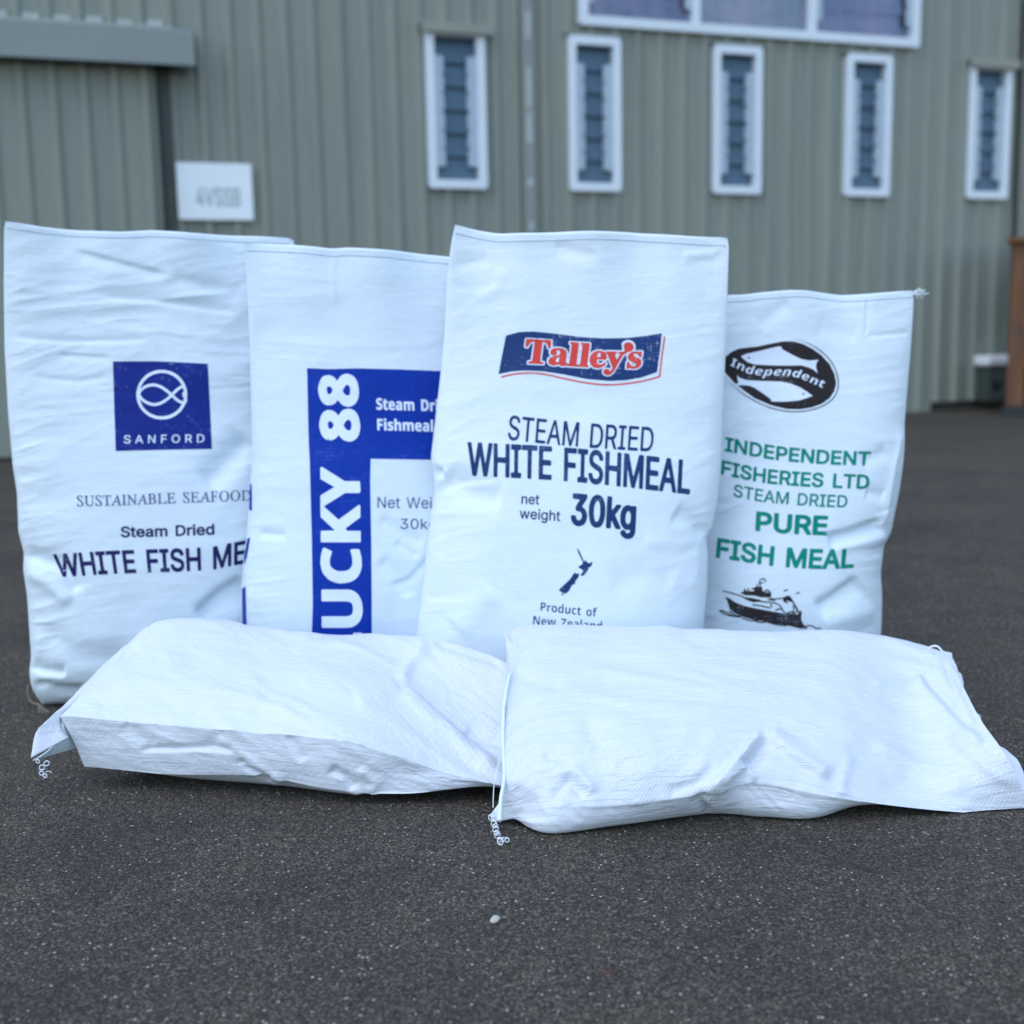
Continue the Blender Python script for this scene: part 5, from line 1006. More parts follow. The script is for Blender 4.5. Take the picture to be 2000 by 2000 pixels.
"fl4":[10.374,[0.65,1.26,2.13,3.1,3.96,4.88,5.45,6.25,7.14,7.22,8.48,9.36,10.33],[[6,-5,18,-5,20,-4,22,-1,22,37,24,39,62,39,64,40,66,43,66,55,64,58,62,59,24,59,22,61,22,83,24,84,66,84,68,85,70,87,70,89,70,101,68,104,64,105,4,105,2,104,0,101,0,-1,2,-4],[81,-5,127,-5,129,-4,131,-1,131,13,127,16,117,16,115,16,114,17,114,83,115,84,127,84,129,85,131,89,131,99,131,101,129,104,127,105,79,105,77,104,75,101,75,89,76,85,79,84,91,84,92,81,92,17,91,16,79,16,75,13,75,-1,77,-4],[161,-4,169,-6,179,-6,189,-5,197,-2,203,1,209,6,213,12,217,20,217,28,216,36,214,42,209,48,203,52,197,56,166,66,161,69,160,72,161,78,164,82,169,84,177,85,185,84,190,82,193,78,195,72,197,70,211,70,215,72,216,76,215,82,210,92,201,99,189,105,181,106,173,106,165,105,157,102,151,99,146,94,141,88,139,82,138,74,139,66,141,60,146,54,151,49,159,45,189,36,193,33,195,30,195,24,191,19,183,15,175,14,167,16,161,19,158,24,157,30,155,31,141,32,137,31,135,28,136,22,138,16,141,10,149,1],[233,-5,245,-5,247,-4,249,-1,249,39,251,41,291,41,293,39,293,1,293,-2,295,-4,297,-5,311,-5,314,-3,315,1,315,99,313,103,309,105,297,105,295,104,293,102,293,99,293,63,291,62,289,61,251,61,249,63,249,101,248,103,245,105,231,105,229,103,227,99,227,-1,229,-4],[335,-5,395,-5,397,-4,399,-3,400,-1,400,11,399,14,397,16,353,16,351,17,351,39,353,40,393,40,395,42,396,45,396,57,395,59,393,61,351,61,351,83,353,84,397,85,399,86,400,89,400,101,397,104,333,105,331,104,329,101,329,-1,331,-4],[417,-5,429,-5,432,-3,433,-1,433,33,435,34,449,34,450,33,469,-2,471,-4,489,-5,492,-3,493,1,473,37,473,39,479,43,483,47,487,55,489,65,489,77,486,85,483,91,477,97,471,100,461,104,451,105,415,105,413,104,411,101,411,-1,413,-4],[435,55,434,55,433,57,433,83,435,84,455,84,461,82,464,79,467,73,467,67,466,61,463,58,459,56,455,55],[500,-5,546,-5,548,-4,550,-1,550,13,546,16,536,16,534,16,533,17,533,83,534,84,546,84,548,85,550,89,550,99,550,101,548,104,546,105,498,105,496,104,494,101,494,89,495,85,498,84,510,84,511,81,511,17,510,16,498,16,494,13,494,-1,496,-4],[565,-5,625,-5,627,-4,629,-3,630,-1,630,11,629,14,627,16,583,16,581,17,581,39,583,40,623,40,625,42,626,45,626,57,625,59,623,61,581,61,581,83,583,84,627,85,629,86,629,89,629,101,627,104,563,105,561,104,559,101,559,-1,561,-4],[662,-4,671,-6,681,-6,691,-5,699,-2,705,1,711,6,715,12,718,20,719,28,718,36,715,42,711,48,705,52,698,56,668,66,663,69,661,72,662,78,665,82,671,84,679,85,687,84,691,82,694,78,696,72,699,70,713,70,716,72,717,76,716,82,711,92,703,99,691,105,683,106,675,106,667,105,659,102,653,99,647,94,643,88,640,82,639,74,640,66,643,60,647,54,653,49,661,45,691,36,695,33,697,30,696,24,693,19,685,15,677,14,669,16,663,19,660,24,658,30,657,31,643,32,639,31,637,28,637,22,639,16,642,10,651,1],[790,-5,848,-5,851,-3,852,-1,852,11,852,13,850,15,808,16,806,17,806,99,804,103,802,105,788,105,786,104,784,101,784,-1,786,-4],[893,-5,905,-5,907,-4,909,-1,909,83,911,84,935,84,939,85,940,89,940,99,939,103,937,104,859,105,857,104,856,101,855,89,856,87,857,85,859,84,885,84,887,83,887,-1,889,-4],[955,-5,989,-5,1003,-2,1011,1,1019,6,1025,12,1030,19,1034,27,1037,39,1037,53,1036,65,1033,75,1028,85,1021,93,1013,98,1001,103,989,105,953,105,951,104,949,101,949,-1,951,-4],[973,16,971,17,971,83,973,84,989,84,999,82,1004,79,1008,75,1012,69,1014,63,1016,47,1013,33,1007,24,999,18,989,16]]],
"sd4":[9.476,[0.75,1.65,2.45,3.44,4.59,4.71,6.17,7.09,7.66,8.46,9.45],[[24,-2,32,-4,42,-4,50,-3,58,-1,64,2,70,7,75,14,77,20,78,28,77,36,74,42,70,46,64,51,58,54,28,64,22,68,20,72,21,78,24,82,30,86,38,88,46,87,53,84,57,80,60,72,74,72,76,73,76,76,75,82,70,91,62,98,52,102,44,104,36,104,22,101,16,97,10,92,6,88,4,82,3,76,3,68,5,62,10,55,16,51,22,47,52,38,58,34,60,30,60,24,56,18,48,14,40,12,32,13,24,16,20,21,18,28,16,29,2,29,0,28,1,22,2,16,6,10,14,2],[122,-3,132,-3,134,-2,136,-1,136,85,138,86,164,86,166,87,167,89,167,99,166,102,164,103,90,103,87,101,86,89,87,87,88,86,116,86,118,85,118,-1,120,-3],[184,-3,244,-3,246,-2,247,-1,247,11,246,13,200,14,198,15,198,42,200,42,240,42,242,43,243,45,243,55,242,58,198,59,198,85,200,86,244,86,246,87,247,89,246,102,244,103,184,103,181,101,180,1,180,-1,182,-3],[258,-3,270,-3,272,-2,281,23,282,25,284,25,318,25,320,23,328,-1,330,-2,344,-3,347,-1,310,99,310,101,308,103,294,103,291,101,254,1,254,-1,256,-3],[288,43,300,80,313,43,312,42,310,42,290,42],[361,-3,371,-3,373,-2,374,-1,374,63,375,67,401,-1,403,-2,405,-3,415,-3,417,-1,443,65,444,59,444,-1,447,-3,461,-2,462,1,462,99,461,102,441,103,439,101,411,27,409,25,379,101,377,103,359,103,357,101,357,1,357,-1,359,-3],[539,-3,573,-2,587,0,595,3,602,7,607,13,612,19,616,29,619,39,619,53,618,65,615,75,610,83,605,90,597,96,587,100,577,102,539,103,536,101,535,1,535,-1,537,-3],[553,15,553,85,555,86,573,86,585,83,591,79,595,75,598,69,600,63,602,55,602,45,601,37,598,29,591,21,581,16,569,14,555,14],[638,-3,650,-2,652,-1,652,35,654,36,672,36,692,-1,694,-3,708,-3,710,-2,711,-1,711,1,690,39,699,45,703,51,707,59,708,67,707,77,704,85,700,92,692,98,684,101,674,103,638,103,634,101,634,1,634,-1,636,-3],[652,53,652,86,654,86,676,86,683,83,687,79,690,73,690,65,688,59,684,56,680,54,674,53],[721,-3,767,-3,768,-1,769,11,767,13,753,14,752,15,752,85,753,86,767,86,768,87,769,99,768,101,767,103,721,103,717,101,717,87,719,86,733,86,734,83,734,15,733,14,718,13,717,11,717,-1,719,-3],[785,-3,845,-3,847,-2,848,-1,848,11,847,13,801,14,799,15,799,42,801,42,841,42,843,43,845,45,845,55,843,58,799,59,799,85,801,86,845,86,847,87,848,89,847,102,845,103,785,103,782,101,781,1,781,-1,783,-3],[868,-3,902,-2,916,0,924,3,930,7,936,13,940,19,945,29,947,39,948,53,946,65,943,75,939,83,934,90,926,96,916,100,906,102,868,103,864,101,864,1,864,-1,866,-3],[882,15,881,85,884,86,902,86,914,83,919,79,923,75,927,69,929,63,930,55,930,45,929,37,926,29,920,21,910,16,898,14,884,14]]],
"pure4":[3.509,[0.74,1.71,2.67,3.45],[[6,-6,20,-6,23,-4,24,-2,25,30,46,31,58,34,69,40,76,50,78,56,80,64,80,72,79,80,76,86,72,92,68,97,62,101,52,105,42,106,6,106,2,104,0,102,0,0,1,-4],[26,53,25,54,24,56,24,82,26,83,44,83,48,82,52,79,55,74,56,68,55,62,52,57,48,55,44,54],[117,-5,125,-7,133,-7,141,-7,149,-5,157,-1,163,3,169,9,172,15,176,25,177,35,177,101,175,104,173,105,157,106,153,103,152,31,150,25,145,20,139,17,133,16,125,17,119,19,115,23,113,29,112,35,111,103,109,105,105,106,91,106,88,103,87,35,89,23,93,13,99,5,107,-1],[195,-6,209,-6,212,-4,213,-2,213,30,214,32,215,33,227,33,228,32,249,-5,253,-6,267,-6,271,-4,273,-2,272,2,253,38,261,45,267,54,269,66,268,78,266,86,262,92,257,97,251,101,241,105,229,106,195,106,191,104,190,102,189,0,191,-4],[215,56,214,56,213,58,214,82,215,83,233,83,239,81,243,78,245,74,245,68,244,62,241,59,233,56],[283,-6,345,-6,349,-4,351,0,351,12,349,15,347,17,303,17,302,18,302,20,302,38,303,39,341,39,345,41,347,46,347,58,343,62,302,62,302,64,302,82,303,83,343,83,347,84,350,86,350,90,350,100,349,103,347,105,343,106,283,106,279,104,278,102,277,0,279,-4]]],
"fm4":[7.546,[0.66,1.27,2.14,3.11,3.23,4.9,5.75,6.75,7.49],[[6,-6,20,-5,22,-4,24,-2,24,37,26,38,62,38,66,40,67,42,67,54,66,58,64,60,24,60,24,82,26,83,68,83,70,85,72,88,72,100,70,104,66,106,6,106,2,104,1,102,0,0,1,-4],[81,-6,127,-6,131,-4,133,-2,133,10,132,14,129,17,117,17,116,18,116,82,117,83,129,83,132,86,133,100,131,104,129,105,81,106,77,104,75,102,75,86,79,83,91,83,92,80,92,18,91,17,79,17,77,15,75,12,75,-2,77,-4],[162,-5,171,-7,181,-7,189,-6,197,-4,205,0,210,5,215,11,218,19,219,27,219,35,215,42,210,49,199,56,169,66,165,68,162,71,162,77,165,81,171,84,177,85,185,83,191,81,193,77,195,71,197,69,213,69,216,71,218,73,217,79,216,85,213,91,209,95,203,100,191,105,183,107,175,107,167,106,159,103,151,99,146,95,142,89,139,83,138,73,139,65,142,59,147,53,152,49,159,45,189,35,193,33,196,29,195,23,191,19,185,16,177,15,169,16,163,20,161,23,158,31,155,32,141,32,137,31,135,27,136,21,138,15,141,9,149,1],[233,-6,247,-5,249,-4,251,-2,251,38,253,40,291,40,293,38,293,0,293,-3,297,-6,311,-6,315,-4,317,0,317,100,314,104,311,106,297,106,295,104,293,102,293,64,291,62,251,62,251,102,249,104,245,106,231,105,228,102,227,0,229,-4],[390,-6,402,-6,406,-4,407,-2,407,48,408,50,429,-2,432,-5,446,-6,449,-4,470,49,471,44,472,-2,473,-4,476,-6,490,-6,494,-4,495,0,495,100,493,104,490,106,472,106,468,104,466,102,440,34,412,103,408,106,390,106,386,104,384,100,384,0,385,-4],[514,-6,576,-6,580,-3,581,0,581,12,578,16,534,17,531,18,532,39,534,39,572,39,576,42,577,46,577,56,576,60,574,61,532,62,531,82,534,83,574,83,578,84,580,86,580,90,580,100,578,105,574,106,514,106,510,104,508,102,508,0,509,-4],[587,-6,601,-6,605,-4,613,20,615,22,647,22,657,-4,661,-6,675,-6,679,-4,680,-2,680,2,643,102,641,104,637,106,623,106,620,104,618,102,582,2,582,-2,583,-4],[623,45,622,46,629,66,631,68,639,46,637,45],[690,-6,750,-5,753,-4,755,0,754,12,752,16,750,17,710,17,708,18,708,100,706,104,702,106,688,105,686,104,684,100,684,0,686,-4]]],
"tr":[4.332,[0.93,1.57,1.96,2.36,3.0,3.68,4.3],[[298,-32,306,-34,314,-33,320,-30,327,-22,334,-10,363,56,366,61,370,62,371,64,371,68,370,71,348,71,345,70,344,64,346,62,350,61,351,60,342,38,340,36,333,60,340,62,341,64,341,68,340,70,338,71,302,71,299,70,298,62,297,64,292,68,286,71,278,73,270,72,264,71,258,68,252,63,248,58,242,48,240,38,239,26,242,14,246,6,252,0,260,-4,270,-5,278,-4,288,1,297,8,301,14,302,16,299,20,296,22,294,21,288,15,284,13,280,12,274,13,270,16,268,20,267,32,268,33,300,33,302,34,303,38,303,48,302,54,299,60,300,61,304,60,325,-2,320,-12,316,-17,313,-10,308,-6,300,-6,295,-10,292,-16,291,-22,294,-28],[98,-4,104,-5,112,-4,118,-2,126,2,132,-4,138,-5,147,-4,156,1,157,-2,160,-3,236,-3,238,0,238,4,236,6,232,8,232,10,239,98,238,102,236,103,208,103,206,102,205,100,204,96,206,94,210,93,211,90,205,12,204,8,198,6,194,7,192,8,192,10,199,100,198,102,196,103,168,103,166,102,165,96,166,94,171,92,171,88,164,8,160,7,158,10,156,12,153,12,152,14,155,50,154,58,151,64,146,69,138,72,126,73,116,72,108,70,100,65,95,60,93,54,93,46,96,42,102,39,110,39,116,44,118,48,118,54,115,60,120,62,126,61,128,59,129,56,128,44,112,39,102,34,94,29,89,22,87,14,87,6,91,0],[377,-4,378,-5,382,-5,384,-4,386,-2,388,-1,400,-5,410,-5,420,-1,427,6,430,12,432,20,432,28,430,34,427,38,422,42,404,52,402,54,402,56,402,58,404,61,408,62,412,62,418,58,424,46,430,46,431,48,433,68,433,70,432,72,426,73,424,71,422,70,410,73,400,72,392,69,385,62,382,56,380,50,380,44,382,38,385,34,390,29,409,18,411,16,411,12,409,8,406,7,402,6,398,7,392,12,389,18,387,24,386,26,380,26,378,24,378,22,376,-2],[13,-2,16,-3,66,-3,69,-2,70,4,69,6,60,8,58,10,57,12,63,90,64,92,68,92,74,90,78,87,82,80,84,68,86,67,92,67,94,70,96,100,95,102,92,103,6,103,3,102,2,100,0,70,0,68,2,67,8,67,9,68,14,80,20,88,24,90,30,92,32,92,33,90,27,14,26,10,24,8,14,6,13,4],[116,11,115,12,114,16,116,24,120,29,126,33,127,30,126,16,125,14,122,12,118,10],[268,45,267,46,268,50,270,58,274,62,278,62,279,60,280,56,280,46,278,45]]],
"tw":[4.441,[0.99,1.62,2.02,2.41,3.06,3.74,4.36],[[302,-37,312,-39,322,-38,330,-33,337,-25,344,-11,373,53,374,55,380,59,381,61,382,65,382,71,378,76,374,77,352,77,348,75,344,77,308,77,304,76,300,73,294,76,288,78,276,78,268,76,260,72,253,67,248,61,247,63,250,101,248,105,246,107,242,108,212,108,208,107,202,108,172,108,168,107,166,105,165,97,166,92,171,87,168,50,166,53,164,61,161,67,156,72,150,75,140,78,126,78,116,77,106,73,107,101,106,105,102,108,98,108,10,108,6,107,3,103,0,69,2,65,4,63,8,61,12,61,17,63,20,67,23,75,26,81,32,85,33,83,27,15,26,13,20,12,16,11,14,9,13,5,13,-3,14,-5,18,-8,74,-8,78,-6,80,-4,81,5,80,9,76,12,69,13,68,15,74,85,76,85,80,83,82,80,86,65,90,62,94,61,93,55,93,47,95,41,99,37,89,25,87,19,86,11,88,5,90,0,94,-5,98,-8,106,-10,114,-10,122,-9,130,-5,138,-10,146,-11,152,-10,160,-7,166,-9,240,-9,246,-6,250,-1,260,-8,266,-10,274,-11,286,-9,296,-4,297,-5,294,-9,292,-15,291,-23,295,-31],[380,-9,388,-10,392,-9,394,-8,406,-10,418,-10,429,-5,437,3,441,11,443,23,442,33,437,41,440,43,442,47,444,69,444,73,440,77,432,79,426,76,414,79,404,77,393,73,385,65,383,61,380,49,381,41,384,33,380,29,378,25,376,-1,376,-5],[322,-5,318,-2,314,-1,308,0,302,-2,300,-1,308,6,312,13,313,17,312,20,305,27,312,31,314,31,324,1,324,-1],[204,12,203,13,204,24,205,15],[406,12,402,15,400,19,402,19,410,15,411,13,410,12],[282,18,279,21,278,27,280,28,294,28,298,27,288,19,286,18],[166,25,165,35,166,46,167,37],[206,28,205,37,206,49,207,39],[348,53,346,55,348,57,349,57],[208,53,207,63,208,74,209,65],[416,54,415,55,416,56,419,55,418,54],[210,78,209,87,210,88,211,87]]],
"indl":[8.093,[0.61,1.27,2.16,2.83,3.6,4.37,5.14,6.03,6.7,7.47,8.11],[[1,1,39,1,42,11,32,17,32,19,45,83,57,89,59,97,57,99,19,99,17,89,26,83,27,81,14,17,2,11,0,3],[59,1,73,1,75,2,81,35,86,49,89,55,93,59,97,62,101,62,105,61,107,59,108,55,108,51,99,1,115,1,116,3,126,53,125,65,123,69,120,73,117,75,111,77,101,76,93,71,87,63,85,62,84,63,85,75,72,75,57,3],[152,2,158,0,166,0,173,4,180,11,182,10,181,4,182,2,182,1,194,2,214,105,198,105,197,104,190,66,188,67,184,72,180,75,176,77,170,77,164,75,158,72,150,62,146,54,143,44,141,34,140,24,142,16,144,10,146,6],[164,15,161,18,159,24,159,34,161,46,165,54,170,60,174,62,180,62,184,58,186,52,186,42,183,30,179,22,174,16,170,14],[235,2,243,0,255,0,265,3,271,6,271,18,257,14,249,13,245,14,241,16,239,20,238,24,237,30,239,31,251,32,263,34,271,38,277,43,282,52,282,60,280,68,273,74,267,76,259,77,251,76,245,74,235,68,229,62,226,56,222,48,220,40,219,30,220,22,221,16,225,10,229,5],[241,43,240,44,240,46,241,50,244,56,248,60,255,64,261,64,264,62,266,58,265,54,261,48,253,44],[285,-33,299,-33,301,-31,307,-5,308,9,309,11,316,3,319,1,323,0,329,0,335,1,339,4,345,9,350,15,354,23,357,31,358,41,359,51,358,59,356,65,353,70,349,74,341,77,333,76,327,72,319,64,318,65,318,73,317,75,305,75,284,-31],[319,15,315,19,313,25,314,37,317,47,321,55,325,60,329,62,335,62,340,57,341,51,341,41,338,31,335,23,329,17,325,15],[389,2,397,0,409,0,419,3,425,6,425,18,411,14,403,13,399,14,395,16,392,20,391,24,390,30,393,31,405,32,417,34,425,38,431,43,435,52,436,60,433,68,427,74,421,76,413,77,405,76,399,74,388,68,383,62,379,56,376,48,374,40,373,30,373,22,375,16,378,10,383,5],[395,43,393,44,393,46,394,50,397,56,401,60,409,64,414,64,417,62,419,58,418,54,414,48,407,44],[445,1,459,1,461,2,468,35,473,49,476,55,479,59,483,62,487,62,491,61,493,59,495,55,495,51,485,1,501,1,503,3,512,53,511,65,510,69,507,73,503,75,497,77,487,76,480,71,473,63,471,62,470,63,471,75,459,75,444,3],[538,2,545,0,553,0,560,4,567,11,569,10,568,4,568,2,569,1,581,2,601,105,585,105,584,104,577,66,575,67,571,72,567,75,563,77,557,77,551,75,545,72,537,62,533,54,529,44,528,34,527,24,528,16,531,10,533,6],[551,15,548,18,545,24,545,34,548,46,552,54,557,60,561,62,567,62,571,58,573,52,573,42,570,30,566,22,561,16,557,14],[622,2,630,0,642,0,652,3,658,6,658,18,644,14,636,13,632,14,628,16,626,20,624,24,624,30,626,31,638,32,650,34,658,38,664,43,669,52,669,60,666,68,660,74,654,76,646,77,638,76,632,74,621,68,616,62,612,56,609,48,607,40,606,30,607,22,608,16,611,10,616,5],[628,43,627,44,626,46,628,50,631,56,634,60,642,64,648,64,651,62,652,58,652,54,648,48,640,44],[679,1,693,1,695,2,702,35,706,49,709,55,713,59,717,62,721,62,725,61,727,59,728,55,728,51,719,1,735,1,737,3,746,53,745,65,743,69,740,73,737,75,731,77,721,76,714,71,707,63,705,62,704,63,705,75,692,75,678,3],[770,2,777,0,785,0,793,1,797,4,797,14,795,16,787,14,783,15,781,18,781,24,789,62,807,62,809,74,809,75,807,75,793,76,792,78,794,90,793,92,785,92,783,90,775,76,763,70,762,64,763,62,770,62,771,60,763,18,764,8,767,4]]]}

# the sign's lettering lies on its board
def flat_text(key, width, height, m, name, parent, org):
    w, ends, polys = GLYPHS[key]
    for_l = [np.array(p, float).reshape(-1, 2) / 100 * np.array([width / w, height]) for p in polys]
    V, F = tess(for_l, 0.02)
    link_mesh(name, mesh_from(name, [(org[0] + v[0], org[1], org[2] + v[1]) for v in V], F.tolist(), smooth=False), m, parent)
flat_text('sign', 0.24, 0.095, plain("sign_grey", (0.38, 0.45, 0.47), 0.6), "sign_lettering", sgn, (-0.105, -0.0128, 0.075))

INK_BLUE = ink("royal_blue_ink", (0.006, 0.020, 0.195), 0.10)
INK_BLUE2 = ink("bright_blue_ink", (0.001, 0.030, 0.300), 0.02)
INK_NAVYTXT = ink("indigo_ink", (0.012, 0.014, 0.095), 0.06)
INK_GREYBLUE = ink("faded_indigo_ink", (0.075, 0.095, 0.22), 0.10)
INK_NAVY = ink("navy_ink", (0.012, 0.040, 0.130), 0.06)
INK_FLAG = ink("navy_flag_ink", (0.014, 0.042, 0.150), 0.26)
INK_RED = ink("red_ink", (0.62, 0.060, 0.050), 0.20, (0.85, 0.50, 0.46))
INK_WHITE = ink("white_ink", (0.66, 0.74, 0.86), 0.02)
INK_GREEN = ink("green_ink", (0.0, 0.205, 0.150), 0.02)
INK_BLACK = ink("brown_black_ink", (0.022, 0.018, 0.020), 0.10)

# ---- sack 1: fish in a circle on a blue square ---------------------------
san = standing("standing_sack", "white woven sack with a blue square bearing a fish inside a circle", M_SACK['a'],
    Y0=2.195, lean=3.5, yaw=12, xc=290,
    L=[(12, 434), (9, 447), (8, 555), (9, 680), (15.5, 804), (25, 912), (33, 962), (36, 1040), (47, 1080), (45, 1111), (53, 1164), (57, 1226),
       (61, 1282), (57, 1312), (61, 1341), (74, 1364), (98, 1392), (112, 1410)],
    Rr=[(574, 470), (577, 800), (566, 1000), (552, 1200), (545, 1350)],
    T=[(12, 433), (40, 437), (78, 443), (155, 449), (233, 453), (295, 450), (373, 456), (470, 460), (568, 464), (574, 472)],
    th=[(0, .085), (.12, .098), (.3, .092), (.45, .075), (.62, .045), (.8, .022), (.95, .008), (1, .004)],
    creases=[([(140, 488), (230, 512), (330, 538)], 9, -0.0045, 'step2'), ([(180, 577), (300, 588), (470, 612)], 9, -0.0045, 'step'),
             ([(330, 538), (400, 560), (480, 575)], 14, -0.004, 'soft'),
             ([(20, 660), (140, 668), (300, 664)], 7, -0.003, 'step'), ([(110, 692), (220, 698)], 6, -0.003, 'step2'),
             ([(55, 735), (150, 745), (215, 735)], 7, -0.0022, 'soft'),
             ([(395, 950), (440, 905), (490, 850)], 26, -0.012, 'soft'), ([(380, 1205), (430, 1160), (480, 1130)], 22, -0.014, 'step2'),
             ([(42, 1078), (80, 1096), (125, 1112), (150, 1165)], 14, -0.009, 'step'), ([(48, 1112), (95, 1140), (140, 1180)], 14, 0.005, 'soft'),
             ([(57, 1300), (80, 1312), (130, 1318)], 10, -0.010, 'step'), ([(60, 1335), (110, 1345), (170, 1350)], 10, -0.007, 'soft'),
             ([(80, 1235), (150, 1275), (260, 1290)], 24, -0.005, 'soft')],
    seed=3, wr=(0.0016, 0.0030, 0.0030, 4))
print_shapes(san, "blue_panel", [[[(220.5, 706), (300, 705.5), (360, 708), (406, 710.5), (410, 790), (414, 877), (320, 878.5), (226, 881), (223, 790)]]], INK_BLUE, 0.0004, 6)
ring = [(316 + 46.6 * math.cos(a), 771 + 45.5 * math.sin(a)) for a in np.linspace(0, 2 * math.pi, 73)[:-1]]
fish = zoomed([(872, 1195), (884, 1168), (912, 1146), (945, 1135), (975, 1134), (1010, 1145), (1045, 1167), (1080, 1197), (1112, 1226), (1140, 1243), (1162, 1243), (1168, 1225), (1162, 1205), (1150, 1194),
               (1162, 1182), (1166, 1165), (1158, 1149), (1138, 1147), (1112, 1165), (1080, 1197), (1045, 1227), (1010, 1248), (970, 1257), (930, 1247), (896, 1226), (874, 1198)], 0, 400)
print_shapes(san, "fish_emblem", [stroke(ring, 6.0, closed=True), stroke(fish[:14], 5.4, 60), stroke(fish[13:], 5.4, 60)], INK_WHITE, 0.0008, 4)
print_shapes(san, "panel_lettering", text_loops('SANFORD', [(242, 866), (320, 865), (399, 864)], (0, -15.5)), INK_WHITE, 0.0008, 4)
print_shapes(san, "printed_text", text_loops('SUST', [(150.6, 988.5), (230, 987), (320, 983.5), (469, 978)], (-0.5, -20), x1=16.32), INK_GREYBLUE, 0.0005, 4)
print_shapes(san, "printed_text", text_loops('steam1', [(236, 1049), (330, 1047), (419, 1043.5)], (-0.5, -20)), INK_NAVYTXT, 0.0005, 4)
print_shapes(san, "printed_text", text_loops('wfm1', [(113, 1126), (190, 1121), (266, 1117.5), (400, 1112.5), (440, 1106), (478, 1099)], (-9, -42), (1, -42), x1=11.02), INK_NAVYTXT, 0.0005, 5)
# frayed threads at the bottom corner
bm = bmesh.new()
P0 = [at_y(*p, 2.12) for p in [(56, 1338), (53, 1352), (58, 1366), (66, 1374), (76, 1376), (84, 1381)]]
add_tube(bm, smoothpath(P0, 24), 0.0016, 5)
for k in range(7):
    c = at_y(76 + 3.5 * k, 1375 + 2.6 * k, 2.115)
    add_tube(bm, smoothpath([c, c + np.array([random.uniform(-.004, .004), -.004, -.006]), c + np.array([random.uniform(-.008, .006), -.003, -.012])], 8), 0.0017, 5)
obj_bm("frayed_seam", bm, M_TAN, san.root, smooth=True, world=True)

# ---- sack 2: blue L-shaped panel ----------------------------------------
luc = standing("standing_sack", "white woven sack with a large blue panel and white numerals running up it", M_SACK['b'],
    Y0=2.165, lean=3, yaw=4, xc=730,
    L=[(476, 473), (479, 493), (484, 586), (488, 680), (491, 835), (492, 900), (488, 950), (485, 996), (482, 1040), (475, 1100), (470, 1164), (472, 1225), (476, 1340)],
    Rr=[(960, 508), (970, 800), (975, 1000), (966, 1200), (960, 1350)],
    T=[(476, 473), (520, 475), (571, 478), (615, 482), (648, 486), (664, 485), (680, 484), (773, 490), (875, 501), (962, 511)],
    th=[(0, .085), (.12, .095), (.3, .090), (.5, .068), (.65, .040), (.8, .020), (.95, .008), (1, .004)],
    creases=[([(497, 1030), (489, 1070), (483, 1115), (483, 1160), (486, 1235)], 6, 0.006, 'sharp'),
             ([(655, 486), (650, 530), (652, 600)], 6, 0.0012, 'soft'),
             ([(740, 1090), (775, 1120), (800, 1170)], 16, -0.004, 'soft'), ([(770, 1060), (815, 1090)], 8, -0.003, 'step'),
             ([(760, 1145), (800, 1130), (840, 1085)], 8, -0.003, 'step2'), ([(740, 1010), (800, 1050), (830, 1060)], 12, -0.003, 'soft'),
             ([(505, 1042), (560, 1046)], 8, -0.003, 'soft')],
    seed=11, wr=(0.0005, 0.0028, 0.0014, -3))
blueL = [(599.7, 719), (640, 721), (675, 720), (700, 719.5), (780, 721.5), (855, 724.5), (955, 728), (952, 898), (842.5, 898), (724, 896), (723, 940), (725, 1055), (726, 1179), (726, 1290),
         (611, 1290), (609, 1237), (611, 1179.5), (609, 1055), (605, 900), (603, 866)]
print_shapes(luc, "blue_panel", [[blueL]], INK_BLUE2, 0.0004, 7)
print_shapes(luc, "printed_numerals", text_loops('lucky', [(706, 1293), (704.6, 1190), (701.6, 1000), (700, 840), (696, 730)], (-74.5, 0), (-72, 0)), INK_WHITE, 0.0008, 6)
print_shapes(luc, "panel_lettering", text_loops('steam2', [(735, 800), (843, 803)], (-0.6, -22), x1=5.0), INK_WHITE, 0.0008, 4)
print_shapes(luc, "panel_lettering", text_loops('fish2', [(737, 840), (846, 843)], (-0.6, -21.5)), INK_WHITE, 0.0008, 4)
print_shapes(luc, "printed_text", text_loops('netw2', [(737, 992), (838, 993)], (0, -21.7), x1=4.85), INK_GREYBLUE, 0.0005, 4)
print_shapes(luc, "printed_text", text_loops('kg2', [(782, 1033), (834, 1033.5)], (0, -20), x1=2.35), INK_GREYBLUE, 0.0005, 4)
for q in ([(488.5, 945), (492, 945), (492.5, 998), (487, 996)], [(483.5, 1052), (489, 1050), (485, 1075), (478.5, 1102), (477, 1090)],
          [(473, 1150), (480, 1145), (482, 1225), (473.5, 1225)]):
    print_shapes(luc, "side_print", [[q]], INK_BLUE2, 0.0005, 4)

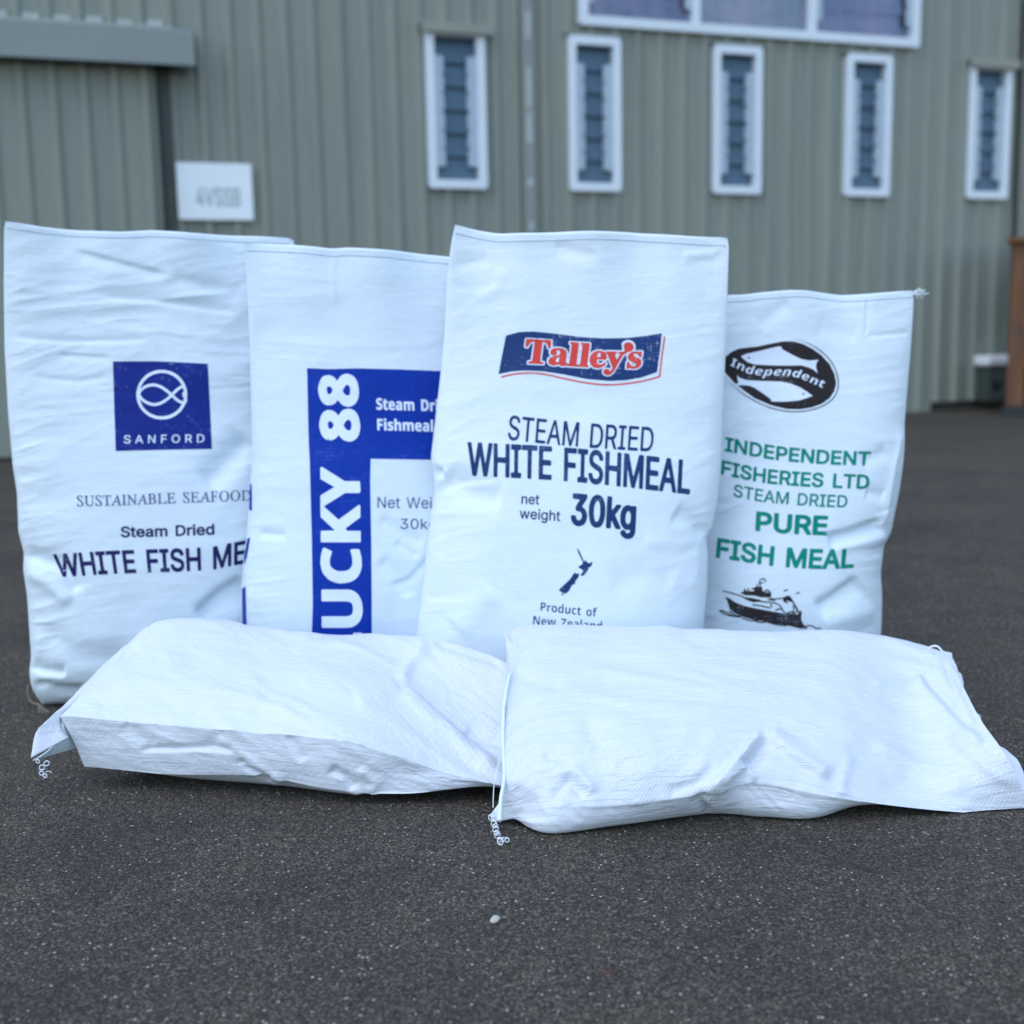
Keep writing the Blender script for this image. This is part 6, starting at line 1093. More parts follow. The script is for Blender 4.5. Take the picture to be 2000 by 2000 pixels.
# ---- sack 3: red lettering on a navy flag --------------------------------
tal = standing("standing_sack", "tallest white woven sack with red lettering on a wavy navy flag", M_SACK['c'],
    Y0=2.075, lean=4, yaw=1, xc=1110,
    L=[(889, 438), (882, 470), (878, 499), (873, 555), (869, 648), (859, 742), (850, 819), (843, 880), (841, 893), (845, 915), (850, 958), (842, 1002), (835, 1061), (827, 1133), (820, 1189), (812, 1241), (806, 1330)],
    Rr=[(1420, 464), (1423, 482), (1421, 555), (1420, 617), (1415, 742), (1407, 928), (1400, 985), (1391, 1030), (1379, 1050), (1383, 1085), (1381, 1148), (1374, 1226), (1370, 1330)],
    T=[(889, 438), (930, 448), (974, 456), (1050, 455), (1130, 453), (1223, 453), (1290, 457), (1347, 461), (1420, 464), (1423, 470)],
    th=[(0, .080), (.12, .090), (.3, .085), (.48, .068), (.62, .042), (.8, .022), (.95, .008), (1, .004)],
    creases=[([(842, 893), (868, 921), (850, 958)], 5, 0.006, 'sharp'), ([(846, 925), (866, 922)], 10, -0.010, 'soft'),
             ([(866, 925), (920, 962), (985, 975)], 24, -0.007, 'soft'), ([(855, 962), (905, 940), (975, 935)], 12, -0.003, 'step'),
             ([(1315, 1000), (1350, 1018), (1382, 1048)], 18, -0.009, 'soft'), ([(1378, 1050), (1330, 1062), (1250, 1058)], 14, 0.003, 'soft'),
             ([(1190, 1150), (1260, 1120), (1320, 1140)], 28, -0.004, 'soft'),
             ([(1080, 480), (1150, 498), (1160, 485)], 14, -0.003, 'soft'), ([(930, 590), (975, 560), (985, 520)], 12, 0.002, 'soft'),
             ([(880, 520), (960, 505)], 12, -0.002, 'soft'), ([(1330, 500), (1390, 495), (1420, 478)], 10, 0.003, 'soft'), ([(885, 1230), (970, 1150)], 30, 0.004, 'soft')],
    seed=23, wr=(0.0005, 0.0026, 0.0018, 8))
flag = zoomed([(445, 822), (530, 800), (620, 797), (750, 810), (900, 830), (1050, 840), (1200, 838), (1320, 825), (1425, 808), (1412, 930), (1395, 1052), (1300, 1085), (1200, 1103), (1100, 1108), (950, 1095),
               (800, 1065), (680, 1047), (560, 1042), (480, 1048), (398, 1065), (422, 940)], 850, 400)
print_shapes(tal, "flag_emblem", [[flag]], INK_FLAG, 0.0004, 5)
rl = zoomed([(415, 1083), (500, 1065), (600, 1058), (700, 1068), (800, 1090), (950, 1120), (1080, 1132), (1200, 1125), (1320, 1105), (1410, 1080)], 850, 400)
rl2 = zoomed([(1410, 1084), (1420, 1000), (1430, 920), (1443, 828)], 850, 400)
print_shapes(tal, "red_outline", [stroke(rl, 2.9, 50), stroke(rl2, 2.9, 16)], INK_RED, 0.0005, 4)
bl = [(1025, 708.5), (1070, 711), (1117, 714.5), (1190, 718), (1253, 718.5)]
apo = [(1227 + 10.5 * math.cos(a), 678 + 9.5 * math.sin(a)) for a in np.linspace(-2.6, 1.6, 18)] + [(1222, 691), (1213, 696), (1217, 690), (1219, 685)]
ac = np.mean(apo, axis=0)
apo_w = [tuple(ac + (np.array(p) - ac) * 1.42) for p in apo]
print_shapes(tal, "flag_lettering", [[apo_w]], INK_WHITE, 0.0007, 4)
print_shapes(tal, "flag_lettering", text_loops('tw', [(1022, 708.5)] + bl[1:-1] + [(1256, 718.5)], (1.5, -45.5), (1.5, -44)), INK_WHITE, 0.0008, 4)
print_shapes(tal, "flag_lettering", text_loops('tr', bl, (1.5, -45.5), (1.5, -44)) + [[apo]], INK_RED, 0.0012, 4)
print_shapes(tal, "printed_text", text_loops('steam3', [(991, 858), (1060, 866), (1130, 872.5), (1200, 877.5), (1275, 882)], (4, -47), (3, -47)), INK_NAVY, 0.0005, 4)
print_shapes(tal, "printed_text", text_loops('wfm3', [(913, 927), (990, 931), (1069, 935.5), (1160, 943), (1250, 953), (1347, 964)], (0, -62), (3, -62.5)), INK_NAVY, 0.0005, 5)
print_shapes(tal, "printed_text", text_loops('net3', [(1018, 983.5), (1053, 985.3)], (1, -19)), INK_NAVY, 0.0005, 4)
print_shapes(tal, "printed_text", text_loops('weight3', [(1014.6, 1012), (1094, 1017.7)], (1, -19.5)), INK_NAVY, 0.0005, 4)
print_shapes(tal, "printed_text", text_loops('kg3', [(1114, 1023), (1170, 1028), (1241, 1034.5)], (3, -58)), INK_NAVY, 0.0005, 5)
nz_n = zoomed([(893, 710), (900, 716), (912, 740), (922, 762), (930, 782), (938, 797), (943, 783), (951, 795), (962, 803), (970, 806), (978, 800), (990, 794), (986, 812), (976, 829), (966, 830), (961, 846), (950, 862),
               (936, 879), (922, 886), (914, 878), (924, 866), (931, 853), (922, 843), (902, 833), (903, 823), (916, 818), (926, 810), (928, 796), (917, 775), (904, 748), (896, 728)], 850, 850)
nz_s = zoomed([(880, 861), (886, 872), (901, 867), (906, 880), (896, 900), (881, 916), (880, 934), (868, 937), (855, 950), (850, 966), (838, 982), (826, 992), (810, 997), (795, 986), (777, 977), (786, 964), (802, 949),
               (820, 932), (840, 914), (855, 895), (868, 875)], 850, 850)
nz_t = zoomed([(793, 997), (803, 995), (805, 1003), (797, 1008)], 850, 850)
print_shapes(tal, "island_map", [[nz_n], [nz_s], [nz_t]], INK_NAVY, 0.0005, 4)
print_shapes(tal, "printed_text", text_loops('prod3', [(1055.6, 1193), (1110, 1199), (1165, 1205)], (1, -17)), INK_NAVY, 0.0005, 4)
print_shapes(tal, "printed_text", text_loops('nz3', [(1041, 1219.6), (1110, 1226), (1175, 1231.5)], (1, -17)), INK_NAVY, 0.0005, 4)

# ---- sack 4: oval fish emblem, green text, trawler -----------------------
ind = standing("standing_sack", "shortest white woven sack with a black oval fish emblem and green text", M_SACK['d'],
    Y0=2.20, lean=4, yaw=-3, xc=1560,
    L=[(1392, 577), (1388, 800), (1380, 1000), (1368, 1150), (1352, 1240), (1346, 1340)],
    Rr=[(1782, 567), (1785, 581), (1783, 624), (1778, 699), (1772, 764), (1767, 826), (1767, 866), (1764, 904), (1755, 966), (1747, 1000), (1739, 1042), (1726, 1061), (1719, 1117), (1722, 1164), (1721, 1211), (1719, 1245), (1716, 1340)],
    T=[(1392, 578), (1423, 577), (1450, 576), (1490, 571), (1542, 567.5), (1575, 568), (1598, 571), (1645, 576), (1692, 574), (1740, 570), (1782, 567)],
    th=[(0, .080), (.12, .092), (.3, .088), (.5, .070), (.65, .046), (.8, .026), (.95, .009), (1, .004)],
    creases=[([(1765, 835), (1758, 862), (1747, 905), (1737, 960), (1729, 1009), (1718, 1034)], 5, 0.007, 'sharp'),
             ([(1612, 1052), (1660, 1040), (1722, 1018)], 15, -0.014, 'step2'), ([(1622, 1072), (1680, 1060), (1736, 1044)], 12, 0.006, 'soft'),
             ([(1590, 1190), (1630, 1165), (1680, 1130)], 20, -0.010, 'step2'), ([(1600, 1215), (1660, 1205), (1715, 1190)], 20, 0.004, 'soft'),
             ([(1690, 960), (1730, 970)], 12, -0.005, 'soft'), ([(1680, 905), (1735, 880)], 14, -0.004, 'soft'),
             ([(1693, 580), (1692, 620), (1690, 655)], 4, -0.0018, 'step'), ([(1690, 658), (1740, 655), (1780, 650)], 5, -0.002, 'step'),
             ([(1480, 640), (1520, 605), (1545, 590)], 14, -0.003, 'soft'), ([(1590, 640), (1680, 650)], 18, -0.002, 'soft')],
    seed=37, wr=(0.0006, 0.0026, 0.0022, 6))
Z4 = lambda p: zoomed(p, 1350, 500)
oval = Z4([(195, 668), (215, 635), (250, 605), (295, 584), (345, 577), (420, 569), (500, 551), (580, 537), (640, 537), (700, 552), (760, 582), (820, 625), (870, 680), (900, 740), (912, 800), (900, 850), (870, 895), (820, 930),
           (760, 952), (690, 964), (600, 962), (500, 938), (400, 895), (330, 845), (270, 795), (230, 752), (200, 715)])
fish_u = Z4([(313, 631), (350, 615), (420, 600), (500, 580), (556, 569), (568, 573), (570, 586), (640, 625), (690, 648), (740, 658), (799, 654), (785, 676), (784, 704), (794, 738), (768, 714), (735, 700), (690, 688), (600, 690), (500, 688), (400, 683), (355, 668), (330, 648)])
fish_l = Z4([(288, 748), (300, 765), (340, 779), (400, 785), (480, 788), (560, 790), (630, 805), (690, 830), (735, 860), (763, 880), (730, 893), (680, 908), (600, 916), (530, 916), (503, 914), (500, 900), (460, 870), (400, 830), (370, 817), (330, 812), (278, 816), (296, 795)])
rim = Z4([(650, 524), (705, 536), (770, 568), (835, 615), (885, 672), (914, 735), (926, 800), (914, 860), (880, 908), (822, 946), (755, 968), (685, 979), (600, 977), (500, 955), (400, 912), (320, 862), (252, 805), (205, 755)])
print_shapes(ind, "oval_emblem", [[oval], stroke(rim, 2.0, 60, taper=True)], INK_BLACK, 0.0004, 5)
eye = lambda x, y: [(x + 2.4 * math.cos(a), y + 1.7 * math.sin(a)) for a in np.linspace(0, 2 * math.pi, 9)[:-1]]
print_shapes(ind, "fish_emblem", [[fish_u], [fish_l]], INK_WHITE, 0.0008, 4)
print_shapes(ind, "fish_eye", [[eye(1462.5, 699)]], INK_BLACK, 0.0012, 3)
print_shapes(ind, "fish_eye", [[eye(1569, 769.5)]], INK_BLACK, 0.0012, 3)
print_shapes(ind, "emblem_lettering", text_loops('indl', [(1426, 714), (1445, 722), (1465, 731), (1499, 734), (1539, 734), (1567, 741), (1588, 750), (1609, 759)], (1.5, -16.5), (4, -15)), INK_WHITE, 0.0009, 4)
print_shapes(ind, "printed_text", text_loops('ind4', [(1415, 880), (1505, 896), (1560, 902), (1617, 906), (1699, 908.5)], (2, -25.5)), INK_GREEN, 0.0005, 4)
print_shapes(ind, "printed_text", text_loops('fl4', [(1408, 925.5), (1483.5, 941), (1545, 947.5), (1608, 951), (1697, 954.5)], (2, -26)), INK_GREEN, 0.0005, 4)
print_shapes(ind, "printed_text", text_loops('sd4', [(1432, 969), (1490, 980), (1542.5, 985), (1600, 989), (1654, 991)], (2, -23)), INK_GREEN, 0.0005, 4)
print_shapes(ind, "printed_text", text_loops('pure4', [(1475, 1035), (1545, 1041), (1616, 1044)], (2, -34.5)), INK_GREEN, 0.0005, 5)
print_shapes(ind, "printed_text", text_loops('fm4', [(1398, 1087), (1437, 1093), (1511, 1104), (1604, 1109.5), (1667, 1107.5)], (3, -35)), INK_GREEN, 0.0005, 5)
Z8 = lambda p: zoomed(p, 1300, 900)
ship = [[Z8([(376, 853), (402, 865), (440, 890), (500, 913), (560, 926), (640, 941), (720, 956), (780, 967), (842, 962), (852, 985), (856, 1010), (872, 1035), (897, 1054), (850, 1056), (780, 1037), (720, 1036), (640, 1012), (560, 1001), (500, 986), (440, 961), (405, 935), (393, 895)])],
        [Z8([(468, 829), (492, 822), (495, 800), (508, 816), (556, 820), (553, 797), (580, 790), (606, 790), (612, 822), (652, 830), (657, 815), (664, 832), (662, 860), (600, 858), (560, 848), (500, 845)])],
        [Z8([(490, 856), (540, 862), (600, 874), (590, 884), (560, 890), (530, 884), (500, 868)])],
        [Z8([(735, 860), (775, 846), (792, 862), (800, 890), (780, 885), (765, 878), (745, 888)])], [Z8([(842, 950), (850, 935), (856, 960), (852, 985), (840, 980)])]]
for s in ([(597, 742), (592, 765), (596, 795)], [(585, 770), (600, 768), (618, 765)], [(600, 745), (618, 742), (632, 762)], [(572, 800), (578, 775)],
          [(362, 820), (395, 826), (430, 836), (470, 848), (500, 862)], [(655, 866), (700, 868), (745, 862)], [(640, 872), (680, 878), (690, 880)],
          [(785, 862), (805, 895), (822, 930), (842, 965)], [(600, 884), (660, 890), (705, 900), (728, 922), (738, 945), (768, 962), (800, 962), (826, 945)],
          [(800, 905), (806, 930), (800, 955)], [(745, 888), (742, 872)],
          [(335, 941), (365, 945), (400, 962), (420, 975), (470, 984)], [(345, 945), (375, 965), (420, 978)], [(480, 988), (540, 1006), (600, 1000), (650, 1014), (690, 1026), (730, 1032)],
          [(870, 1045), (896, 1036), (925, 1040), (940, 1052), (978, 1052)], [(742, 820), (756, 814), (770, 812)], [(820, 835), (832, 830), (844, 829)], [(780, 972), (790, 1000), (786, 1030)]):
    ship.append(stroke(Z8(s), 2.3, 14))
for s in ([(500, 868), (560, 880), (640, 888)], [(545, 905), (600, 912), (660, 925)], [(660, 900), (670, 920)], [(745, 866), (752, 885), (770, 892)], [(790, 870), (812, 905), (836, 950)],
          [(520, 800), (520, 818)], [(540, 806), (560, 802), (580, 806), (604, 802)], [(620, 822), (640, 812), (652, 826)], [(690, 940), (720, 930), (740, 942)], [(800, 985), (820, 1000), (850, 1000)],
          [(560, 1006), (600, 1016), (640, 1010)], [(400, 944), (440, 972), (480, 980)], [(640, 1014), (700, 1030), (760, 1036)], [(770, 960), (780, 950), (800, 952), (815, 962)]):
    ship.append(stroke(Z8(s), 2.6, 10))
print_shapes(ind, "trawler_picture", ship, INK_BLACK, 0.0006, 4)
# tuft of loose threads at the top corner
bm = bmesh.new()
c0 = np.array(surface(ind, (1779, 574), 0.001) or at_y(1779, 574, 2.25))
for k in range(26):
    d = np.array([random.uniform(.012, .030), random.uniform(-.006, .006), random.uniform(-.004, .010)])
    e = d + np.array([random.uniform(-.004, .003), random.uniform(-.004, .004), random.uniform(-.006, .002)])
    add_tube(bm, smoothpath([c0 + np.array([0.002, 0, random.uniform(-.003, .003)]), c0 + d * 0.55, c0 + e], 7), 0.00055, 4)
obj_bm("thread_tuft", bm, M_THREAD, ind.root, smooth=True, world=True)

# ------------------------------------------------------------------ lying sacks
def pt(e):
    k = e[0]
    if k == 'G': return at_z(e[1], e[2], 0.002)
    if k == 'Z': return at_z(e[1], e[2], e[3])
    if k == 'X': return np.array([(e[1] - 1000) / 2412.7 * e[2] * 0.985, e[2], max(e[3], 0.002)])
    return at_y(e[0], e[1], e[2])

def lying(name, label, mat, curves, sharp, creases, seed, wr, ridge, fold, NS=420, NR=34, uvrot=0.0):
    bag = Bag()
    fixed = [[None if e[0] == 'I' else pt(e) for e in c] for c in curves]
    for j, c in enumerate(curves):                            # 'I': a fraction of the way from the ridge to the fold, raised a little
        for k, e in enumerate(c):
            if e[0] == 'I':
                A, B = np.array(fixed[ridge][k]), np.array(fixed[fold][k])
                fixed[j][k] = A + (B - A) * e[1] + np.array([0, 0, e[2]])
    C = np.array(fixed)                                       # (ring curves, stations, 3)
    nC, K, _ = C.shape
    D = np.stack([smoothpath(c, NS) for c in C])             # (nC, NS, 3)
    sh = np.array(sharp, float)[:, None, None]
    nx, pv = np.roll(D, -1, 0), np.roll(D, 1, 0)
    tm = (nx - pv) / 2
    tout = tm * (1 - sh) + (nx - D) * sh
    tin = tm * (1 - sh) + (D - pv) * sh
    rows = []
    for j in range(nC):
        k = (j + 1) % nC
        # limit overshoot where neighbouring spans differ in length
        span = np.linalg.norm(D[k] - D[j], axis=-1, keepdims=True)
        lim = lambda v: v * np.minimum(1.0, 1.3 * span / (np.linalg.norm(v, axis=-1, keepdims=True) + 1e-9))
        m0, m1 = lim(tout[j]), lim(tin[k])
        for f in np.linspace(0, 1, NR, endpoint=False):
            h00, h10, h01, h11 = 2 * f ** 3 - 3 * f ** 2 + 1, f ** 3 - 2 * f ** 2 + f, -2 * f ** 3 + 3 * f ** 2, f ** 3 - f ** 2
            rows.append(h00 * D[j] + h10 * m0 + h01 * D[k] + h11 * m1)
    P = np.stack(rows, 1)                                     # (NS, ring, 3)
    s = np.concatenate([[0], np.cumsum(np.linalg.norm(np.diff(P, axis=0), axis=-1).mean(1))])
    r = np.concatenate([[0], np.cumsum(np.linalg.norm(np.diff(P, axis=1), axis=-1).mean(0))])
    U, V = np.meshgrid(s, r, indexing='ij')
    N = normals_grid(P, True)
    cen = P.mean(axis=1, keepdims=True)
    if ((P - cen) * N).sum(-1)[NS // 3:2 * NS // 3].mean() < 0: N = -N
    endm = np.clip(np.minimum(np.linspace(0, 1, NS), np.linspace(1, 0, NS)) / 0.04, 0, 1)[:, None]
    upm = np.clip(N[..., 2] + 0.6, 0, 1) * endm
    W = wr[0] * wnoise(U, V, seed, rot=wr[3], sx=0.16, sy=0.05, ridged=True) + wr[1] * wnoise(U, V, seed + 10, sx=0.14, sy=0.12, octv=2)
    W = W + wr[2] * wnoise(U, V, seed + 30, rot=35, sx=0.05, sy=0.02, ridged=True, octv=2) * np.clip(1 - np.abs(N[..., 2]), 0, 1)
    P = P + N * (W * upm)[..., None]
    fr = np.clip(((CAM_C - P) / np.linalg.norm(CAM_C - P, axis=-1, keepdims=True) * N).sum(-1) / 0.15, 0, 1)
    for c in creases:
        P = crease(P, N, *c[:4], front=fr * endm, ends=c[5] if len(c) > 5 else 0.15)
    keep = np.zeros(P.shape[1], bool)
    for q_, sv in enumerate(sharp):
        if sv > 0.5: keep[q_ * NR] = True
    for _ in range(3):
        A = P.copy()
        A[1:-1] = 0.5 * P[1:-1] + 0.25 * (P[2:] + P[:-2])
        B = 0.5 * A + 0.25 * (np.roll(A, 1, 1) + np.roll(A, -1, 1))
        B[:, keep] = A[:, keep]
        P = B
    P[..., 2] = np.maximum(P[..., 2], 0.0015)
    nr = P.shape[1]
    root = empty(name, (float(P[..., 0].mean()), float(P[..., 1].mean()), 0.0))
    tag(root, label, "sack")
    idx = np.arange(NS * nr).reshape(NS, nr)
    j = np.roll(idx, -1, 1)
    faces = np.stack([idx[:-1], idx[1:], j[1:], j[:-1]], -1).reshape(-1, 4).tolist()
    verts = np.concatenate([P.reshape(-1, 3), [P[0].mean(0)], [P[-1].mean(0)]])
    n0, n1 = NS * nr, NS * nr + 1
    faces += [(int(idx[0, (k + 1) % nr]), int(idx[0, k]), n0) for k in range(nr)] + [(int(idx[-1, k]), int(idx[-1, (k + 1) % nr]), n1) for k in range(nr)]
    uv = np.concatenate([np.stack([U, V], -1).reshape(-1, 2), [[0, 0], [1, 0]]])
    me = mesh_from("sack_body", verts, faces, uv)
    bm = bmesh.new(); bm.from_mesh(me)
    bmesh.ops.recalc_face_normals(bm, faces=bm.faces)
    bm.to_mesh(me); bm.free()
    me.polygons.foreach_set("use_smooth", [True] * len(me.polygons))
    me.set_sharp_from_angle(angle=R_(60))
    link_mesh("sack_body", me, mat, root, world=True)
    bag.root, bag.P, bag.C, bag.D = root, P, C, D
    return bag

def strip(name, A, B, mat, root, th=0.0016, n=60, m=8, rip=0.002, seed=0):
    """a thin sewn flap between two edge lines"""
    A, B = smoothpath(A, n), smoothpath(B, n)
    vs, uv = [], []
    for i in range(n):
        for k in range(m):
            f = k / (m - 1)
            p = A[i] * (1 - f) + B[i] * f
            p = p + np.array([0, 0, rip * f * math.sin(i * 0.9 + seed) * math.sin(i * 0.23 + 1)])
            vs.append(p); uv.append((i * 0.006, f * 0.03))
    fs = [(i * m + k, (i + 1) * m + k, (i + 1) * m + k + 1, i * m + k + 1) for i in range(n - 1) for k in range(m - 1)]
    me = mesh_from(name, vs, fs, uv)
    o = link_mesh(name, me, mat, root, world=True)
    so = o.modifiers.new("thickness", 'SOLIDIFY'); so.thickness = th; so.offset = 0
    return o

def ring_pts(c, r, ax_, n=14, sq=1.0):
    a = np.array(ax_, float); a /= np.linalg.norm(a)
    b = np.cross(a, [0.2, 0.9, 0.3]); b /= np.linalg.norm(b)
    d = np.cross(a, b)
    return [np.array(c) + r * (math.cos(t) * b + sq * math.sin(t) * d) for t in np.linspace(0, 2 * math.pi, n + 1)[:-1]]

SX = lambda pts, Y, z: [('X', p, Y, z) for p in pts]
xL = [300, 345, 430, 560, 700, 838, 975, 1015]
left = lying("lying_sack", "plain white sack lying flat on the left with a creased front side", M_SACK['l'],
    curves=[
        SX(xL[:5], 2.0, 0.0) + [('X', 838, 1.97, 0.0), ('X', 975, 1.92, 0.03), ('X', 1015, 1.86, 0.02)],
        [('X', 303, 1.985, .10), ('X', 345, 2.02, .1), ('X', 430, 2.03, .1), ('X', 560, 2.02, .1), ('X', 700, 2.01, .1), ('X', 838, 1.98, .09), ('X', 975, 1.91, .10), ('X', 1015, 1.86, .06)],
        [(300, 1221, 1.95), (345, 1211, 1.96), (430, 1214, 1.97), (560, 1232, 1.96), (700, 1238, 1.95), (838, 1246, 1.93), (975, 1287, 1.88), (1015, 1330, 1.84)],
        [('I', .34, .004), ('I', .34, .010), ('I', .34, .014), ('I', .34, .014), ('I', .34, .012), ('I', .34, -.004), ('I', .34, -.010), ('I', .34, -.004)],
        [('I', .68, .002), ('I', .68, .008), ('I', .68, .012), ('I', .68, .013), ('I', .68, .012), ('I', .68, .000), ('I', .68, -.008), ('I', .68, -.004)],
        [(118, 1399, 1.745), (235, 1408, 1.727), (326, 1414, 1.712), (500, 1430, 1.690), (672, 1449, 1.662), (850, 1503, 1.658), (978, 1534, 1.65), (1030, 1540, 1.65)],
        [(149, 1459, 1.745), (235, 1462, 1.726), (330, 1464, 1.710), (500, 1481, 1.688), (660, 1500, 1.660), (800, 1517, 1.657), (944, 1530, 1.655), (1020, 1542, 1.655)],
        [(165, 1497, 1.748), (250, 1505, 1.730), (340, 1513, 1.714), (510, 1516, 1.693), (640, 1542, 1.665), (790, 1550, 1.654), (940, 1536, 1.660), (1010, 1546, 1.660)],
        [('X', 250, 1.83, 0), ('X', 300, 1.80, 0), ('X', 362, 1.77, 0), ('X', 518, 1.735, 0), ('X', 690, 1.70, 0), ('X', 800, 1.73, .010), ('X', 944, 1.74, .028), ('X', 1010, 1.74, .02)],
    ],
    sharp=[.3, 0, .25, 0, 0, 1.0, .65, .95, .5],
    creases=[([(836, 1250), (800, 1295), (779, 1335)], 12, 0.006, 'soft'), ([(779, 1335), (850, 1400), (928, 1468), (980, 1500)], 15, 0.009, 'step2'),
             ([(780, 1335), (760, 1350), (690, 1370)], 22, 0.004, 'soft'),
             ([(842, 1252), (910, 1275), (985, 1300)], 10, -0.006, 'step'), ([(905, 1430), (945, 1450), (980, 1452)], 12, -0.006, 'step'),
             ([(340, 1390), (420, 1350), (520, 1335)], 22, 0.003, 'soft'), ([(180, 1380), (260, 1360), (330, 1345)], 16, -0.003, 'step2'),
             ([(490, 1400), (540, 1350), (600, 1335)], 18, -0.003, 'soft'), ([(200, 1335), (330, 1340), (470, 1360), (620, 1400)], 20, 0.003, 'soft'),
             ([(464, 1482), (480, 1500), (533, 1528)], 6, -0.008, 'step'), ([(464, 1486), (500, 1494), (560, 1530)], 8, 0.006, 'sharp'),
             ([(640, 1505), (672, 1518), (690, 1545)], 9, -0.006, 'step'), ([(655, 1504), (680, 1530), (705, 1556)], 7, 0.004, 'sharp'),
             ([(700, 1500), (735, 1530), (720, 1552)], 10, 0.004, 'soft'), ([(560, 1436), (590, 1490)], 10, -0.004, 'step'), ([(240, 1410), (300, 1462)], 14, -0.003, 'soft'),
             ([(435, 1425), (405, 1462)], 12, -0.003, 'soft'), ([(270, 1466), (420, 1462), (460, 1470)], 6, -0.006, 'step')],
    seed=51, wr=(0.0020, 0.0034, 0.0010, 25), ridge=2, fold=5)
# sewn end seam turned out along the left, with its corner flap
edge_in = [at_y(*p) for p in [(303, 1222, 1.948), (236, 1287, 1.865), (166, 1353, 1.80), (121, 1398, 1.757), (124, 1428, 1.742), (134, 1440, 1.735)]]
edge_out = [at_y(*p) for p in [(287, 1224, 1.945), (198, 1303, 1.865), (132, 1371, 1.78), (86, 1412, 1.735), (69, 1434, 1.72), (60, 1481, 1.70)]]
strip("sewn_flap", edge_in, edge_out, M_SACK['l'], left.root, rip=0.0008)
fl_a = [at_y(*p) for p in [(121, 1402, 1.757), (132, 1432, 1.748), (149, 1461, 1.765)]]
fl_b = [at_y(*p) for p in [(118, 1444, 1.735), (92, 1468, 1.712), (64, 1485, 1.703)]]
strip("flap_lining", fl_a, fl_b, M_SACK['a'], left.root, n=20, rip=0.0)
bm = bmesh.new()
for px, py, r in ((74, 1487, 4.2), (82, 1499, 5.2), (91, 1491, 5.0), (81, 1510, 4.6), (88, 1515, 4.2)):
    c = at_y(px, py, 1.70)
    add_tube(bm, ring_pts(c, r / 2412.7 * 1.7, (random.uniform(-.3, .3), -1, random.uniform(-.3, .3)), 14, random.uniform(.8, 1.1)), 0.0009, 5, closed=True)
add_tube(bm, smoothpath([at_y(89, 1508, 1.70), at_y(95, 1506, 1.70), at_y(101, 1509, 1.70)], 8), 0.0005, 4)
obj_bm("thread_chain", bm, M_THREAD, left.root, smooth=True, world=True)

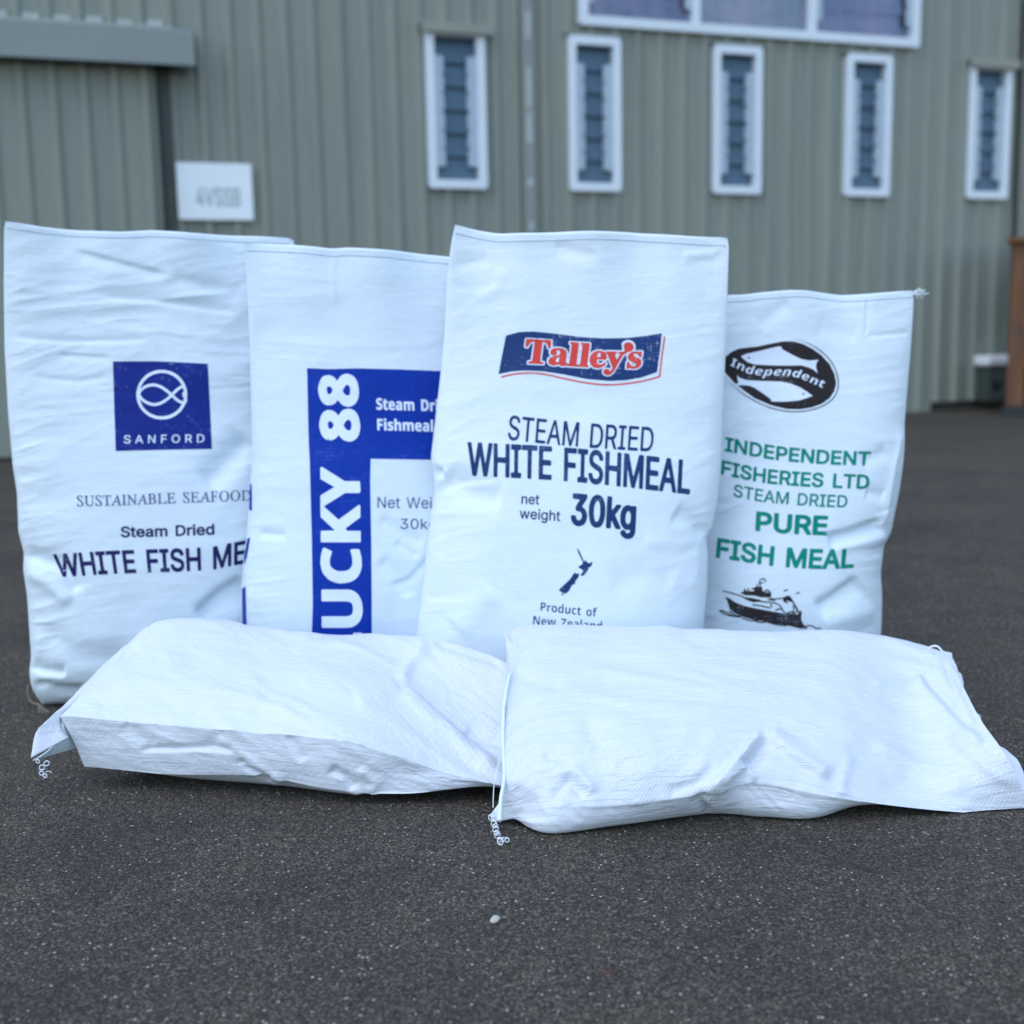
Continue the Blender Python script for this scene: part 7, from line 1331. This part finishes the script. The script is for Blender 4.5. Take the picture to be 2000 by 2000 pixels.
xR = [990, 1053, 1200, 1380, 1499, 1640, 1771, 1842]
right = lying("lying_sack", "plain white sack lying on the right with a piped seam and peaked front fold", M_SACK['r'],
    curves=[
        [('Z', 992, 1246, .18), ('X', 1050, 1.95, 0), ('X', 1200, 1.96, 0), ('X', 1380, 1.97, 0), ('X', 1499, 1.97, 0), ('X', 1640, 1.97, 0), ('X', 1771, 1.93, .02), ('X', 1852, 1.88, .125)],
        [('Z', 991, 1243, .185), ('X', 1050, 1.99, .1), ('X', 1200, 2.0, .1), ('X', 1380, 2.0, .1), ('X', 1499, 2.0, .1), ('X', 1640, 2.0, .1), ('X', 1775, 1.95, .09), ('X', 1848, 1.878, .145)],
        [('Z', 990, 1240, .19), (1040, 1221, 1.89), (1200, 1225, 1.91), (1380, 1229, 1.92), (1499, 1234, 1.92), (1640, 1232, 1.92), (1771, 1253, 1.9), (1842, 1275, 1.87)],
        [('Z', 994, 1330, .15), ('I', .33, .020), ('I', .33, .026), ('I', .33, .026), ('I', .33, .026), ('I', .33, .024), ('I', .33, .010), ('Z', 1876, 1332, .13)],
        [('Z', 984, 1435, .10), ('I', .64, .032), ('I', .64, .038), ('I', .64, .038), ('I', .64, .036), ('I', .64, .028), ('I', .64, .008), ('Z', 1915, 1405, .10)],
        [('Z', 986, 1526, .06), ('I', .90, .030), ('I', .90, .034), ('I', .90, .033), ('I', .90, .024), ('I', .90, .018), ('I', .88, .004), ('Z', 1968, 1482, .068)],
        [(977, 1604, 1.585), (1070, 1578, 1.548), (1200, 1574, 1.545), (1375, 1551, 1.555), (1478, 1530, 1.575), (1626, 1557, 1.565), (1810, 1581, 1.582), (2020, 1596, 1.6)],
        [('X', 980, 1.592, .014), ('G', 1064, 1627), ('G', 1200, 1613), ('G', 1385, 1590), ('G', 1490, 1596), ('G', 1605, 1595), ('X', 1770, 1.66, .012), ('X', 2000, 1.63, .022)],
        [('Z', 985, 1441, .093), ('X', 1062, 1.74, 0), ('X', 1200, 1.74, 0), ('X', 1380, 1.74, 0), ('X', 1490, 1.74, 0), ('X', 1620, 1.74, 0), ('X', 1770, 1.74, .012), ('X', 1935, 1.74, .052)],
    ],
    sharp=[.3, 0, .1, 0, 0, 0, .55, .35, 0],
    creases=[([(1380, 1548), (1430, 1490), (1490, 1428)], 13, 0.012, 'step2'), ([(1490, 1428), (1540, 1470), (1622, 1524)], 15, 0.010, 'step'),
             ([(1455, 1500), (1478, 1478), (1492, 1440)], 14, -0.012, 'soft'), ([(1410, 1535), (1440, 1508), (1458, 1497), (1478, 1530)], 6, 0.006, 'sharp'),
             ([(1785, 1323), (1830, 1370), (1862, 1407), (1923, 1458)], 17, 0.012, 'step2', None, 0.06), ([(1838, 1274), (1858, 1325), (1884, 1378), (1912, 1430)], 8, -0.006, 'soft'), ([(1700, 1320), (1780, 1370), (1850, 1440)], 26, 0.004, 'soft'), ([(1800, 1320), (1850, 1370), (1900, 1430)], 12, -0.006, 'soft'),
             ([(1000, 1310), (1040, 1330), (1100, 1340)], 14, -0.004, 'soft'), ([(1060, 1480), (1085, 1470), (1120, 1500)], 14, -0.003, 'soft'),
             ([(1085, 1515), (1120, 1500), (1165, 1550)], 10, 0.005, 'soft'), ([(1140, 1395), (1180, 1470)], 22, -0.004, 'soft'),
             ([(1700, 1450), (1800, 1510), (1900, 1530)], 22, 0.005, 'soft'), ([(1640, 1560), (1650, 1510), (1660, 1470)], 10, 0.003, 'soft'),
             ([(1850, 1440), (1950, 1520), (2000, 1540)], 14, 0.004, 'step'), ([(1300, 1548), (1360, 1530), (1400, 1490)], 10, -0.005, 'soft'),
             ([(1080, 1560), (1110, 1530), (1140, 1560)], 9, -0.006, 'step'), ([(1390, 1590), (1370, 1565), (1385, 1552)], 9, -0.008, 'step'),
             ([(1180, 1360), (1300, 1345), (1500, 1350), (1700, 1375)], 16, 0.002, 'soft')],
    seed=67, wr=(0.0019, 0.0036, 0.0016, 10), ridge=2, fold=6)
bm = bmesh.new()
seam = smoothpath([at_z(*p) for p in [(990, 1240, .19), (999, 1306, .158), (994, 1330, .15), (986, 1380, .127), (984, 1435, .10), (986, 1490, .076), (986, 1526, .06), (980, 1560, .045), (977, 1604, .028)]], 60)
add_tube(bm, seam + np.array([-.001, -.001, .001]), 0.0026, 8)
obj_bm("seam_piping", bm, M_SACK['a'], right.root, smooth=True, world=True)
# pinched corner ear at the back and the front corner tip
strip("corner_ear", [at_z(*p) for p in [(985, 1234, .195), (1008, 1268, .178), (1021, 1288, .168)]], [at_z(*p) for p in [(985.5, 1236, .194), (990, 1270, .176), (999, 1307, .158)]], M_SACK['r'], right.root, n=16, rip=0.0)
strip("corner_tip", [at_y(*p) for p in [(983, 1556, 1.615), (970, 1575, 1.60), (957, 1592, 1.588)]], [at_y(*p) for p in [(988, 1590, 1.585), (981, 1602, 1.582), (962, 1606, 1.582)]], M_SACK['r'], right.root, n=16, rip=0.0)
hin = [at_y(*p) for p in [(1836, 1270, 1.872), (1848, 1300, 1.835), (1862, 1330, 1.805), (1880, 1372, 1.775), (1902, 1420, 1.735), (1930, 1462, 1.700), (1975, 1500, 1.66), (2012, 1590, 1.60)]]
hout = [at_y(*p) for p in [(1858, 1277, 1.872), (1866, 1298, 1.84), (1881, 1330, 1.81), (1883, 1362, 1.785), (1911, 1394, 1.745), (1931, 1440, 1.712), (1985, 1484, 1.675), (2040, 1590, 1.60)]]
strip("sewn_hem", hin, hout, M_SACK['r'], right.root, rip=0.0025, n=80)
bm = bmesh.new()
add_tube(bm, smoothpath([at_y(*p) for p in [(1812, 1267, 1.88), (1822, 1262, 1.88), (1832, 1263, 1.875), (1841, 1273, 1.872)]], 14), 0.0016, 6)
obj_bm("thread_loop", bm, M_THREAD, right.root, smooth=True, world=True)
bm = bmesh.new()
add_tube(bm, smoothpath([at_y(*p) for p in [(983, 1440, 1.70), (981, 1458, 1.69), (976, 1480, 1.66), (967, 1520, 1.63), (964, 1545, 1.615), (963, 1578, 1.60)]], 20), 0.0006, 5)
obj_bm("loose_thread", bm, M_THREAD, right.root, smooth=True, world=True)
bm = bmesh.new()
path = smoothpath([at_z(*p) for p in [(961, 1597, .012), (965, 1608, .006), (969, 1622, .005), (972, 1636, .005), (979, 1647, .005), (988, 1642, .005)]], 11)
for k, c in enumerate(path):
    c = c + np.array([random.uniform(-.0014, .0014), random.uniform(-.002, .002), random.uniform(0, .003)])
    add_tube(bm, ring_pts(c, random.uniform(.0026, .0042), (random.uniform(-.6, .6), -1, random.uniform(-.4, .4)), 12, random.uniform(.8, 1.2)), 0.0009, 5, closed=True)
obj_bm("thread_chain", bm, M_THREAD, right.root, smooth=True, world=True)

# ------------------------------------------------------------------ small things on the ground
def pebble(name, label, loc, r, m, seed, sc=(1, 1, 1)):
    bm = bmesh.new()
    bmesh.ops.create_icosphere(bm, subdivisions=3, radius=1)
    rr = np.random.default_rng(seed)
    ph = rr.uniform(0, 6, 6)
    for v in bm.verts:
        d = 1 + .16 * math.sin(2.3 * v.co.x + ph[0]) + .14 * math.sin(2.9 * v.co.y + ph[1]) + .1 * math.sin(3.7 * v.co.z + ph[2])
        v.co = Vector((v.co.x * sc[0], v.co.y * sc[1], v.co.z * sc[2])) * r * d
    o = obj_bm(name, bm, m, None, smooth=True)
    o.location = (loc[0], loc[1], r * sc[2] * 0.72)
    o.rotation_euler = (0, 0, rr.uniform(0, 3))
    return tag(o, label, "pebble")
M_PEB = plain("pale_stone", (0.42, 0.42, 0.38), 0.8, 0.3, 0.2, 120, 0.4)
g = at_z(967, 1799); pebble("pebble", "pale oval pebble alone on the asphalt in the foreground", g, 0.0062, M_PEB, 5, (1.25, .8, .62))
bm = bmesh.new()
tw = smoothpath([at_z(1166, 1908, .003), at_z(1176, 1901, .006), at_z(1190, 1899, .008), at_z(1203, 1899, .004)], 16)
add_tube(bm, tw, np.linspace(0.0006, 0.0011, 16), 5)
for k in (5, 10):
    add_tube(bm, [tw[k], tw[k] + np.array([.002, .004, .002])], [0.0006, 0.0004], 4)
tag(obj_bm("twig", bm, plain("red_brown_bark", (0.09, 0.035, 0.028), 0.8), None, smooth=True), "thin reddish twig lying on the asphalt in the foreground", "twig")
